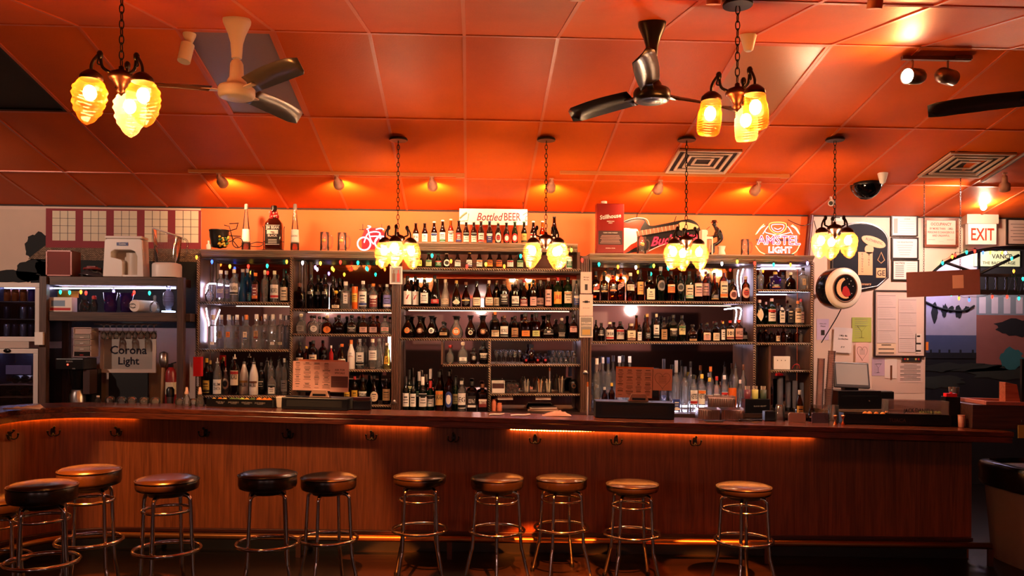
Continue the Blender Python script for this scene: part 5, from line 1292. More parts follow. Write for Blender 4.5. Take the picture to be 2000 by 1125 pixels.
# neon lager sign
YA = YF+.05; YN = YA; t = thing('neon_sign', 'red and white neon lager sign with a crest and winged emblem', 'neon sign', (PY(1520, 490, YA).x, YA, zt3)); o0 = t.location
def ntext(s_, pxc, py, hpx, wpx, m, name, r=1):
    c0 = np_(pxc, py); sc = SCL(pxc, YA); b = MB()
    for dx, dz, k in ((0, 0, 0),): b.text(s_, 0, 0, 0, hpx*sc, w=wpx*sc, m=0, fn=lambda a, c_: (c0[0]+a, -.012, c0[2]+c_))
    o = b.build(name, m, t); sm = o.modifiers.new('s', 'SOLIDIFY'); sm.thickness = .006; return o
ntext('AMSTEL', 1520, 478, 18, 86, m_neonr, 'lettering_red'); 
def ntextw(s_, pxc, py, hpx, wpx, name):
    c0 = np_(pxc, py); sc = SCL(pxc, YA); b = MB(); vs, fs = textmesh(s_); k = hpx*sc; wd = max(v.x for v in vs)-min(v.x for v in vs); kx = min(k, wpx*sc/wd)
    ed = {}
    for f in fs:
        for i in range(len(f)): e = tuple(sorted((f[i], f[(i+1) % len(f)]))); ed[e] = ed.get(e, 0)+1
    for (a, c_), n in ed.items():
        if n == 1: b.cyl((c0[0]+vs[a].x*kx, -.018, c0[2]+vs[a].y*k), (c0[0]+vs[c_].x*kx, -.018, c0[2]+vs[c_].y*k), .0028, n=5)
    return b.build(name, m_neonw, t)
ntextw('AMSTEL', 1520, 478, 18, 86, 'lettering_tube'); ntextw('LIGHT', 1522, 494, 12, 62, 'lettering_tube')
nb('crest_tube', m_neony, [[(1503, 437), (1519, 434), (1535, 437), (1533, 449), (1519, 457), (1505, 449)]], .004, (0,)); nb('crest_inner_tube', m_neonb, [[(1507, 440), (1519, 438), (1531, 440), (1528, 449), (1519, 453), (1510, 449)], [(1512, 445), (1519, 448), (1526, 445)]], .0035, (0,))
nb('wing_tube', m_neonw, [[(1500, 442), (1494, 452), (1502, 456), (1516, 459)], [(1538, 442), (1545, 452), (1536, 456), (1522, 459)], [(1496, 447), (1490, 457)], [(1542, 447), (1548, 457)], [(1478, 456), (1486, 446), (1494, 441)], [(1560, 456), (1553, 446), (1545, 441)]], .004)
nb('leaf_tube', m_neong, [[(1476, 458), (1484, 446), (1492, 438)], [(1562, 458), (1556, 446), (1547, 439)], [(1476, 480), (1484, 491), (1494, 496)], [(1562, 478), (1556, 490), (1546, 497)]], .004)
b = MB(); 
for px in (1500, 1539): b.tube([np_(px, 433, .02), np_(px, 462, .02)], .003, 6)
b.box(np_(1495, 497)[0], -.02, .0, np_(1550, 497)[0], .05, .02); b.box(np_(1478, 470)[0], .014, np_(1478, 470)[2], np_(1560, 470)[0], .02, np_(1478, 466)[2]); b.build('stand', mat('sign_frame', '#5a4a48', rough=.4), t)
# string lights
BULB = dict(o='#ff7a20', b='#3050ff', y='#ffc830', r='#ff2418', t='#18e0a8', w='#fff0ff', v='#a088ff')
def string(label, pts, px_end=None):
    t = thing('string_lights', label, 'string lights'); Y = YF-.055
    W = [P3(x, y-7, Y) for x, y, c in pts]; P = []
    for a, b_ in zip(W, W[1:]):
        for k in range(5): f = k/5; P.append((a[0]+(b_[0]-a[0])*f, Y, a[2]+(b_[2]-a[2])*f-.02*sin(pi*f)))
    P.append(W[-1]); MB().tube(P, .0022, 5).build('wire', mat('wire_green', '#1a2a20'), t)
    for x, y, c in pts:
        p = P3(x, y-6, Y); 
        MB().lathe([(.006, 0), (.007, -.004), (.007, -.014)], 8).build('socket', mat('wire_green', '#1a2a20'), t, p)
        MB().lathe([(.006, -.012), (.0115, -.024), (.012, -.032), (.008, -.046), (.001, -.054)], 10, cap=(1, 0)).build('bulb', mat('xmas_'+c, BULB[c], rough=.2, em=BULB[c], ems=2.6 if c != 'w' else 5), t, p)
    rebase(t, W[0]); return t
string('coloured string lights draped below the first cabinet crown', [(384, 502, 'o'), (414, 511, 'b'), (449, 520, 'y'), (485, 520, 'r'), (522, 519, 't'), (560, 511, 'o'), (591, 513, 'w'), (616, 522, 'v'), (626, 514, 'y'), (649, 524, 'y'), (665, 512, 'r'), (699, 513, 't'), (716, 524, 't'), (736, 513, 'o')])
string('coloured string lights draped in front of the lower beer row', [(800, 483, 'y'), (844, 499, 't'), (881, 510, 'o'), (912, 520, 'r'), (949, 516, 'y'), (985, 520, 'o'), (1017, 500, 't'), (1053, 489, 'o'), (1116, 488, 'y'), (1137, 508, 'r')])
string('coloured string lights draped below the whisky cabinet crown', [(1170, 516, 't'), (1207, 521, 'o'), (1242, 522, 'w'), (1277, 519, 'y'), (1305, 523, 't'), (1342, 512, 't'), (1377, 513, 'o'), (1410, 515, 'w'), (1440, 511, 'y'), (1474, 514, 'r'), (1511, 517, 't'), (1544, 517, 'o'), (1577, 514, 'v')])
# notices on the post, photo frame, openers
YQ = YF-.03
def sheet(name, px0, py0, px1, py1, Y, label, color, lines=None, cat='notice', tilt=0, th=.0015, draw=None):
    x0, z0, x1, z1 = RP(px0, py0, px1, py1, Y); cx, cz = (x0+x1)/2, (z0+z1)/2; W, Hh = (x1-x0)/2, (z1-z0)/2
    b = MB(); b.box(-W, 0, -Hh, W, th, Hh, 0)
    if lines:
        for i in range(lines): zz = Hh*(.75-1.5*i/max(lines-1, 1)); ww = W*(.8 if i % 3 else .5); b.box(-ww, -.0006, zz-Hh*.25/lines-.0005, ww, 0, zz+Hh*.25/lines, 1)
    if draw: draw(b, W, Hh)
    o = b.build(name, [col(color, .7), cm('x'), cm('r'), cm('n'), cm('h'), cm('g')], None, (cx, Y, cz), ry=tilt); return tag(o, label, cat)
def d1(b, W, H_): b.text('Midnight', 0, -.001, H_*.45, H_*.11, w=W*1.4, m=1, slant=.2); b.text('Monday', 0, -.001, H_*.22, H_*.11, w=W*1.2, m=1, slant=.2); b.box(-W*.25, -.001, -H_*.7, W*.25, 0, -H_*.15, 1)
sheet('paper_sign', 1134, 531, 1156, 573, YQ, 'pink paper notice with a small black picture, upper one on the post', '#e6c8bc', draw=d1)
def d2(b, W, H_): b.box(-W*.55, -.001, H_*.25, W*.55, 0, H_*.36, 1); b.box(-W*.25, -.001, H_*.2, W*.25, 0, H_*.42, 1); b.text('LONG BALL MUSIC', 0, -.001, -H_*.3, H_*.06, w=W*1.6, m=1)
sheet('paper_sign', 1132, 575, 1158, 617, YQ, 'pink paper notice with a dark propeller-like drawing, middle one on the post', '#e6c8bc', draw=d2)
def d3(b, W, H_): b.box(-W*.85, -.0008, -H_*.9, W*.85, 0, H_*.9, 4); b.text('WILLIAM', 0, -.002, H_*.3, H_*.17, w=W*1.5, m=0); b.text('LAWSONS', 0, -.002, H_*.02, H_*.17, w=W*1.5, m=0); b.lathe([(.001, 0), (W*.6, 0), (W*.6, .001), (.001, .001)], 20, (0, -.0015, -H_*.5), sy=.01, m=5); b.box(-W*.6, -.0016, -H_*.75, W*.6, -.0008, -H_*.25, 5)
sheet('paper_sign', 1132, 618, 1158, 659, YQ, 'printed card with a tan whisky label, lowest one on the post', '#e6d4c8', draw=d3)
def dph(b, W, H_):
    b.box(-W*.75, -.001, -H_*.85, W*.75, 0, H_*.85, 4)
    for sx_, m_ in ((-.35, 3), (.35, 2)): b.box(sx_*W-W*.22, -.002, -H_*.75, sx_*W+W*.22, -.001, H_*.2, m_); b.box(sx_*W-W*.08, -.002, H_*.2, sx_*W+W*.08, -.001, H_*.6, m_)
sheet('photo_card', 761, 520, 786, 555, YF-.028, 'white framed photo card of two bottles on the cabinet post', '#e0d4cf', draw=dph, cat='picture', th=.004)
def opener(px, py, label):
    p = PY(px, py, YF-.022); t = thing('bottle_opener', label, 'bottle opener', p, group='wall bottle openers on the posts')
    MB().lathe([(.02, 0), (.022, .004), (.018, .008), (.001, .009)], 16).build('back_plate', m_steel, t, (0, 0, 0), rx=pi/2); b = MB(); b.tube(smoothpath([(-.026, -.01, -.012), (0, -.022, 0), (.026, -.01, -.012)], 5), .006, 7); b.build('lip', m_steel, t)
opener(770, 785, 'steel wall bottle opener on the post beside the wine bottles'); opener(1143, 727, 'steel wall bottle opener on the post below the whisky card')
# ================================================================== FAR-END RACK, FRIDGES, MURAL
# painted mural on the wall
YMU = YW-.006
t = thing('mural', 'painted house mural with dark red window frames on the wall behind the rack', 'mural', (PY(240, 450, YW).x, YW, 2.4)); o0 = t.location.copy()
def mq(b, px0, py0, px1, py1, dy, m): x0, z0, x1, z1 = RP(px0, py0, px1, py1, YW); b.box(x0-o0.x, -dy, z0-o0.z, x1-o0.x, -dy+.001, z1-o0.z, m)
b = MB(); mq(b, -160, 410, 393, 640, .002, 0); b.build('painted_sky', mat('mural_beige', '#cdb5a2', rough=.8, noise=.1, nscale=4), t)
def mblob(px, py, rx, ry, seed, n=30, wob=.14):
    r = random.Random(seed); s = SCL(px, YW); o = PY(px, py, YW)
    return [(o.x-o0.x+rx*s*cos(2*pi*i/n)*(1+r.uniform(-wob, wob)), o.z-o0.z+ry*s*sin(2*pi*i/n)*(1+r.uniform(-wob, wob))) for i in range(n)]
b = MB()
for a in ((78, 482, 30, 27, 1), (66, 528, 34, 22, 2), (95, 522, 24, 22, 3), (20, 540, 60, 12, 4)): b.prism(mblob(*a)[::-1], -.004, -.003, 0)
mq(b, 60, 500, 393, 640, .0025, 0); b.build('painted_tree', mat('mural_tree', '#20201c', rough=.85, noise=.3, nscale=30), t)
b = MB(); pts = [PY(*q, YW) for q in ((88, 480), (393, 484), (393, 512), (55, 506))]; b.add([(p.x-o0.x, -.005, p.z-o0.z) for p in pts], [(3, 2, 1, 0)]); 
rmat = bpy.data.materials.new('painted_shingles'); rmat.use_nodes = True; N, L = nodes(rmat); br = N.new('ShaderNodeTexBrick'); br.inputs['Scale'].default_value = 22; br.inputs[1].default_value = lin('#a08468'); br.inputs[2].default_value = lin('#6e5844'); br.inputs[3].default_value = lin('#2a201a'); br.inputs['Mortar Size'].default_value = .04
tc = N.new('ShaderNodeTexCoord'); mp = N.new('ShaderNodeMapping'); mp.inputs['Rotation'].default_value = (pi/2, 0, 0); L.new(tc.outputs['Object'], mp.inputs[0]); L.new(mp.outputs[0], br.inputs[0]); L.new(br.outputs[0], N['Principled BSDF'].inputs[0]); N['Principled BSDF'].inputs['Roughness'].default_value = .85
b.build('painted_roof', rmat, t)
b = MB(); mq(b, 90, 409, 393, 485, .006, 0); b.build('painted_frame', mat('mural_maroon', '#86242c', rough=.7, noise=.08, nscale=12), t)
for i, (a, c_) in enumerate(((103, 148), (163, 208), (223, 268), (283, 328), (343, 388))):
    b = MB(); mq(b, a, 412, c_, 470+i, .008, 0)
    for k in (1, 2): xx = a+(c_-a)*k/3; mq(b, xx-.5, 412, xx+.5, 470+i, .009, 1)
    for k in (1, 2, 3): yy = 412+58*k/4+.6*i; mq(b, a, yy-.4, c_, yy+.4, .009, 1)
    b.build('painted_window', [mat('mural_pane', '#dccfb4', rough=.8, noise=.08, nscale=6), mat('mural_line', '#3a2a24')], t)
# ---- wooden rack
YR = 7.98; DR = .44
t = thing('shelf_rack', 'dark wooden rack with two boards holding pitchers, beside the fridges', 'rack', (PY(220, 700, YR).x, YR, ZC)); o0 = t.location.copy()
m_rack = wood('rack_wood', '#2e1b16', '#5c4034', rough=.5, axis='z', scale=1.2); m_rackx = wood('rack_board_wood', '#2e1c16', '#5e4436', rough=.5, axis='x', scale=1.2)
def rb(name, px0, py0, px1, py1, y0, y1, m): x0, z0, x1, z1 = RP(px0, py0, px1, py1, YR); b = MB().box(x0-o0.x, y0, z0-o0.z, x1-o0.x, y1, z1-o0.z); return b.build(name, m, t, bevel=.003)
zb_ = ZC
for px0, px1, y0, y1 in ((80, 94, -.035, .03), (348, 361, -.035, .03), (361.5, 370, .30, .36), (90, 104, .30, .36)):
    x0, x1 = PY(px0, 600, YR).x, PY(px1, 600, YR).x; MB().box(x0-o0.x, y0, 0, x1-o0.x, y1, PY(220, 541, YR).z-o0.z).build('post', m_rack, t, bevel=.003)
zt_r = PY(220, 540, YR).z; zs_r = PY(220, 609, YR).z
rb('upper_board', 94.5, 541, 347.5, 557, 0, DR-.07, m_rackx); rb('lower_board', 94.5, 610, 347.5, 627, 0, DR-.07, m_rackx); rb('side_rail', 361.5, 612, 370, 628, .02, .29, m_rackx)
def on(px, dy, z): p = PY(px, 600, YR+dy); return Vector((p.x, YR+dy, z+.0015))
def W_(px0, px1, Y): return PY(px1, 600, Y).x-PY(px0, 600, Y).x
def Hh_(px, py, Y, z): return PY(px, py, Y).z-z
# pink box
Y = YR+.1; w = W_(98, 148, Y); h = Hh_(120, 491, Y, zt_r); m_pk = glass('pink_acrylic', '#e8a098', '#b05a50', rough=.1, body=.45, bodycol='#d88a84')
t = thing('acrylic_box', 'pink translucent acrylic box standing on the rack top', 'box', on(123, .1, zt_r))
b = MB(); b.box(-w/2, -.08, 0, w/2, .1, .006); b.box(-w/2, .09, .006, w/2, .1, h); b.box(-w/2, -.08, .006, -w/2+.008, .09, h); b.box(w/2-.008, -.08, .006, w/2, .09, h); b.box(-w/2, -.08, .006, w/2, -.074, h*.98); b.build('body', m_pk, t, bevel=.003)
b = MB()
for a in ((-w/2, h-.012, w/2, h), (-w/2, 0, w/2, .012), (-w/2, 0, -w/2+.012, h), (w/2-.012, 0, w/2, h)): b.box(a[0], -.086, a[1], a[2], -.08, a[3])
b.build('rim', mat('pink_rim', '#c9847c', rough=.3), t)
# sunglasses / visor heap
t = thing('visor', 'dark clear plastic visor with a red trimmed band lying on the rack', 'visor', on(180, .1, zt_r)); b = MB()
vs = []; 
for i in range(9):
    a = pi+pi*i/8
    for j in range(4): r = .04+.021*j; vs.append((1.25*r*cos(a), .9*r*sin(a), .062-.017*j+.012*sin(a*2)))
b.add(vs, [(i*4+j, i*4+j+1, (i+1)*4+j+1, (i+1)*4+j) for i in range(8) for j in range(3)], True); o = b.build('shield', mat('smoky_visor', '#3a3438', rough=.15), t); so = o.modifiers.new('s', 'SOLIDIFY'); so.thickness = .004
MB().tube(smoothpath([(-.075, 0, .075), (-.05, -.045, .078), (0, -.06, .08), (.05, -.045, .078), (.075, 0, .075)], 5), .012, 8).box(-.03, -.05, .085, .05, .0, .1).build('band', cm('m'), t)
MB().box(-.08, -.03, 0, .07, .05, .03).build('folded_cloth', mat('grey_cloth', '#3c3436', rough=.9), t, bevel=.01)
# juicer-like white machine
Y = YR+.12; w = W_(208, 287, Y); h = Hh_(247, 463, Y, zt_r); t = thing('ice_shaver', 'white plastic drink machine with an arched opening and small blue badge', 'drink machine', on(247, .12, zt_r))
b = MB(); b.prism([(-w/2, 0), (-w*.46, h*.9), (-w*.40, h*.93), (w*.40, h*.93), (w*.46, h*.9), (w/2, 0), (w*.34, 0), (w*.34, h*.5), (w*.28, h*.62), (w*.18, h*.66), (-w*.22, h*.66), (-w*.3, h*.6), (-w*.3, h*.48), (-w*.05, h*.42), (-w*.02, h*.36), (-w*.02, 0)], -.08, .08)
b.build('housing', m_white, t, bevel=.006); MB().box(-w*.46, -.075, .0, w*.46, .075, .02).build('base', m_white, t, bevel=.004)
MB().box(-w*.46, -.085, h*.935, w*.46, .085, h).build('lid', m_white, t, bevel=.01)
MB().lathe([(w*.17, .02), (w*.17, h*.6)], 24, (w*.16, .0, 0), sy=.5).build('chamber', mat('beige_plastic', '#c9b8a4', rough=.35), t); MB().box(-w*.4, .05, .02, w*.4, .076, h*.9).build('back_plate', mat('beige_plastic', '#c9b8a4'), t)
b = MB(); b.box(-w*.16, -.0845, h*.76, w*.12, -.081, h*.84, 0); b.text('Cuisine', -w*.02, -.086, h*.785, h*.04, w=w*.2, m=1); b.build('badge', [cm('b'), cm('w')], t)
# clear pitcher on white base
Y = YR+.1; t = thing('blender_jug', 'clear plastic blender jug on a white base at the rack end', 'blender jug', on(326, .1, zt_r)); w = W_(302, 352, Y); h = Hh_(326, 446, Y, zt_r)
MB().lathe([(w*.5, 0), (w*.5, h*.24), (w*.47, h*.28), (w*.40, h*.29)], 24, ex=4).build('base', m_white, t)
b = MB(); n = 28; vs = []
for k in range(7):
    f = k/6; r = w*(.46+.1*f)
    for i in range(n): a = 2*pi*i/n; vs.append((r*cos(a), r*.85*sin(a), h*(.29+.62*f)+(.09*h*f*-cos(a)))) 
b.add(vs, [(k*n+i, k*n+(i+1) % n, (k+1)*n+(i+1) % n, (k+1)*n+i) for k in range(6) for i in range(n)], True); b.build('jug', clearg, t)
MB().tube([vs[6*n+i] for i in range(n)], .007, 6, True).build('rim', m_white, t)
MB().tube(smoothpath([(w*.5, 0, h*.8), (w*.78, 0, h*.74), (w*.72, 0, h*.45), (w*.5, 0, h*.4)], 5), .009, 8).build('handle', clearg, t)
# lower board things
def simple(name, label, cat, px, dy, z, prof, m, n=22, **k):
    t = tag(MB().lathe(prof, n, **k).build(name, m, None, on(px, dy, z)), label, cat); return t
Y = YR+.1
w = W_(102, 146, Y); t = thing('snack_box', 'white cardboard snack box with a blue and red printed front', 'box', on(123, .09, zs_r)); MB().box(-w/2, -.05, 0, w/2, .06, .135).build('carton', m_white, t); b = MB(); b.box(-w*.45, -.052, .01, w*.45, -.0502, .035, 0); b.box(-w*.4, -.052, .05, w*.2, -.0502, .105, 1); b.lathe([(.001, 0), (.018, 0), (.018, .001), (.001, .001)], 14, (-w*.3, -.052, .035), sy=.02, m=2); b.build('print', [cm('r'), mat('box_blue', '#7890a8'), cm('e')], t)
w = W_(113, 154, Y); t = tag(MB().box(-w/2, -.004, 0, w/2, .004, .065).build('card_sign', mat('orange_card', '#d8762a', rough=.6), None, (on(133, .2, zs_r).x, YR+.2, PY(133, 583, YR+.2).z)), 'orange card strip standing above the snack box', 'card')
t['label'] = 'orange card strip propped behind the snack box'; t.location.z = zs_r+.14; t.scale = (1, 1, 1)
MB().box(-.004, -.003, -.14, .004, .003, 0).build('support', m_dark, t)
t = thing('glass_jar', 'dark glass jar holding red and blue trinkets', 'jar', on(166, .09, zs_r)); MB().lathe([(.034, 0), (.05, .02), (.052, .06), (.04, .09), (.03, .1), (.034, .115)], 20).build('body', G['grey'], t); b = MB()
for i in range(8): b.ball((rnd.uniform(-.02, .02), rnd.uniform(-.02, .02), .025+.008*i), .013, 8, 5, m=i % 3)
b.build('trinkets', [cm('r'), cm('b'), cm('h')], t)
t = thing('glass_globe', 'small clear bottle with a red lid beside the purple pitchers', 'bottle', on(184, .09, zs_r)); MB().lathe([(.026, 0), (.032, .02), (.034, .07), (.024, .1), (.018, .12)], 18).build('body', G['grey'], t); MB().lathe([(.02, .12), (.022, .145), (.014, .155)], 14).build('cap', cm('r'), t)
for i, (px, dy, hh, lab) in enumerate(((216, .1, 572, 'purple plastic pitcher on the rack, glowing brighter of the two'), (248, .1, 573, 'dim purple plastic pitcher next to the white towel roll'))):
    h = Hh_(px, hh, YR+dy, zs_r); t = thing('pitcher', lab, 'pitcher', on(px, dy, zs_r), pi/2); MB().lathe([(.052, 0), (.056, .01), (.066, h), (.062, h), (.05, .015), (.001, .01)], 24, cap=(0, 0)).build('body', G['purple'], t); MB().tube(smoothpath([(.07, 0, h*.85), (.11, .01, h*.8), (.1, .01, h*.35), (.066, 0, h*.25)], 4), .008, 8).build('handle', G['purple'], t)
p = on(280, .1, zs_r); t = thing('towel_roll', 'rolled white bar towel with a small dark print, lying on the rack', 'towel', p+Vector((0, 0, .058))); b = MB()
P = []; 
b.cyl((-.045, -.1, 0), (.03, .14, 0), .057, n=22); b.build('roll', mat('white_terry', '#e6dcd4', rough=.95, bump=.4, bscale=120), t); b = MB()
d_ = Vector((-.075, -.24, 0)).normalized(); b.tube(smoothpath([Vector((-.06, -.104, .0))+Vector((cos(a)*.03, 0, sin(a)*.02)) for a in (0, 1.2, 2.4, 3.6, 4.8, 5.8)], 4), .003, 5); b.build('print', cm('x'), t)
t = thing('glass_decanter', 'clear glass decanter with a knob stopper beside the towel roll', 'decanter', on(302, .07, zs_r)); MB().lathe([(.035, 0), (.046, .012), (.046, .06), (.036, .085), (.014, .1), (.012, .125)], 20).build('body', G['clear'], t); MB().lathe([(.012, .125), (.016, .135), (.016, .15), (.008, .162)], 14).build('stopper', G['clear'], t)
t = thing('drink_dispenser', 'upturned clear bottle in a glowing white stand at the rack end', 'dispenser', on(329, .07, zs_r)); MB().box(-.05, -.04, 0, .05, .05, .014).build('base', emit('white_stand_glow', '#c8dcff', 1.6), t); MB().lathe([(.02, .014), (.03, .03), (.03, .05), (.048, .07), (.052, .15), (.046, .185), (.02, .21), (.018, .25)], 22).build('bottle', G['violet'], t); b = MB()
for z in (.1, .125, .15): b.ring((0, 0, z), .0515, .0025, 24, 5)
b.build('band', G['clear'], t)
led([P3(104, 563, YR+.25), P3(343, 563, YR+.25)], 'violet white rope light under the rack top', r=.005)
string('coloured string lights hanging inside the rack', [(118, 570, 't'), (136, 571, 't'), (158, 570, 'o'), (168, 572, 'r'), (222, 569, 'v'), (262, 571, 'r'), (292, 572, 't')])
# hung below the rack
t = thing('glass_rack', 'row rail of stemmed glasses hanging under the rack', 'glass rack', P3(250, 632, YR+.14)); t['label'] = 'wooden glass rail fixed under the rack board'
MB().box(-.3, -.05, -.012, .3, .05, .0).build('rail', m_rackx, t)
gproto = None
for i in range(9):
    px = 203+i*12.2; p = PY(px, 634, YR+.12+.06*(i % 2))
    if gproto is None:
        gproto = g = thing('wine_glass', '', 'wine glass', p, group='wine glasses hanging under the rack'); MB().lathe([(.033, 0), (.033, -.003), (.006, -.008), (.004, -.06), (.01, -.07), (.026, -.085), (.031, -.11), (.028, -.14), (.026, -.14), (.029, -.11), (.02, -.085), (.001, -.075)], 16, cap=(1, 0)).build('glass', clearg, g)
        g = gproto
    else: g = dup(gproto, p)
    g['label'] = 'upside-down wine glass under the rack, %s from the parts drawers' % ORD[i]
for c_ in gproto.children: pass
# parts drawer cabinet
YD = YR+.1; x0, z0, x1, z1 = RP(143, 640, 178, 697, YD); cx = (x0+x1)/2; t = thing('drawer_cabinet', 'small pale drawer cabinet with four clear drawers under the rack', 'drawer cabinet', (cx, YD, z0)); w, h = x1-x0, z1-z0
b = MB(); b.box(-w/2, .012, 0, w/2, .16, h); 
for i in range(6): b.box(-w/2, 0, h*i/5-.004 if i else 0, w/2, .012, h*i/5+.004)
b.box(-w/2, 0, 0, -w/2+.008, .012, h); b.box(w/2-.008, 0, 0, w/2, .012, h); b.build('case', mat('pale_pink_plastic', '#b89a90', rough=.4), t)
for i in range(4):
    d = MB().box(-w/2+.012, -.004, h*i/5+.008, w/2-.012, .01, h*(i+1)/5-.008).build('drawer', G['frost'] if i else G['grey'], t); MB().box(-.016, -.012, h*i/5+.014, .016, -.004, h*i/5+.022).build('pull', cm('r') if i == 0 else m_white, d)
t.location.z = z0; MB().box(-w/2, .16, h*.85, w/2, .34, h*.9).build('bracket', m_dark, t)
# lettered mirror sign
YZ = YR+.3; x0, z0, x1, z1 = RP(196, 646, 305, 728, YZ); cx = (x0+x1)/2; t = thing('mirror_sign', 'pale framed beer mirror with dark gothic lettering under the rack', 'sign', (cx, YZ, z0)); w, h = x1-x0, z1-z0
MB().box(-w/2+.03, .004, .03, w/2-.03, .01, h-.004).build('mirror_panel', mat('smoked_mirror', '#b8b0a8', rough=.3, metal=.4), t)
b = MB()
for a in ((-w/2, 0, w/2, .034), (-w/2, .034, -w/2+.034, h), (w/2-.034, .034, w/2, h), (-w/2+.034, h-.02, w/2-.034, h)): b.box(a[0], -.008, a[1], a[2], .014, a[3])
b.build('frame', mat('pale_frame', '#c8b2a6', rough=.5), t); b = MB(); b.text('Corona', .0, .001, h*.45, .082, w=w*.8); b.text('Light', .0, .001, h*.2, .075, w=w*.5); o = b.build('lettering', mat('sign_navy', '#0e1024', rough=.3), t)
# the sign leans on the counter on a dark stand
b = MB(); b.box(-w*.35, .0, ZC-z0+.001, w*.35, .03, -.001); b.build('stand', m_dark, t)
# coffee brewer with steel server
YE = YR+.06; p = PY(148, 700, YE); t = thing('coffee_brewer', 'black coffee brewer with a red light, over a steel server', 'coffee maker', (p.x, YE, ZC+.001)); zT = PY(148, 700, YE).z-ZC; zM = PY(148, 722, YE).z-ZC; zL = PY(148, 760, YE).z-ZC; w = W_(112, 176, YE)
MB().box(-w*.5, -.08, zM, w*.36, .2, zT).build('head', m_blk, t, bevel=.008); MB().box(w*.0, .12, 0, w*.5, .2, zM).build('column', m_blk, t); MB().box(w*.3, -.05, zL*.8, w*.5, .11, zM-.001).build('side_panel', mat('brown_plastic', '#3a2320', rough=.5), t)
MB().lathe([(.05, zL), (.075, zM-.02), (.08, zM)], 20, (.02, 0, 0)).build('funnel', m_blk, t); MB().lathe([(.07, 0), (.072, .01), (.072, zL-.05), (.06, zL-.03), (.06, zL-.006)], 24, (.02, 0, 0)).build('server', m_steel, t)
MB().lathe([(.001, 0), (.008, 0), (.006, .006), (.001, .007)], 12).build('indicator', emit('red_indicator', '#ff3020', 4), t, (-w*.12, -.081, (zT+zM)/2-.004), rx=pi/2)
b = MB(); b.text('BUNN', -.02, -.0815, zT-.035, .016); b.text('VPR', .02, -.0815, zM+.006, .012); b.build('lettering', cm('h'), t)
# things in the shade by the rack end
YX = YR+.16
def counter_thing(px, Y=YX): p = PY(px, 700, Y); return Vector((p.x, Y, ZC+.0015))
p = counter_thing(334, YX); z0 = PY(334, 752, YX).z; t = thing('fire_extinguisher', 'dark red fire extinguisher standing at the rack end', 'fire extinguisher', p); h = PY(334, 708, YX).z-ZC
MB().lathe([(.045, 0), (.05, .01), (.05, h*.78), (.035, h*.86), (.018, h*.9)], 22).build('body', mat('extinguisher_red', '#8c1a1e', rough=.3), t); MB().box(-.02, -.014, h*.9, .02, .014, h*.97).tube([(0, 0, h*.97), (.05, 0, h*1.0)], .006, 6).build('valve', m_blk, t); MB().lathe([(.0505, h*.35), (.0505, h*.6)], 22, cap=(0, 0)).build('label', cm('c'), t)
p = counter_thing(317, YX+.06); t = thing('hand_mixer', 'pale wooden handled tool with a steel head, leaning under the rack', 'bar tool', p); h = PY(317, 690, YX+.06).z-ZC; MB().tube([(0, 0, 0), (.012, 0, h*.8)], .018, 10).build('handle', mat('pale_wood', '#a87a50', rough=.6), t); MB().lathe([(.03, h*.76), (.045, h*.84), (.04, h), (.01, h*1.03)], 18).build('head', m_steel, t, (.012, 0, 0))
p = counter_thing(333, YX-.14); t = thing('cocktail_shaker', 'steel shaker with a black top on the counter at the rack end', 'shaker', p); h = PY(333, 756, YX-.14).z-ZC; MB().lathe([(.026, 0), (.034, h*.6), (.034, h*.62)], 20).build('tin', m_steel, t); MB().lathe([(.037, h*.62), (.037, h*.9), (.02, h)], 20).build('lid', m_blk, t)
# red paddle hanging on the cabinet side
Y = YF-.045; p = PY(387, 700, Y); t = thing('key_paddle', 'bright red plastic key paddle hanging from a steel ring', 'key paddle', (p.x, Y, PY(387, 697, Y).z)); s = SCL(387, Y); MB().box(-9.5*s, -.004, -38*s, 9.5*s, .004, 0).build('paddle', mat('bright_red', '#e01818', rough=.4), t, bevel=.003); MB().ring((0, 0, 9*s), 6.5*s, .0025, 20, 6, 'y').build('ring', m_chrome, t); MB().box(-.012, -.003, -57*s, .006, .003, -39*s).build('tag', mat('pale_blue_tag', '#b8c4e0'), t)
# ---- fridges
def fridge(px0, px1, py0, py1, label, z_floor, what):
    Y = YR-.02; x0, z0, x1, z1 = RP(px0, py0, px1, py1, Y); cx = (x0+x1)/2; z0 = z_floor if z_floor is not None else z0
    t = thing('display_fridge', label, 'fridge', (cx, Y, z0)); w, h = x1-x0, z1-z0; f = .045
    b = MB(); b.box(-w/2, .055, 0, w/2, .06+.4, .02); b.box(-w/2, .055, h-.02, w/2, .46, h); b.box(-w/2, .055, .02, -w/2+.02, .46, h-.02); b.box(w/2-.02, .055, .02, w/2, .46, h-.02); b.box(-w/2+.02, .44, .02, w/2-.02, .46, h-.02); b.build('cabinet', mat('fridge_dark', '#1c1a24', rough=.4), t)
    b = MB()
    for a in ((-w/2, 0, w/2, f), (-w/2, h-f, w/2, h), (-w/2, f, -w/2+f, h-f), (w/2-f, f, w/2, h-f)): b.box(a[0], 0, a[1], a[2], .05, a[3])
    d = b.build('door', mat('fridge_white', '#cfc4bd', rough=.4), t, bevel=.004); MB().box(-w/2+f, .02, f, w/2-f, .026, h-f).build('pane', glass('fridge_pane', '#d8dce8', '#b0b4c4'), d)
    MB().box(-w/2+.03, .2, h-.045, w/2-.03, .22, h-.035).build('lamp_tube', emit('fridge_tube', '#c8c8ff', 9), t)
    return t, cx, Y, z0, w, h
t, cx, Y, z0, w, h = fridge(-22, 77.5, 552, 667, 'upper white glass-door fridge full of drink cans', None, 'cans')
MB().box(w/2-.02, -.05, -.03, w/2+.055, -.019, .09).build('hinge_block', m_white, t)
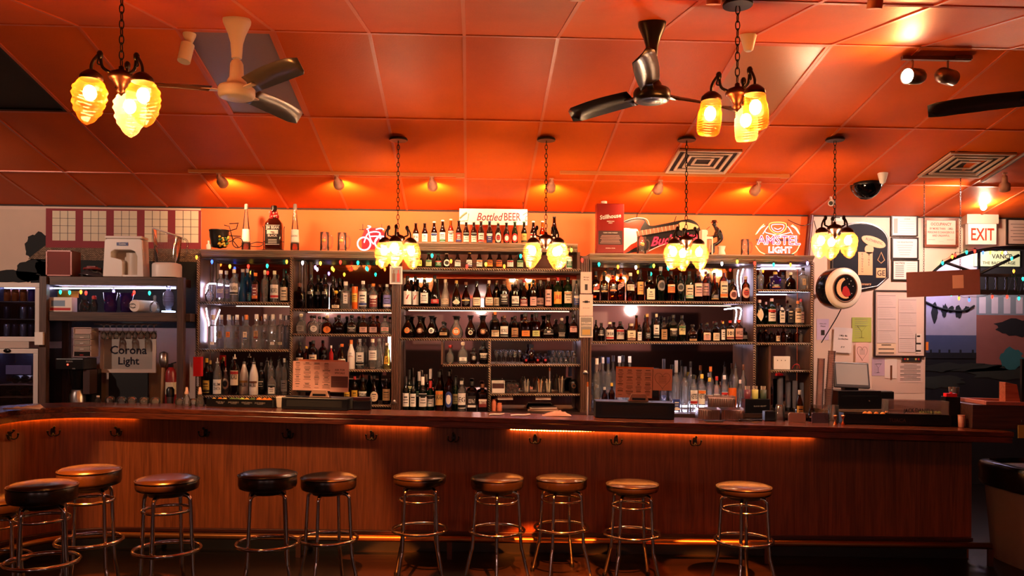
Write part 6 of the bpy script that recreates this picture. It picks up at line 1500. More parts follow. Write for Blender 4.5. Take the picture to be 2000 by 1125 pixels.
kc = {'purple': mat('can_purple', '#463a8c', rough=.3, metal=.3), 'orange': mat('can_orange', '#c86a2c', rough=.3, metal=.3), 'silver': mat('can_silver', '#9a9ab0', rough=.25, metal=.7), 'dark': mat('can_dark', '#2a2840', rough=.3, metal=.4)}
for r, zf in enumerate((.05, .05+h*.30, .05+h*.60)):
    MB().box(-w/2+.025, .07, zf-.008, w/2-.025, .42, zf-.002).build('wire_shelf', m_steel, t)
    for i in range(5):
        xx = -w/2+.1+i*.076; cn = ('silver', 'dark', 'silver', 'dark', 'silver') if r == 0 else ('dark', 'dark', 'silver', 'dark', 'silver') if r == 1 else ('orange', 'orange', 'orange', 'purple', 'purple')
        hh = .118
        if r == 1 and i == 1: continue
        c_ = MB().lathe([(.026, 0), (.032, .008), (.032, hh-.012), (.027, hh), (.001, hh-.004)], 16, cap=(1, 0)).build('drink_can', kc[cn[i]], None, (cx+xx, Y+.13, z0+zf+.001)); tag(c_, '%s drink can on the %s fridge shelf, %s in line' % ({'orange': 'orange', 'purple': 'purple', 'silver': 'silver', 'dark': 'dark blue'}[cn[i]], ('bottom', 'middle', 'top')[r], ORD[i]), 'can', 'cans in the upper fridge')
t, cx, Y, z0, w, h = fridge(-26, 74, 681, 806, 'lower white glass-door wine fridge with a lilac lit label inside', ZC+.001, 'wine')
h = PY(30, 681, Y).z-z0
MB().box(-w*.2, .06, h*.60, w*.30, .064, h*.74).build('card', mat('lilac_card', '#b8a4c8', rough=.6), t); MB().lathe([(.001, 0), (.02, 0), (.02, .004), (.001, .005)], 16, sx=1.8).build('badge', m_blk, t, (-w*.1, -.0005, h-.02), rx=pi/2)
for r, zf in enumerate((.04, h*.25, h*.44)):
    MB().box(-w/2+.025, .07, zf-.012, w/2-.025, .42, zf-.004).build('wooden_shelf', mat('fridge_shelf', '#8a5a3a', rough=.6), t)
    for i in range(4):
        xx = -w/2+.13+i*.09
        o = MB().lathe([(.033, 0), (.036, .01), (.036, .16), (.014, .21), (.014, .27)], 14).build('wine_bottle', G['dkgreen'], None, (cx+xx, Y+.39, z0+zf+.0385), rx=pi/2); MB().lathe([(.0365, .04), (.0365, .12)], 14, cap=(0, 0)).build('label', cm('c' if (r+i) % 2 else 'w'), o)
        tag(o, 'wine bottle lying on the %s wooden shelf of the wine fridge, %s in line' % (('bottom', 'middle', 'top')[r], ORD[i]), 'bottle', 'wine bottles in the lower fridge')
# ================================================================== COUNTER THINGS
def ct(px, v=OV+.36):
    d = ray(px, 700); t_ = (BO+BV*v).dot(BV)/d.dot(BV); p = d*t_; u = (Vector((p.x, p.y, 0))-Vector((BO.x, BO.y, 0))).dot(BU); return Vector((p.x, p.y, bz(max(u, uC-.8))+.0015))
def cs(px, v=OV+.36): p = ct(px, v); d = ray(px, 700); return (p.y/d.y)/FP      # metres per pixel there
def ch(px, py, v=OV+.36):                                                        # height above the counter of a photo row
    p = ct(px, v); d = ray(px, py); t_ = p.y/d.y; return CH+d.z*t_-p.z
RZB = atan2(BU.y, BU.x)
p = ct(50, OV+.22); t = thing('bar_towel', 'folded white bar towel lying on the curved counter end', 'towel', PZ(48, 800, p.z-.0005)+Vector((0, 0, .002)))
n = 12; vs = []
for i in range(n+1):
    for j in range(5):
        x = (i/n-.5)*.27; y = (j/4-.5)*.13; k = max(0, 1-abs(j/4-.5)*2.0)
        vs.append((x, y*(1-.3*abs(x)/.13), .002+.036*k**.7*(.25+.75*(i/n))*(1 if i < n else .4)+.004*sin(i*1.7+j)*k))
for q in (0, 1):
    pass
b = MB(); b.add(vs, [(i*5+j, (i+1)*5+j, (i+1)*5+j+1, i*5+j+1) for i in range(n) for j in range(4)], True); o = b.build('cloth', mat('white_cotton', '#d8c4b8', rough=.95, bump=.3, bscale=90), t); MB().tube([(-.13, -.045, .008), (-.06, -.058, .01), (.06, -.06, .012), (.13, -.04, .01)], .007, 6).build('hem', mat('white_cotton', '#d8c4b8'), t)
# glasses upside down behind the counter edge
YGx = None; gp_ = None
for i, px in enumerate((215, 238, 258, 282, 304, 352, 378)):
    c_ = ct(px, OV+.38); lab = 'upturned clear bowl glass on the back edge of the counter, %s along' % ORD[i]
    if gp_ is None:
        gp_ = g = thing('drinking_glass', lab, 'glass', c_, group='upturned glasses near the counter curve'); MB().lathe([(.036, 0), (.041, .02), (.036, .045), (.02, .055), (.001, .056), (.001, .053), (.018, .051), (.033, .042), (.038, .02), (.034, 0)], 20, cap=(0, 0)).build('bowl', clearg, g)
    else: g = dup(gp_, c_); g['label'] = lab
c_ = ct(192, OV+.38); t = thing('water_bottle', 'small clear plastic bottle with white cap near the counter curve', 'bottle', c_); MB().lathe([(.022, 0), (.024, .01), (.024, .02), (.012, .035), (.011, .044)], 14).build('body', clearg, t); MB().lathe([(.013, .044), (.013, .058)], 12).build('cap', m_white, t)
for i, (px, py) in enumerate(((365, 756), (391, 756))):
    c_ = ct(px, OV+.30); h = ch(px, py, OV+.30); t = thing('cruet_bottle', 'clear cone-shaped glass cruet with a pale spout, %s' % ('nearer the rack' if i == 0 else 'nearer the fruit caddy'), 'cruet', c_, group='cone cruets on the counter'); MB().lathe([(.038, 0), (.041, .008), (.022, h*.5), (.014, h*.62), (.013, h*.7)], 20).build('glass_body', clearg, t); MB().lathe([(.016, h*.62), (.018, h*.7), (.012, h*.8), (.009, h*.98), (.003, h)], 14).build('spout', mat('pink_spout', '#c8a498', rough=.4), t)
# fruit caddy
x0 = ct(409); x1 = ct(537); w = (x1-x0).length; h = ch(470, 779); c_ = (x0+x1)/2
t = thing('fruit_caddy', 'black printed garnish caddy filled with citrus wedges', 'garnish caddy', c_, RZB); b = MB(); b.box(-w/2, -.06, 0, w/2, .07, .004); b.box(-w/2, -.06, .004, w/2, -.054, h); b.box(-w/2, .064, .004, w/2, .07, h); b.box(-w/2, -.054, .004, -w/2+.006, .064, h); b.box(w/2-.006, -.054, .004, w/2, .064, h)
for k in (1, 2, 3): xx = -w/2+w*k/4; b.box(xx-.002, -.054, .004, xx+.002, .064, h*.9)
b.build('tray', m_blk, t); b = MB()
for i, s_ in enumerate(("OLD No.7", "JACK DANIEL'S", 'GENTLEMAN', "JACK DANIEL'S")): xx = -w*.29+i*w*.2; b.text(s_, xx, -.0605, h*.5, .012, w=w*.16); b.text('TENNESSEE', xx, -.0605, h*.36, .007, w=w*.12)
b.build('lettering', cm('h'), t)
fr = random.Random(4)
m_or = mat('orange_fruit', '#e88420', rough=.45); m_li = mat('lime_fruit', '#9db84a', rough=.45); m_le = mat('lemon_fruit', '#d8b04a', rough=.45); m_ch = mat('garnish_dark_lime', '#4e6a2c', rough=.5)
def wedge(parent_pos, r, m, name, label, cat, rz, grp):
    b = MB(); n = 8; vs = [(-r, 0, 0), (r, 0, 0)]
    for i in range(1, n):
        a = pi*i/n
        for k in range(5): e = -pi*.5+pi*k/4; vs.append((-r*cos(a), r*sin(a)*sin(e)*.7, r*sin(a)*cos(e)*.9))
    fs = []
    for i in range(n-2):
        for k in range(4): a = 2+i*5+k; fs.append((a, a+5, a+6, a+1))
    for k in range(4): fs.append((0, 2+k, 3+k)); fs.append((1, 2+(n-2)*5+k+1, 2+(n-2)*5+k))
    b.add(vs, fs, True); b.add([vs[0]]+[vs[2+i*5] for i in range(n-1)]+[vs[1]], [tuple(range(n+1))]); b.add([vs[0]]+[vs[2+i*5+4] for i in range(n-1)]+[vs[1]], [tuple(range(n, -1, -1))])
    o = b.build(name, m, None, parent_pos, rz=rz); return tag(o, label, cat, grp)
cf = [(m_le, 'lemon'), (m_or, 'orange'), (m_le, 'lemon'), (m_ch, 'lime'), (m_ch, 'lime'), (m_li, 'lime'), (m_le, 'lemon'), (m_ch, 'lime'), (m_or, 'orange'), (m_or, 'orange'), (m_or, 'orange')]
for i, (m_, nm) in enumerate(cf):
    xx = -w*.42+i*w*.84/(len(cf)-1); P = c_+BU*xx+BV*(fr.uniform(-.02, .03))+Vector((0, 0, h-.012))
    wedge(P, .026, m_, nm+'_wedge', '%s wedge in the black fruit caddy, %s along' % (nm, ORD[i]), 'fruit', fr.uniform(-.6, .6), 'citrus wedges in the fruit caddy')
c_ = ct(550, OV+.38); h = ch(550, 777, OV+.38); t = thing('juice_container', 'white plastic container with a tapered lid beside the fruit caddy', 'container', c_); MB().lathe([(.03, 0), (.036, .01), (.04, h*.9), (.042, h)], 18, ex=4).build('body', m_white, t); MB().lathe([(.044, h), (.044, h+.01), (.03, h+.014)], 18, ex=4).build('lid', m_white, t)
# till screens with menus
def till(px0, px1, py0, pys, menus, label, printer, plabel, v=OV+.33):
    """screen back covered by menu sheets on a beige foot, standing on a black printer-like base"""
    a, b_ = ct(printer[0], v), ct(printer[1], v); w = (b_-a).length; c_ = (a+b_)/2; h = ch((printer[0]+printer[1])/2, printer[2], v)
    base = thing('till_box', plabel, 'till', c_, RZB); MB().box(-w/2, -.1, 0, w/2, .14, h).build('case', m_blk, base, bevel=.004); MB().box(-w*.42, -.104, h*.25, w*.42, -.1005, h*.8).build('drawer_front', mat('drawer_black', '#0f0d0e', rough=.5), base); MB().box(-w*.1, -.106, h*.6, w*.1, -.104, h*.68).build('slot', m_dark, base)
    pxc = (px0+px1)/2; c2 = ct(pxc, v); z = c2.z+h; s = cs(pxc, v)
    t = thing('till_screen', label, 'till screen', (c2.x, c2.y, z+.001), RZB); zs = ch(pxc, pys, v)-h; zt_ = ch(pxc, py0, v)-h; W = (px1-px0)/2*s
    MB().prism([(-.085, 0), (.085, 0), (.06, max(zs, .03)+.03), (-.06, max(zs, .03)+.03)], -.03, .03).build('foot', mat('beige_till', '#b08a78', rough=.45), t, bevel=.004)
    MB().box(-W*.92, -.012, zs+.004, W*.92, .03, zt_-.004).build('screen', m_blk, t, bevel=.006)
    b = MB()
    MB().box(-.055, -.034, .012, .055, -.0305, .03).build('badge', m_blk, t)
    return t, s, h, pxc, v
def menu(t, s, pxc, px0, py0, px1, py1, h, v, name, cols, col_='#d8a8a0', heart=None, pic=False, dy=-.016, tilt=0):
    x0, x1 = (px0-pxc)*s, (px1-pxc)*s; z0, z1 = ch((px0+px1)/2, py1, v)-h, ch((px0+px1)/2, py0, v)-h; b = MB(); b.box(x0, dy, z0, x1, dy+.0012, z1, 0); W, H_ = x1-x0, z1-z0; cx = (x0+x1)/2
    rr = random.Random(px0)
    for k in range(cols):
        xa, xb = x0+W*(k+.08)/cols, x0+W*(k+.92)/cols
        for i in range(22):
            if rr.random() < .15: continue
            zz = z1-H_*(.07+.04*i); wd = (xb-xa)*(rr.uniform(.4, 1) if k % 2 else rr.uniform(.3, .8)); xc = (xa+xb)/2; b.box(xc-wd/2, dy-.0006, zz, xc+wd/2, dy, zz+H_*(.012 if i % 6 else .022), 1)
    if pic:
        b.text('ASK FOR', cx, dy-.0006, z1-H_*.3, H_*.06, w=W*.7, m=1); b.text('SPECIALS', cx, dy-.0006, z1-H_*.4, H_*.06, w=W*.7, m=1); b.box(x0+W*.04, dy-.0006, z0+H_*.15, x1-W*.04, dy, z0+H_*.52, 2); b.lathe([(.001, 0), (W*.36, 0), (W*.36, .001), (.001, .001)], 20, (cx, dy-.002, z0+H_*.34), sy=.01, m=3)
    if heart:
        P = []
        for i in range(25): a = 2*pi*i/24; P.append((cx+W*.026*16*sin(a)**3, dy-.001, (z0+z1)/2+H_*.026*(13*cos(a)-5*cos(2*a)-2*cos(3*a)-cos(4*a))-.0))
        b.tube(P, .0012, 4, m=1); 
        for i in range(6): b.box(cx-W*.2, dy-.0006, z0+H_*(.35+.06*i), cx+W*.2, dy, z0+H_*(.36+.06*i), 1)
    b.build(name, [col(col_, .7), cm('x'), mat('menu_photo', '#5a3230'), mat('menu_plate', '#8a5a54')], t)
t, s, h, pxc, v = till(575, 676, 706, 768, 0, 'first till screen back, covered with pink menu sheets and a dish photo', (557, 684, 776), 'wide black cash drawer under the first till screen')
menu(t, s, pxc, 572, 706, 647, 763, h, v, 'menu_sheet', 4); menu(t, s, pxc, 646, 707, 682, 766, h, v, 'menu_sheet', 0, pic=True, dy=-.018); menu(t, s, pxc, 582, 703, 674, 708, h, v, 'menu_sheet', 0, '#c87858', dy=-.0135)
t, s, h, pxc, v = till(1204, 1290, 718, 776, 0, 'second till screen back, covered with a tan menu and a heart flyer', (1162, 1314, 784), 'wide black cash drawer under the second till screen')
menu(t, s, pxc, 1202, 720, 1273, 777, h, v, 'menu_sheet', 4, '#dcae9c'); menu(t, s, pxc, 1274, 721, 1311, 763, h, v, 'menu_sheet', 0, '#dcae9c', heart=True, dy=-.018); menu(t, s, pxc, 1202, 717, 1275, 721, h, v, 'menu_sheet', 0, '#e0762c', dy=-.0135)
c_ = ct(708, OV+.36); t = thing('card_terminal', 'dark card terminal with a reddish top beside the first till', 'card terminal', c_, RZB+.1); h = ch(708, 776, OV+.36); MB().box(-.075, -.05, 0, .075, .06, h*.8).build('body', m_blk, t, bevel=.008); o = MB().box(-.07, -.05, h*.8+.001, .07, .05, h).build('screen', mat('maroon_screen', '#4a1c1c', rough=.3), t)
# paper slips and crumpled cloth
for i, (px0, px1, py, lab) in enumerate(((956, 986, 806, 'pink paper slip on the counter below the pill bottles'), (998, 1036, 808, 'pale paper slip on the counter beside the crumpled napkin'))):
    c_ = ct((px0+px1)/2, OV+.26); w = (px1-px0)*cs(px0, OV+.26); b = MB(); vs = []
    for k in range(7): 
        for j in (0, 1): vs.append(((k/6-.5)*w, (j-.5)*.09, .001+.012*(k/6)**2+.003*sin(k)))
    b.add(vs, [(k*2, k*2+2, k*2+3, k*2+1) for k in range(6)], True); tag(b.build('paper_slip', mat('pink_paper', '#d8a898', rough=.8), None, c_, rz=RZB+.1*i), lab, 'paper')
c_ = ct(1088, OV+.3); b = MB(); rr = random.Random(9); vs = []; n = 14
for i in range(n+1):
    for j in range(7): x, y = (i/n-.5)*.24, (j/6-.5)*.11; e = (1-(2*i/n-1)**2)*(1-(2*j/6-1)**2); vs.append((x, y, .003+e*(.012+.045*abs(sin(i*1.3+j*.9))*rr.uniform(.5, 1))))
b.add(vs, [(i*7+j, (i+1)*7+j, (i+1)*7+j+1, i*7+j+1) for i in range(n) for j in range(6)], True); tag(b.build('napkin', mat('tan_napkin', '#b8806a', rough=.9), None, c_, rz=RZB), 'crumpled tan napkin on the counter in front of the paper stack', 'napkin')
# on the back counter, middle bay
def bcp(px, dy=.1): p = PY(px, 700, YF+dy); return Vector((p.x, YF+dy, ZC+.0015))
for i, px in enumerate((965, 976)):
    t = thing('pill_bottle', 'orange pill-shaped bottle under the shelf, %s' % ('closer to the divider' if i == 0 else 'farther from the divider'), 'bottle', bcp(px, .06), group='orange pill-shaped bottles'); k = 1 if i == 0 else .7; MB().lathe([(.024, 0), (.025, .01), (.025, .09*k), (.02, .1*k)], 16).build('body', mat('salmon_plastic', '#d87a58', rough=.35), t); MB().lathe([(.022, .1*k), (.022, .12*k)], 14).build('cap', mat('salmon_plastic', '#d87a58'), t)
for i in range(4):
    p = bcp(1062, .14); hh = .012; o = MB().box(-.16+.01*i, -.08, 0, .15-.012*i, .08, hh-.001).build('folder', col(('#c8a48c', '#8a5a4a', '#d8c0b0', '#3a2624')[i], .7), None, p+Vector((0, 0, i*hh)), rz=.06*(i-1)); tag(o, '%s paper folder in the stack on the back counter, %s from the bottom' % (('tan', 'brown', 'pale', 'dark')[i], ORD[i]), 'folder', 'stack of folders on the back counter')
for px0, px1, lab in ((972, 1002, 'typed pale card taped under the candy tub shelf'), (1046, 1076, 'pale card taped under the jar shelf')):
    o = sheet('card_label', px0, 772.5, px1, 781, YF+.02, lab, '#c8b0a4', 1, 'card')
def onshelf(key, px, dy=.08): p = PY(px, 700, YF+dy); return Vector((p.x, YF+dy, SH[key][0]+.0012))
p = onshelf('C6', 973, .1); t = thing('storage_bin', 'white open plastic bin with a dark interior on the jar shelf', 'bin', p); b = MB(); b.box(-.066, -.06, 0, .066, .08, .004); b.box(-.066, -.06, .004, .066, -.054, .045); b.box(-.066, .074, .004, .066, .08, .12); b.box(-.066, -.06, .004, -.06, .08, .12); b.box(.06, -.06, .004, .066, .08, .12); b.build('tub', m_white, t, bevel=.003); MB().box(-.058, -.05, .006, .058, .07, .09).build('lining', mat('bin_lining', '#4a2622', rough=.8), t)
p = onshelf('C6', 1001, .1); t = thing('candy_tub', 'clear square tub packed with red brown candies', 'tub', p); b = MB(); b.box(-.062, -.055, 0, .062, .055, .1); b.build('tub', clearg, t); b = MB(); rr = random.Random(8)
for i in range(130): b.ball((rr.uniform(-.05, .05), rr.uniform(-.045, .045), rr.uniform(.012, .085)), .01, 6, 4, m=i % 3)
o = b.build('candies', [mat('candy_red', '#b04a38', rough=.4), mat('candy_pink', '#d89a80', rough=.4), mat('candy_brown', '#7a2e24', rough=.4)], t); o['kind'] = 'stuff'
for i, (px, c1, lab) in enumerate(((1029, 'h', 'clear jar of pale sticks on the jar shelf'), (1055, 'o', 'clear jar of orange pencils on the jar shelf'), (1071, 'c', 'clear jar of mixed pencils on the jar shelf'), (1096, 'n', 'tall clear jar of brown stirrers on the jar shelf'))):
    t = thing('pencil_jar', lab, 'jar', onshelf('C6', px, .08)); hh = .1 if i < 3 else .13; MB().lathe([(.03, 0), (.033, .006), (.033, hh), (.03, hh)], 18, cap=(1, 0)).build('glass_body', clearg, t); b = MB()
    for k in range(6): a = k*1.05; b.cyl((.012*cos(a), .012*sin(a), .006), (.024*cos(a), .024*sin(a), hh+.02+.01*(k % 3)), .0035, n=6, m=k % 2)
    b.build('sticks', [cm(c1), cm('c')], t)
p = onshelf('C6', 1120, .12); t = thing('clip_lamp', 'dark rounded speaker shape at the shelf end by the post', 'speaker', p); MB().lathe([(.04, 0), (.045, .02), (.045, .1), (.03, .13), (.001, .135)], 18).build('body', m_blk, t); MB().ring((0, -.045, .07), .02, .004, 16, 6, 'y').build('ring', cm('n'), t)
# shot glass shelf
gl1 = None
for i, px in enumerate((970, 979, 988, 997, 1006, 1015)):
    p = onshelf('C5', px, .06+.05*(i % 2)); lab = 'stemmed tasting glass on the shot glass shelf, %s from the divider' % ORD[i]
    if gl1 is None: gl1 = g = thing('tasting_glass', lab, 'glass', p, group='stemmed tasting glasses'); MB().lathe([(.02, 0), (.02, .002), (.004, .006), (.0035, .05), (.015, .07), (.02, .1), (.017, .13), (.015, .13), (.018, .1), (.001, .06)], 14, cap=(1, 0)).build('glass', clearg, g)
    else: g = dup(gl1, p); g['label'] = lab
for i, (px, c1) in enumerate(((1027, 'amber'), (1050, 'amber'), (1065, 'amber'))):
    o = thing('globe_miniature', 'round red amber miniature bottle on the shot glass shelf, %s of three' % ORD[i], 'bottle', onshelf('C5', px, .05), group='round red miniatures'); MB().lathe([(.02, 0), (.03, .02), (.032, .035), (.022, .06), (.008, .07), (.008, .085)], 16).build('body', G['amber'], o); MB().lathe([(.01, .082), (.01, .1)], 10).build('cap', cm('k'), o); MB().lathe([(.001, 0), (.012, 0), (.012, .002), (.001, .002)], 12).build('label', cm('r'), o, (0, -.0325, .034), rx=pi/2)
o = thing('square_decanter', 'tall square decanter with black stopper between red miniatures', 'decanter', onshelf('C5', 1038, .11)); MB().lathe([(.028, 0), (.03, .01), (.03, .12), (.012, .14), (.012, .155)], 16, ex=6).build('body', G['amber'], o); MB().box(-.02, -.02, .156, .02, .02, .19).build('stopper', cm('k'), o)
gl2 = None; k = 0
for r in range(2):
    for i in range(6):
        p = onshelf('C5', 1077+i*9.2, .055+.06*r); lab = '%s row shot glass on the shot glass shelf, %s along' % (('front', 'back')[r], ORD[i])
        if gl2 is None: gl2 = g = thing('shot_glass', lab, 'shot glass', p, group='shot glasses on the middle shelf'); MB().lathe([(.018, 0), (.019, .004), (.023, .062), (.021, .062), (.017, .012), (.001, .01)], 14, cap=(1, 0)).build('glass', clearg, g)
        else: g = dup(gl2, p); g['label'] = lab
for i in range(5):
    g = dup(gl2, onshelf('C5', 1082+i*9.6, .1)+Vector((0, 0, .0635))); g['label'] = 'shot glass stacked in the upper layer, %s along' % ORD[i]; g.location.y = YF+.086
for i in range(5): pass
# right of the screen: bins, tubs, boxes
p = ct(1148, OV+.41); t = thing('marker_stick', 'thin white stick with an orange tip leaning against the post', 'stick', p); h = ch(1148, 746, OV+.41); MB().cyl((0, 0, 0), (0, 0, h*.86), .007, n=8).build('shaft', m_white, t); MB().cyl((0, 0, h*.86), (0, 0, h), .008, n=8).build('tip', cm('o'), t)
m_cp = glass('clear_plastic', '#f0e6e2', '#c8b4ac', rough=.15, body=.22, bodycol='#e0c8c0')
for i, (px0, px1, py0, py1, v, lab) in enumerate(((1361, 1404, 796, 819, OV+.34, 'low clear plastic bin on the counter, nearer the second till'), (1406, 1450, 796, 820, OV+.34, 'low clear plastic bin on the counter, nearer the black cable'), (1380, 1433, 773, 795, OV+.34, 'tall clear plastic bin stacked on the two low ones'))):
    c_ = ct((px0+px1)/2, v); s = cs(px0, v); w = (px1-px0)*s; h = (py1-py0)*s; z = 0 if i < 2 else ch(1405, 795.3, v); t = thing('plastic_bin', lab, 'bin', c_+Vector((0, 0, z)), RZB, 'clear plastic bins on the counter'); b = MB(); b.box(-w/2, -.06, 0, w/2, .06, .003); b.box(-w/2, -.06, .003, w/2, -.057, h); b.box(-w/2, .057, .003, w/2, .06, h); b.box(-w/2, -.057, .003, -w/2+.003, .057, h); b.box(w/2-.003, -.057, .003, w/2, .057, h); b.build('tub', m_cp, t); MB().tube([(-w/2, -.062, h), (w/2, -.062, h), (w/2, .062, h), (-w/2, .062, h)], .0022, 5, True).build('rim', m_cp, t)
    if i < 2: pass
    b = MB()
    for k in range(int(w/.018)): b.box(-w/2+.006+k*.018, -.05, .004, -w/2+.016+k*.018, .05, h*.8, 0)
    o = b.build('straw_packets', mat('packet_white', '#ecdcd4', rough=.6), t); o['kind'] = 'stuff'
p = bcp(1476, -.08); t = thing('napkin_caddy', 'black bar caddy lettered on its side beneath three coloured tubs', 'caddy', p); w = W_(1452, 1500, YF-.08); h = PY(1476, 779, YF-.08).z-ZC; MB().box(-w/2, -.06, 0, w/2, .06, h).build('box', m_blk, t, bevel=.003); b = MB(); b.text('BLACK VELVET', w*.1, -.061, h*.45, .014, w=w*.5); b.build('lettering', cm('h'), t); zc_ = ZC+.0015+h
for i, (px, c1, nm) in enumerate(((1460, '#6a2830', 'maroon'), (1475, '#b9b45a', 'yellow green'), (1491, '#3c4a34', 'dark green'))):
    q = PY(px, 700, YF-.08); o = MB().lathe([(.03, 0), (.031, .004), (.032, .09), (.03, .09), (.028, .006), (.001, .005)], 18, cap=(1, 0)).build('coaster_tub', col(c1, .4), None, (q.x, YF-.08, zc_+.001)); tag(o, nm+' round tub standing on the black caddy', 'tub', 'coloured tubs on the caddy')
    b = MB(); rr = random.Random(i)
    for k in range(9): a = k*.7; b.cyl((.018*cos(a), .018*sin(a), .02), (.022*cos(a), .022*sin(a), .125), .0028, n=5)
    b.build('stirrers', cm('c'), o)
c_ = ct(1503, OV+.38); t = thing('card_reader', 'small black card reader at the back of the counter', 'card reader', c_, RZB); h = ch(1503, 803, OV+.38); MB().box(-.045, -.03, 0, .045, .05, h).build('body', m_blk, t, bevel=.004); MB().box(-.03, -.02, h+.0005, .03, .02, h+.004).build('keypad', m_dark, t)
c_ = ct(1466, OV+.24); b = MB(); P = []
for i in range(40): a = i*.55; r = .075+.012*sin(i*1.1); P.append((r*cos(a)*1.3, r*.5*sin(a), .006+.011*abs(sin(i*.37))))
tag(b.tube(smoothpath(P, 3), .0035, 5).build('cable', m_blk, None, c_), 'coiled black cable on the counter beside the clear bins', 'cable')
t = tag(MB().box(-.07, -.03, 0, .07, .03, .006).build('check_folder', mat('black_leather', '#141012', rough=.5), None, ct(1395, OV+.18), rz=RZB+.05, bevel=.002), 'flat black check folder lying near the counter edge', 'folder')
# glassware and small bottles, end of the cabinet
c_ = ct(1524, OV+.34); h = ch(1524, 790, OV+.34); t = thing('pint_glass', 'upturned clear ribbed pint glass beside the grey paddle', 'glass', c_); MB().lathe([(.04, 0), (.042, .004), (.032, h), (.001, h), (.001, h-.004), (.03, h-.006), (.039, .004)], 20, cap=(0, 0)).build('glass', clearg, t)
for px, w_, c1, lab in ((1557, 33, '#b09a96', 'pale grey rounded paddle standing on edge at the counter'), (1602, 32, '#5a5068', 'purple grey rounded paddle standing on edge beside the beer mug')):
    c_ = ct(px, OV+.3); s = cs(px, OV+.3); w = w_*s/2; h = ch(px, 806, OV+.3); P = [(-w, 0), (w, 0), (w, h*.6)]+[(w-.016+.016*cos(a), h-.02+.02*sin(a)) for a in (0, .5, 1, pi/2)]+[(-w+.016-.016*sin(a), h-.02+.02*cos(a)) for a in (0, .5, 1, pi/2)]
    o = MB().prism(P, -.006, .006).build('paddle', col(c1, .35), None, c_, rz=RZB); tag(o, lab, 'paddle')
SH['BAR'] = (ct(1560, OV+.4).z, 1540, 1600)
for px, py, w_, gl, cap, lab_, look in ((1562, 762, 14, 'gold', 's', 'g,n,R,.1,.5', 'small tequila bottle with tan label behind the grey paddle'), (1586, 788, 12, 'black', 'k', 'x,w,R,.2,.6', 'small black bottle with white mark behind the purple grey paddle')):
    v = OV+.42; c_ = ct(px, v); h = ch(px, py, v); body, capm, labm, mats = make_bottle('rum', h, w_*cs(px, v), gl, cap, lab_, '-', random.Random(3)); o = body.build('liquor_bottle', G[gl], None, c_); tag(o, look, 'bottle'); capm.build('cap', cm(cap), o); labm.build('label', mats, o)
p = ct(1628, OV+.3); h = ch(1628, 791, OV+.3); R = 10*cs(1628, OV+.3); t = thing('beer_mug', 'clear glass beer mug on the counter behind two copper jiggers', 'mug', p)
MB().lathe([(R*.9, 0), (R, .01), (R, h), (R*.92, h), (R*.88, .02), (.001, .016)], 22, cap=(0, 0)).build('glass_body', clearg, t); MB().tube(smoothpath([(-R*.95, 0, h*.85), (-R*1.6, 0, h*.8), (-R*1.75, 0, h*.5), (-R*1.4, 0, h*.2), (-R*.95, 0, h*.22)], 5), R*.15, 8).build('handle', clearg, t)
for px, lab in ((1632, 'copper double jigger directly in front of the mug'), (1647, 'copper double jigger standing clear of the mug')):
    p = ct(px, OV+.2); h = ch(px, 811, OV+.2); o = MB().lathe([(.02, 0), (.017, .004), (.005, h*.5), (.017, h), (.019, h), (.001, h*.6)], 16, cap=(1, 0)).build('jigger', mat('copper', '#c07a52', rough=.25, metal=1), None, p); tag(o, lab, 'jigger', 'copper jiggers')
# tall dispenser tubes and router
for i, (px, py, r) in enumerate(((1524, 736, .03), (1540, 744, .026), (1553, 744, .026), (1566, 748, .022))):
    p = bcp(px, .1+.05*(i % 2)); h = PY(px, py, YF+.1).z-ZC; t = thing('beer_tower', 'tall clear drink tube in the cabinet end bay, %s along' % ORD[i], 'drink tube', p, group='tall clear drink tubes'); MB().lathe([(r, 0), (r, h), (r*.9, h), (r*.9, .01), (.001, .01)], 18, cap=(0, 0)).build('tube', G['violet'], t); MB().lathe([(r*1.1, 0), (r*1.1, .03), (r*1.02, .034)], 18).build('base', m_blk, t)
p = onshelf('E4', 1526, .06); t = thing('router', 'small white network box with a red cable in the end bay', 'router', p); w = W_(1509, 1541, YF+.06); MB().box(-w/2, -.02, 0, w/2, .03, .135).build('case', m_white, t, bevel=.004); b = MB()
for i in range(3): b.box(-w*.3+i*.04, -.0215, .09, -w*.3+i*.04+.008, -.02, .098)
b.build('lights', m_dark, t)
p = onshelf('E4', 1556, .07); tag(MB().tube(smoothpath([(-.05, 0, .006), (-.03, -.02, .05), (.01, -.02, .05), (.03, 0, .012), (.05, .02, .008)], 5), .0045, 6).build('cable', mat('red_cable', '#b02020', rough=.4), None, p), 'red cable curled beside the white router', 'cable')
p = PY(1573, 742, YF-.002); tag(MB().lathe([(.001, 0), (.026, 0), (.026, .002), (.001, .002)], 24).build('sticker', m_white, None, (p.x, YF+.012, p.z), rx=pi/2), 'round white sticker on the cabinet end', 'sticker') if False else None
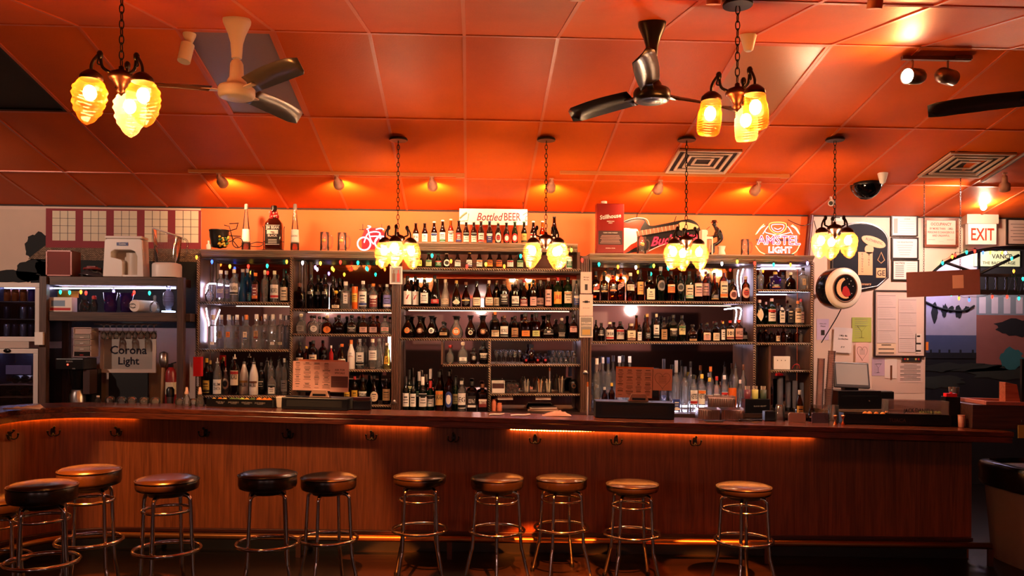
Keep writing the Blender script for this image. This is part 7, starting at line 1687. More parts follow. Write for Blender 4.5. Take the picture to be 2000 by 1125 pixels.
# ================================================================== WALL BEYOND THE CABINETS
YN_ = YW-.004
sc_ = thing('side_counter', 'dark side counter below the notice wall', 'counter', (PY(1700, 800, 8.3).x, 8.3, 0)); zS = PY(1670, 796, 8.2).z
xa_, xb_ = fx(1594)+.0, fx(1800)
MB().box(xa_-sc_.location.x, -.38, zS-.04, xb_-sc_.location.x, .28, zS).build('counter_slab', wood('side_wood', '#4a3428', '#7a5c44', rough=.5), sc_); MB().box(xa_-sc_.location.x+.02, -.33, 0, xb_-sc_.location.x-.02, .28, zS-.041).build('base_cabinet', m_cab, sc_)
def fr_(name, px0, py0, px1, py1, label, frame, paper, draw=None, fw=.012, cat='framed certificate', lines=6):
    x0, z0, x1, z1 = RP(px0, py0, px1, py1, YW); cx, cz = (x0+x1)/2, (z0+z1)/2; W, H_ = (x1-x0)/2, (z1-z0)/2; t = thing(name, label, cat, (cx, YW-.002, cz))
    b = MB()
    for a in ((-W, H_-fw, W, H_), (-W, -H_, W, -H_+fw), (-W, -H_+fw, -W+fw, H_-fw), (W-fw, -H_+fw, W, H_-fw)): b.box(a[0], -.022, a[1], a[2], 0, a[3])
    b.build('frame', frame, t); b = MB(); b.box(-W+fw, -.01, -H_+fw, W-fw, -.006, H_-fw, 0)
    if draw: draw(b, W, H_)
    else:
        for i in range(lines): zz = H_*(.6-1.2*i/max(1, lines-1)); b.box(-W*(.6 if i % 2 else .75), -.011, zz-.004, W*(.55 if i % 3 else .7), -.01, zz+.002, 1)
    b.build('paper', [col(paper, .6), mat('ink_grey', '#6a5c5c'), mat('ink_red', '#c03a30'), cm('x'), mat('pale_red', '#d08a84')], t); return t
m_fb = mat('thin_black_frame', '#17110f', rough=.35); m_fw = wood('brown_frame', '#5a2a1c', '#8a4a30', axis='x')
def dl(b, W, H_):
    b.box(-W*.78, -.011, -H_*.7, -W*.5, -.01, H_*.7, 4); b.text('LICENSE', W*.2, -.0112, H_*.6, H_*.12, w=W, m=1)
    for i in range(6): b.box(-W*.35, -.011, H_*(.4-.22*i), W*.75, -.01, H_*(.42-.22*i), 1)
fr_('framed_certificate', 1739, 421, 1791, 462, 'black framed certificate with a pale red band, topmost of three', m_fb, '#e0d0cc', dl)
def dm(b, W, H_):
    b.text('TAX REGISTRATION', 0, -.0112, H_*.5, H_*.12, w=W*1.5, m=1)
    for i in range(5): b.box(-W*(.6-.06*i), -.011, H_*(.25-.22*i), W*(.6-.06*i), -.01, H_*(.28-.22*i), 1)
fr_('framed_certificate', 1740, 464, 1792, 506, 'black framed certificate with centred lines, middle of three', m_fb, '#d4c8c8', dm)
def dn(b, W, H_):
    b.text('NOTICE', -W*.4, -.0112, H_*.55, H_*.18, w=W*.8, m=3)
    for i in range(6): b.box(-W*.75, -.011, H_*(.35-.2*i), -W*.1, -.01, H_*(.42-.2*i), 1); b.box(W*.1, -.011, H_*(.6-.2*i), W*.8, -.01, H_*(.63-.2*i), 4)
fr_('framed_certificate', 1741, 507, 1793, 548, 'black framed notice sheet, lowest of three', m_fb, '#dccfc8', dn)
def do(b, W, H_):
    b.text('OCCUPANCY', 0, -.0112, H_*.48, H_*.2, w=W*1.2, m=2); b.text('BY MORE THAN', -W*.2, -.0112, H_*.2, H_*.14, w=W*.9, m=2); b.text('-382-', W*.55, -.0112, H_*.2, H_*.14, w=W*.4, m=3); b.text('PERSONS IS DANGEROUS', 0, -.0112, -H_*.05, H_*.14, w=W*1.55, m=2); b.text('AND UNLAWFUL', 0, -.0112, -H_*.28, H_*.14, w=W, m=2); b.lathe([(.001, 0), (W*.13, 0), (W*.13, .001), (.001, .001)], 18, (W*.02, -.012, -H_*.62), sy=.02, m=4)
    b.lathe([(W*.10, -.0), (W*.13, 0), (W*.13, .001), (W*.1, .001)], 18, (W*.02, -.013, -H_*.62), sy=.02, m=2)
    for sx_ in (-1, 1): b.box(sx_*W*.55-W*.2, -.011, -H_*.5, sx_*W*.55+W*.2, -.01, -H_*.48, 1)
fr_('framed_certificate', 1803, 426, 1870, 483, 'brown framed occupancy notice with red capitals beside the exit sign', m_fw, '#e4c8bc', do, fw=.026)
fr_('framed_certificate', 1964, 428, 2030, 479, 'black framed pale document at the frame edge beyond the exit sign', m_fb, '#d0b8b0')
fr_('notice_board', 1706, 567, 1806, 697, 'dark framed pale notice board', mat('dark_red_frame', '#2a1412', rough=.5), '#d4b8ac', lambda b, W, H_: None, fw=.014, cat='notice board')['label'] = 'large dark framed notice board covered with printed forms'
Yp = YW-.016
for i, (a, lab) in enumerate((((1713, 575, 1750, 670), 'tall printed form in the first column of the notice board'), ((1755, 583, 1790, 688), 'tall printed form in the second column of the notice board'), ((1712, 671, 1750, 692), 'pale yellow slip at the bottom of the notice board'), ((1788, 652, 1800, 690), 'narrow receipt curling at the side of the notice board'))):
    def df(b, W, H_, i=i):
        if i > 1: return
        for k in range(4): z = H_*(.95-.48*k); b.box(-W*.95, -.0008, z-.003, W*.95, 0, z, 1); 
        for k in range(4):
            for j in range(5): z = H_*(.86-.48*k-.07*j); b.box(-W*.85, -.0008, z, W*(.3+.1*j), 0, z+.002, 4)
    sheet('printed_form', *a, Yp, lab, ('#c9b4b0', '#c9b4b0', '#d8bca0', '#dccac0')[i], None if i < 2 else 3, 'paper', draw=df)
def heart(b, W, H_):
    P = []
    for i in range(25): a = 2*pi*i/24; P.append((W*.055*16*sin(a)**3*.9, -.001, H_*.05*(13*cos(a)-5*cos(2*a)-2*cos(3*a)-cos(4*a))))
    b.tube(P, .0016, 4, m=3)
    for i in range(6): b.box(-W*.4, -.0008, H_*(.3-.1*i), W*.4, 0, H_*(.33-.1*i), 4)
def martini(b, W, H_):
    b.tube([(-W*.45, -.001, H_*.3), (W*.45, -.001, H_*.3), (0, -.001, -H_*.15)], .0018, 4, True, m=1); b.tube([(0, -.001, -H_*.15), (0, -.001, -H_*.65)], .0018, 4, m=1); b.tube([(-W*.25, -.001, -H_*.65), (W*.25, -.001, -H_*.65)], .0018, 4, m=1)
    for i in range(10): zz = H_*(.85-.17*i); b.box(-W*.7, -.0008, zz, -W*.1 if 3 < i else W*.6, 0, zz+.003, 4)
def dsand(b, W, H_): b.text('I May Be', 0, -.001, H_*.3, H_*.14, w=W*1.4, m=1, slant=.3); b.text('Sandwiches', 0, -.001, H_*.05, H_*.13, w=W*1.5, m=1, slant=.3); b.text('$10', 0, -.001, -H_*.6, H_*.14, w=W*.6, m=1, slant=.3)
def dpur(b, W, H_): b.text('Have you', 0, -.001, H_*.5, H_*.12, w=W*1.4, m=1, slant=.2); b.text('Please', 0, -.001, H_*.25, H_*.14, w=W*1.2, m=1, slant=.2); b.box(-W*.3, -.001, -H_*.55, W*.3, 0, -H_*.05, 1)
sheet('paper_sign', 1595, 623, 1619, 664, YW-.004, 'lilac paper notice with a small dark picture, beside the cabinet end', '#c8b0cc', draw=dpur)
sheet('paper_sign', 1628, 640, 1664, 689, YW-.02, 'white curling sandwich price notice below the round sign', '#e0d0cc', draw=dsand, tilt=.05)
sheet('paper_sign', 1664, 620, 1702, 668, YW-.008, 'yellow green paper notice with a cocktail glass drawing', '#a8b050', draw=martini)
sheet('paper_sign', 1671, 669, 1697, 708, YW-.024, 'pink paper notice with a heart outline above the register', '#e0b4ac', draw=heart)
sheet('paper_sign', 1703, 698, 1728, 734, YW-.004, 'lilac cocktail flyer pinned below the notice board', '#b89cb4', draw=martini)
sheet('paper_sign', 1728, 700, 1752, 739, YW-.006, 'white flyer with a curled brown strip below the notice board', '#dcc8c0', draw=lambda b, W, H_: b.box(-W*.1, -.003, -H_*1.1, W*.2, -.001, H_*.3, 3))
sheet('paper_sign', 1753, 708, 1803, 747, YW-.004, 'wide pale menu flyer pinned below the notice board', '#d0b4ac', lines=12)
sheet('strip_sign', 1762, 697, 1800, 706, YW-.018, 'black strip sign with a row of small coloured squares', '#1c1414', None, 'sign', draw=lambda b, W, H_: [b.box(-W*.8+i*W*.28, -.001, -H_*.4, -W*.62+i*W*.28, 0, H_*.4, (2, 5, 0, 0, 5, 2)[i]) for i in range(6)])
sheet('paper_sign', 1625, 424, 1646, 432, YW-.004, 'tiny white card pinned at the wall top behind the fourth pendant', '#e0d4cc', 1)
b = MB(); sheet('flyer_mount', 1704, 698, 1806, 768, YW-.002, 'pale board panel behind the flyers below the notice board', '#cdb0a2', None, 'panel')
# dark pipe with bundled cables beside the neon lager sign
x = PY(1578, 450, YW).x; t = thing('wall_pipe', 'dark red vertical pipe with cables beside the neon lager sign', 'pipe', (x, YW-.04, zt3)); MB().cyl((-.03, 0, 0), (.015, 0, ZW-zt3-.005), .03, n=12).build('pipe', mat('pipe_red', '#5a1418', rough=.4), t); MB().tube(smoothpath([(.03, -.02, .4), (-.1, -.05, .36), (-.25, -.04, .42)], 5), .004, 6).tube(smoothpath([(.04, -.02, .42), (.09, -.03, .2), (.08, -.03, .06)], 5), .004, 6).build('cable', m_blk, t)
t.children[0].name = 'tube'
# navy plaque
x0, z0, x1, z1 = RP(1621, 434, 1733, 568, YW); cx, cz = (x0+x1)/2, (z0+z1)/2; W, H_ = (x1-x0)/2, (z1-z0)/2; t = thing('wall_plaque', 'navy carved wall plaque with rounded top, behind the round lamp sign', 'plaque', (cx, YW-.004, cz))
OUT = [(-W, -H_*.62), (-W*.62, -H_*.9), (0, -H_), (W*.62, -H_*.9), (W, -H_*.62), (W, H_*.42)]+[(W*cos(a), H_*.42+H_*.58*sin(a)) for a in [pi*k/14 for k in range(1, 14)]]+[(-W, H_*.42)]
MB().prism([(x*1.0, z) for x, z in OUT][::-1], -.03, 0).build('rim', mat('plaque_rim', '#16121a', rough=.3), t); MB().prism([(x*.93, z*.94) for x, z in OUT][::-1], -.034, -.03).build('panel', mat('plaque_navy', '#0c0d1c', rough=.6, spec=.2, bump=.3, bscale=200), t)
b = MB(); b.tube([(x*.96, -.033, z*.96) for x, z in OUT], .006, 6, True, m=0); b.build('border', m_steel, t)
m_cr = mat('plaque_cream', '#d0a070', rough=.5); b = MB(); b.prism([(W*(.45+.42*cos(a)), H_*(.42+.15*sin(a))-.12*W*cos(a)) for a in [2*pi*k/20 for k in range(20)]][::-1], -.04, -.034, 0); b.text('AUTHENTIC', W*.47, -.041, H_*.40, .028, w=W*.6, m=1, fn=lambda a, c_: (a, -.0415, c_-(a-W*.47)*.3)); b.lathe([(.001, 0), (.05, 0), (.05, .006), (.001, .006)], 16, (W*.28, -.04, H_*.18), rz=0, m=0) if False else b.prism([(W*.30+.05*cos(a), H_*.2+.05*sin(a)) for a in [2*pi*k/14 for k in range(14)]][::-1], -.039, -.034, 0); b.build('hat_badge', [m_cr, cm('n')], t)
b = MB(); b.box(-W*.08, -.039, -H_*.55, W*.42, -.034, H_*.12, 0)
for s_, xx in (('KINGSTON', W*.06), ('MINES', W*.29)):
    for i, chh in enumerate(s_): b.text(chh, xx, -.0395, H_*(.04-.073*i)-(.0 if s_ == 'KINGSTON' else H_*.02), H_*.05, w=W*.14, m=1)
b.build('name_panel', [m_cr, mat('plaque_ink', '#2a1a1c')], t); b = MB(); b.box(W*.55, -.038, -H_*.62, W*.88, -.034, -H_*.34, 0); b.text('GE', W*.715, -.0385, -H_*.56, H_*.16, w=W*.28, m=1); b.build('letter_panel', [m_cr, mat('plaque_ink', '#2a1a1c')], t); b = MB()
b.tube([(W*.72, -.036, H_*.12), (W*.84, -.036, -.04), (W*.72, -.036, -H_*.2), (W*.6, -.036, -.04)], .005, 5, True); b.text('Pioneers', W*.15, -.036, -H_*.84, .028, w=W*.5, slant=.3); b.build('line_work', m_cr, t)
# round drum sign
Yd = 8.0; p = PY(1647, 563, Yd); t = thing('round_sign', 'round drum lamp sign with a crescent moon picture, mounted beside the cabinet', 'sign', p); R = 41*SCL(1643, Yd); d = Vector((.22, -1, -.02)).normalized(); q = d.to_track_quat('Z', 'Y').to_euler()
def drum(b, name, m): o = b.build(name, m, t); o.rotation_euler = q; return o
drum(MB().lathe([(R*.6, -.19), (R*.95, -.17), (R, -.12), (R, -.02), (R*.97, 0)], 40, cap=(1, 0)), 'housing', mat('drum_black', '#0c0a0e', rough=.2)); drum(MB().lathe([(R*.98, -.02), (R*.98, .012), (R*.9, .025), (R*.66, .03)], 40, cap=(0, 0)), 'cream_ring', mat('cream_enamel', '#e4d4c2', rough=.3)); drum(MB().lathe([(R*.68, .024), (R*.68, .034), (R*.64, .036), (R*.62, .03)], 40, cap=(0, 0)), 'red_rim', cm('n'))
drum(MB().lathe([(.001, .03), (R*.63, .03)], 40, cap=(0, 0)), 'picture_disc', mat('disc_black', '#0a090d', rough=.25))
b = MB(); P = [(R*.5*cos(a), R*.5*sin(a)) for a in [radians(100+16*k) for k in range(13)]]; P2 = [(R*(.36*cos(a))+R*.1, R*.42*sin(a)) for a in [radians(110+14.5*k) for k in range(12, -1, -1)]]
pts = P+P2; n = len(P); b.add([(x, y, .034) for x, y in pts], [(i, i+1, 2*n-2-i, 2*n-1-i) for i in range(n-1)], m=0)
for x, y in ((.3, .35), (.42, .1), (.1, .45), (.35, -.25), (.2, .2)):
    b.add([(R*x+R*.03*(1 if k % 2 else .4)*cos(pi*k/4), R*y+R*.03*(1 if k % 2 else .4)*sin(pi*k/4), .034) for k in range(8)], [tuple(range(8))], m=1)
b.add([(R*x, R*y, .0335) for x, y in ((-.22, -.3), (.12, -.42), (.3, -.32), (.2, -.05), (.05, .12), (-.12, .05))], [(0, 1, 2, 3, 4, 5)], m=2); drum(b, 'moon_picture', [mat('moon_tan', '#d8a070', rough=.4), cm('w'), mat('sash_red', '#a8201c', rough=.4)])
MB().cyl((.03, .12, 0), (.06, YW-Yd-.004, .02), .02, n=10).build('bracket', m_iron, t); MB().tube(smoothpath([(.0, .05, -R), (.01, .2, -R*1.5), (-.0, .5, -R*2.6)], 5), .006, 6).build('cord', m_blk, t)
# exit sign
x0, z0, x1, z1 = RP(1891, 437, 1946, 477, YW-.1); cx = (x0+x1)/2; t = thing('exit_sign', 'white EXIT sign with red letters above the arch', 'exit sign', (cx, YW-.1, z0)); w, h = x1-x0, z1-z0
MB().box(-w/2, 0, 0, w/2, .05, h).build('face_panel', mat('exit_white', '#f4e6d8', rough=.4, em='#fff0e0', ems=.1), t); b = MB(); b.text('EXIT', 0, -.002, h*.2, h*.6, w=w*.82); b.build('lettering', mat('exit_red', '#d0301c', rough=.5, em='#ff3010', ems=.3), t); MB().box(-w*.56, -.01, h+.002, w*.56, .095, h+ (PY(1918, 415, YW-.1).z-z1)).build('housing', m_wall, t); MB().box(-w*.4, .05, 0, w*.4, .097, h).build('mount', m_wall, t)
# hanging brown board on chains
Yh = 7.55; a, b_ = PY(1770, 535, Yh+.12), PY(1913, 523, Yh-.12); lo = PY(1912, 574, Yh-.12).z; c_ = (a+b_)/2; t = thing('hanging_board', 'brown wooden board with a taped paper, hanging from two chains', 'hanging board', c_); ang = atan2(b_.y-a.y, b_.x-a.x); L_ = (Vector((b_.x-a.x, b_.y-a.y))).length
hh = PY(1842, 528, Yh).z-PY(1842, 577, Yh).z; k = (b_.z-a.z)
MB().box(-L_/2, -.012, -hh, L_/2, .012, 0).build('board', mat('brown_board', '#8a4a40', rough=.6, noise=.08, nscale=30), t, rz=ang, ry=-.03); MB().box(L_*.13, -.0145, -hh*.72, L_*.28, -.0125, -hh*.2).build('paper', mat('salmon_paper', '#e0a088', rough=.7), t, rz=ang, ry=-.03)
for px in (1805, 1876):
    f = (px-1770)/143-.5; x, y = L_*f*cos(ang), L_*f*sin(ang); zc_ = ceil_z(c_.y+y)-c_.z; o = chain_part(t, -.015+L_*f*.03, zc_, .03, .006, .0018); o.location = (x, y, 0)
# arch: wooden lattice, railing, string lights, hall sign
Ya = YW+.06; m_arch = mat('dark_arch_wood', '#171015', rough=.5)
t = thing('arch_lattice', 'dark wooden half-round lattice with a turned railing inside the arch', 'lattice', (acx, Ya, aspr)); zr1 = PY(1950, 539, Ya).z-aspr; zr0 = PY(1950, 572, Ya).z-aspr; hA = atop-aspr
b = MB(); b.tube([(hw*.97*cos(pi-pi*i/24), 0, hA*.97*sin(pi*i/24)) for i in range(25)], .025, 6); b.build('arch_rim', m_arch, t)
MB().box(-hw*.98, -.03, zr1-.012, hw*.98, .03, zr1+.02).build('top_rail', m_arch, t); MB().box(-hw*.98, -.035, zr0-.02, hw*.98, .035, zr0+.03).build('bottom_rail', m_arch, t)
for i in range(19): x = -hw*.93+i*hw*1.86/18; MB().lathe([(.012, zr0+.03), (.018, zr0+.05), (.01, zr0+.07), (.016, (zr0+zr1)/2), (.01, zr1-.05), (.018, zr1-.03), (.012, zr1-.012)], 8, (x, 0, 0)).build('baluster', m_arch, t)
xm = PY(1912, 520, Ya).x-acx
for e in ((xm, hA*.93), (xm-.42, hA*.62), (xm+.45, hA*.78)): MB().tube([(xm, 0, zr1+.02), (e[0], 0, e[1])], .016, 7).build('spoke', m_arch, t)
pts = [(1822, 540, 't'), (1841, 514, 't'), (1860, 502, 'o'), (1866, 499, 'r'), (1888, 493, 't'), (1904, 491, 'r'), (1920, 494, 'b'), (1934, 494, 'y'), (1957, 494, 'o'), (1964, 494, 'v'), (1976, 505, 't')]
YFs = YF; YF = YW+.02; string('coloured string lights along the arch above the hall', pts); string('coloured string lights hanging below the arch railing', [(1858, 575, 't'), (1873, 583, 'o'), (1893, 586, 'b'), (1938, 580, 'r'), (1967, 580, 'r'), (1980, 530, 'o'), (1990, 583, 't'), (1998, 545, 't')]); YF = YFs
x0, z0, x1, z1 = RP(1904, 490, 1992, 520, HY-.03); t = thing('hall_sign', 'pale green hall sign with dark capitals seen through the arch', 'sign', ((x0+x1)/2, HY-.03, z0)); w, h = x1-x0, z1-z0; MB().box(-w/2, 0, 0, w/2, .026, h).build('board', mat('pale_green_board', '#c8d0a0', rough=.6, em='#d0d8a8', ems=.15), t); b = MB(); b.text('VANCE', w*.1, -.001, h*.5, h*.3, w=w*.6); b.text('THE BACK STAGE', .02, -.001, h*.12, h*.2, w=w*.85); b.build('lettering', cm('x'), t)
light('POINT', (PY(1930, 600, HY-.5).x, HY-.45, 2.9), 12, '#ffd8c8', .08); light('POINT', (PY(1860, 600, HY-.5).x, HY-.35, 2.5), 5, '#c8c0ff', .08)
# orange tag on the door jamb
p = PY(1814, 676, YW-.002); tag(MB().box(-.014, -.004, -.045, .014, 0, .045).build('tag_sign', cm('o'), None, (p.x-.02, YW-.001, p.z)), 'small orange tag stuck on the wall beside the arch', 'tag')
# register on the side counter
Yr = 8.12; p = PY(1668, 790, Yr); t = thing('cash_register', 'black cash register with a tilted grey touch screen', 'cash register', (p.x, Yr, zS+.001)); w = W_(1624, 1707, Yr); zd = PY(1665, 762, Yr).z-zS; MB().box(-w/2, -.12, 0, w/2, .2, zd).build('drawer', m_blk, t, bevel=.004); MB().lathe([(.001, 0), (.008, 0), (.007, .006), (.001, .007)], 12).build('lock', m_chrome, t, (w*.22, -.121, zd*.45), rx=pi/2); MB().box(-w*.42, -.1215, zd*.7, w*.42, -.1205, zd*.74).build('groove', m_dark, t)
zt_ = PY(1660, 707, Yr).z-zS; W2 = W_(1627, 1697, Yr)/2; hS = (zt_-zd-.02)
sc2 = MB().box(-W2, -.014, 0, W2, .02, hS).build('screen_frame', m_steel if False else mat('register_grey', '#4a4648', rough=.4), t, (-.02, .0, zd+.02), rx=-.25, ry=.04, bevel=.01); MB().box(-W2*.88, -.0165, hS*.12, W2*.88, -.0145, hS*.93).build('screen', mat('grey_screen', '#9a918c', rough=.25, em='#c8c0b8', ems=.02), sc2); MB().box(-.08, .03, zd+.001, .06, .12, zd+.08).build('neck', m_blk, t)
p = PY(1726, 785, Yr-.02); t = thing('receipt_printer', 'dark receipt printer beside the cash register', 'printer', (p.x, Yr-.02, zS+.001)); w = W_(1711, 1736, Yr); h = PY(1722, 764, Yr).z-zS; MB().box(-w/2, -.08, 0, w/2, .12, h).build('body', m_blk, t, bevel=.006); MB().box(-w*.4, -.07, h+.0005, w*.4, .05, h+.006).build('lid', mat('printer_grey', '#6a6466', rough=.4), t)
for i, (px0, py0, px1, py1) in enumerate(((1600, 790, 1604, 700), (1617, 790, 1625, 685))):
    p0 = PY(px0, py0, 8.06); p1 = PY(px1, py1, 8.06); t = thing('cup_stack', 'tall leaning stack of clear plastic cups, %s the register' % ('farther from' if i == 0 else 'closer to'), 'cup stack', (p0.x, 8.06, zS+.001), group='tall cup stacks'); L_ = p1.z-zS; b = MB(); pr = []
    n = 26
    for k in range(n): z = L_*k/n; pr += [(.033, z), (.037, z+L_/n*.75), (.0385, z+L_/n*.8), (.0385, z+L_/n*.95), (.0335, z+L_/n*.97)]
    o = b.lathe(pr, 16).build('cups', glass('cup_plastic', '#e0c0b8', '#b89890', rough=.12, body=.3, bodycol='#c8a49c'), t); o.rotation_euler = (0, (p1.x-p0.x)/L_, 0)
# garnish station on the counter
v = OV+.34; a, b_ = ct(1642, v), ct(1850, v); w = (b_-a).length; c_ = (a+b_)/2; h = ch(1745, 808, v); t = thing('garnish_station', 'long black garnish tray with dim raised lettering near the counter end', 'garnish tray', c_, RZB); b = MB(); b.box(-w/2, -.07, 0, w/2, .08, .006); b.box(-w/2, -.07, .006, w/2, -.06, h); b.box(-w/2, .07, .006, w/2, .08, h); b.box(-w/2, -.06, .006, -w/2+.008, .07, h); b.box(w/2-.008, -.06, .006, w/2, .07, h); b.build('tray', m_blk, t, bevel=.002); b = MB(); b.text('TUACA', 0, -.0712, h*.3, .03); b.build('lettering', mat('faint_brown', '#5a3a32', rough=.5), t); b = MB(); b.box(-w/2+.01, -.055, .01, w/2-.01, .065, h*.6); b.build('filling', mat('ice_dark', '#2a1a16', rough=.3), t)
s = cs(1790, v); w2 = 116*s; t2 = thing('garnish_box', 'clear acrylic garnish box with black arched lettering', 'garnish box', ct(1788, v)+Vector((0, 0, h+.005)), RZB); h2 = ch(1788, 783, v)-h; b = MB(); b.box(-w2/2, -.06, 0, w2/2, .07, .004); b.box(-w2/2, -.06, .004, w2/2, -.056, h2); b.box(-w2/2, .066, .004, w2/2, .07, h2); b.box(-w2/2, -.056, .004, -w2/2+.004, .066, h2); b.box(w2/2-.004, -.056, .004, w2/2, .066, h2); b.build('box', m_cp, t2); b = MB(); b.text("JACK DANIEL'S", 0, -.0612, h2*.15, h2*.3, w=w2*.5, fn=lambda x, z: (x, -.0612, z-.7*x*x)); b.build('lettering', cm('k'), t2)
fr = random.Random(11)
for i in range(9): P = ct(1690+i*11, v-.01)+Vector((0, fr.uniform(-.02, .02), h-.006 if i < 4 else h+.008)); wedge(P, .022, m_or, 'orange_wedge', 'orange slice piled by the long garnish tray, %s along' % ORD[i], 'fruit', fr.uniform(-.8, .8), 'orange slices on the garnish tray') if i < 5 else None
v2 = OV+.43
for i in range(6): P = ct(1802+i*6, OV+.40)+Vector((0, 0, h+h2*0+.02)); P = ct(1800+i*7, v+.02)+Vector((0, 0, h+.012)); wedge(P, .02, m_li, 'lime_wedge', 'lime wedge inside the clear garnish box, %s along' % ORD[i], 'fruit', fr.uniform(-.8, .8), 'lime wedges in the garnish box')
c_ = ct(1800, OV+.16); 
c_ = ct(1857, OV+.4); h = ch(1857, 775, OV+.4); t = thing('napkin_holder', 'black box with a bright red lid beside the garnish box', 'box', c_, RZB); MB().box(-.06, -.03, 0, .06, .05, h).build('box', m_blk, t); MB().box(-.05, -.025, h+.0005, .035, .03, h+.028).box(-.012, -.012, h+.028, .002, .002, h+.04).build('lid', mat('bright_red', '#e01818'), t)
c_ = ct(1878, OV+.26); t = thing('copper_cup', 'small pinkish copper cup in front of the wooden crate', 'cup', c_); h = ch(1878, 811, OV+.26); MB().lathe([(.022, 0), (.026, h), (.024, h), (.02, .006), (.001, .005)], 16, cap=(1, 0)).build('cup', mat('pink_copper', '#c88a74', rough=.4), t); MB().ring((0, 0, h), .026, .0022, 18, 5).build('rim', mat('pink_copper', '#c88a74'), t)
# wooden service crate
a, b_ = ct(1884, OV+.30), ct(2060, OV+.30); w = (b_-a).length; c_ = (a+b_)/2; h = ch(1950, 790, OV+.30); t = thing('service_crate', 'dark wooden service crate with a reddish rimmed tray on top, at the counter end', 'crate', c_+Vector((0, 0, .0)), RZB); mwd = wood('crate_wood', '#2c140f', '#4e2a1e', rough=.5)
MB().box(-w/2, -.12, 0, w/2, .3, h).build('case', mwd, t, bevel=.003); b = MB()
for q in ((-w*.36, -.13, w*.52, -.11), (-w*.36, .27, w*.52, .29), (-w*.36, -.11, -w*.33, .27), (w*.49, -.11, w*.52, .27)): b.box(q[0], q[1], h+.001, q[2], q[3], h+.032)
b.box(-w*.33, -.11, h+.001, w*.49, .27, h+.01); b.build('tray', mat('salmon_tray', '#b0685c', rough=.4), t, bevel=.003)
ctr = t
p = ct(1918, OV+.5); t = thing('drinking_glass', 'clear tapered glass standing on the wooden crate', 'glass', Vector((c_.x, c_.y, c_.z+h+.008))+BU*(-w*.45)+BV*.24); hh = .12; MB().lathe([(.032, 0), (.033, .012), (.043, hh), (.04, hh), (.03, .016), (.001, .014)], 20, cap=(1, 0)).build('glass', clearg, t)
t = thing('wooden_wedge', 'reddish wooden wedge block standing on the crate tray at the frame edge', 'block', Vector((c_.x, c_.y, c_.z+h+.0115))+BU*(w*.05)+BV*.1); MB().prism([(-.04, 0), (.09, 0), (.06, .15), (-.04, .17)], -.04, .04).build('block', wood('red_wood', '#8a4630', '#b0684a'), t, bevel=.003); MB().box(.12, -.012, -.0, .15, .012, .36).build('post', m_iron, t)
# yellow tag hanging at the counter tip, trash bin
p = bp(uRt+.08, OV+.02); t = thing('trash_bin', 'grey trash bin with a black liner folded over its rim, beyond the counter end', 'trash bin', (PZ(1985, 900, .85).x+.1, PZ(1985, 900, .85).y+.0, 0)); t.location = (bp(uR+.52, -.12).x, bp(uR+.52, -.12).y, 0)
MB().lathe([(.30, 0), (.31, .02), (.36, .74), (.36, .76)], 32, ex=5).build('bin', mat('bin_grey', '#857a80', rough=.6, noise=.1, nscale=20), t); pr = [(.37, .60), (.385, .64), (.38, .70), (.39, .76), (.375, .79), (.33, .80), (.30, .72)]
MB().lathe(pr, 40, ex=5, cap=(0, 0), lobes=11, la=.012).build('liner', mat('liner_black', '#0a090c', rough=.25), t)
p = bp(uRt+.06, OV-.02); t = thing('hanging_tag', 'yellow printed tag hanging past the counter tip', 'tag', PY(1995, 843, p.y)); MB().box(-.028, -.002, -.05, .028, .002, .05).build('card', mat('yellow_card', '#b89a48', rough=.6), t); MB().tube([(0, 0, .05), (0, .0, .09)], .002, 5).build('string', m_dark, t)
TILT = -(zB-zA)/(uB-uA)      # things on the counter follow its slope
for o in COL.objects:
    if o.parent is None and o.type == 'EMPTY' and abs(o.rotation_euler.z-RZB) < 1e-5: o.rotation_euler.y = TILT; o.location.z += .001
# ================================================================== ROOM LIGHT, WORLD, RENDER LOOK
w_ = bpy.data.worlds.new('world'); SC.world = w_; w_.use_nodes = True
w_.node_tree.nodes['Background'].inputs[0].default_value = (.9, .6, .55, 1); w_.node_tree.nodes['Background'].inputs[1].default_value = .02
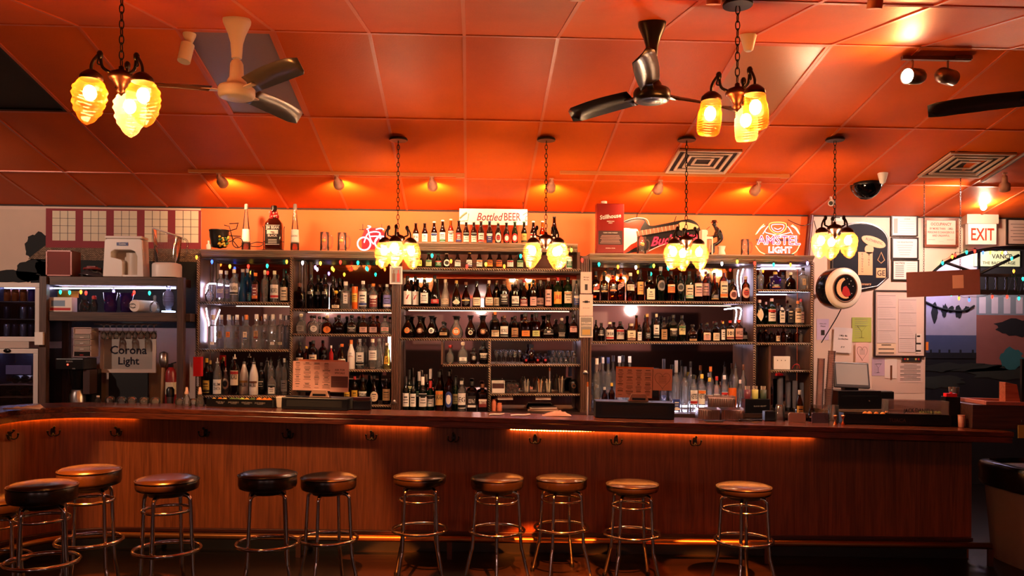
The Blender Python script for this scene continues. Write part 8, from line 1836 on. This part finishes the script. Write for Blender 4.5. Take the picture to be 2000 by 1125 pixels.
# globe lamps added behind the camera as unseen fill for mirrors and bottles
for i, (x, y) in enumerate(((-3.6, -4.2), (0.3, -4.2), (4.2, -4.2))):
    t = thing('fill_globe', 'added fill globe lamp behind the camera, %s along' % ORD[i], 'fill lamp', (x, y, ceil_z(.54)-.16), group='added fill globes behind the camera')
    MB().ball((0, 0, 0), .11, 20, 12).build('globe', emit('fill_globe_glow', '#ffdcd0', 5), t); MB().lathe([(.05, .1), (.06, .13), (.06, .16)], 16).build('mount', m_iron, t)
    light('POINT', (x, y, ceil_z(.54)-.3), 22, '#ffd4c8', .12)
# a warm spot on the oak panel, from a fitting on the ceiling above the frame
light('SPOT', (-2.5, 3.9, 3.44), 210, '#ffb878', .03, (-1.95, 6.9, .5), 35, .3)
t = thing('ceiling_spotlight', 'added fill spotlight aimed at the painted mural, outside the frame', 'spotlight', (-5.2, 5.0, ceil_z(5.0)))  # unseen lamp added to brighten the mural and rack
MB().cyl((0, 0, 0), (0, 0, -.08), .012, n=8).build('stem', m_head, t); MB().cyl((0, 0, -.08), (.03, .1, -.18), .05, n=18).build('shell', m_head, t)
light('SPOT', (-5.15, 5.2, ceil_z(5)-.24), 85, '#ffd8c0', .04, (-4.1, YW, 1.9), 75, .8)
# narrow warm spots added to light the seat tops, with unseen ceiling fittings
for i, (px, py, an) in enumerate(((70, 950, 14), (168, 918, 12), (296, 930, 8), (731, 926, 12), (1054, 929, 14), (1235, 941, 12), (1453, 946, 12))):
    d = ray(px, py); D = 5.7 if px > 700 else 5.1; q = d*D; zq = CH+d.z*D; x, y = q.x, 3.78
    t = thing('ceiling_spotlight', 'added highlight spotlight over the bar stools, outside the frame, %s along' % ORD[i], 'spotlight', (x, y, ceil_z(y)))
    MB().cyl((0, 0, 0), (0, 0, -.03), .02, n=10).build('mount', m_head, t); MB().cyl((0, 0, -.03), (0, .02, -.1), .035, n=14).build('shell', m_head, t)
    light('SPOT', (x, y+.03, ceil_z(y)-.13), 2500, '#ff7a26', .02, (q.x, q.y, zq), an, .2)
SC.view_settings.view_transform = 'Standard'; SC.view_settings.look = 'None'; SC.view_settings.gamma = 1; SC.view_settings.use_curve_mapping = False
SC.view_settings.exposure = 1.45
cy = SC.cycles; cy.use_denoising = True; cy.max_bounces = 7; cy.diffuse_bounces = 3; cy.glossy_bounces = 4; cy.transmission_bounces = 4; cy.transparent_max_bounces = 24
cy.sample_clamp_indirect = 4; cy.caustics_reflective = False; cy.caustics_refractive = False
try: cy.denoiser = 'OPENIMAGEDENOISE'
except Exception: pass
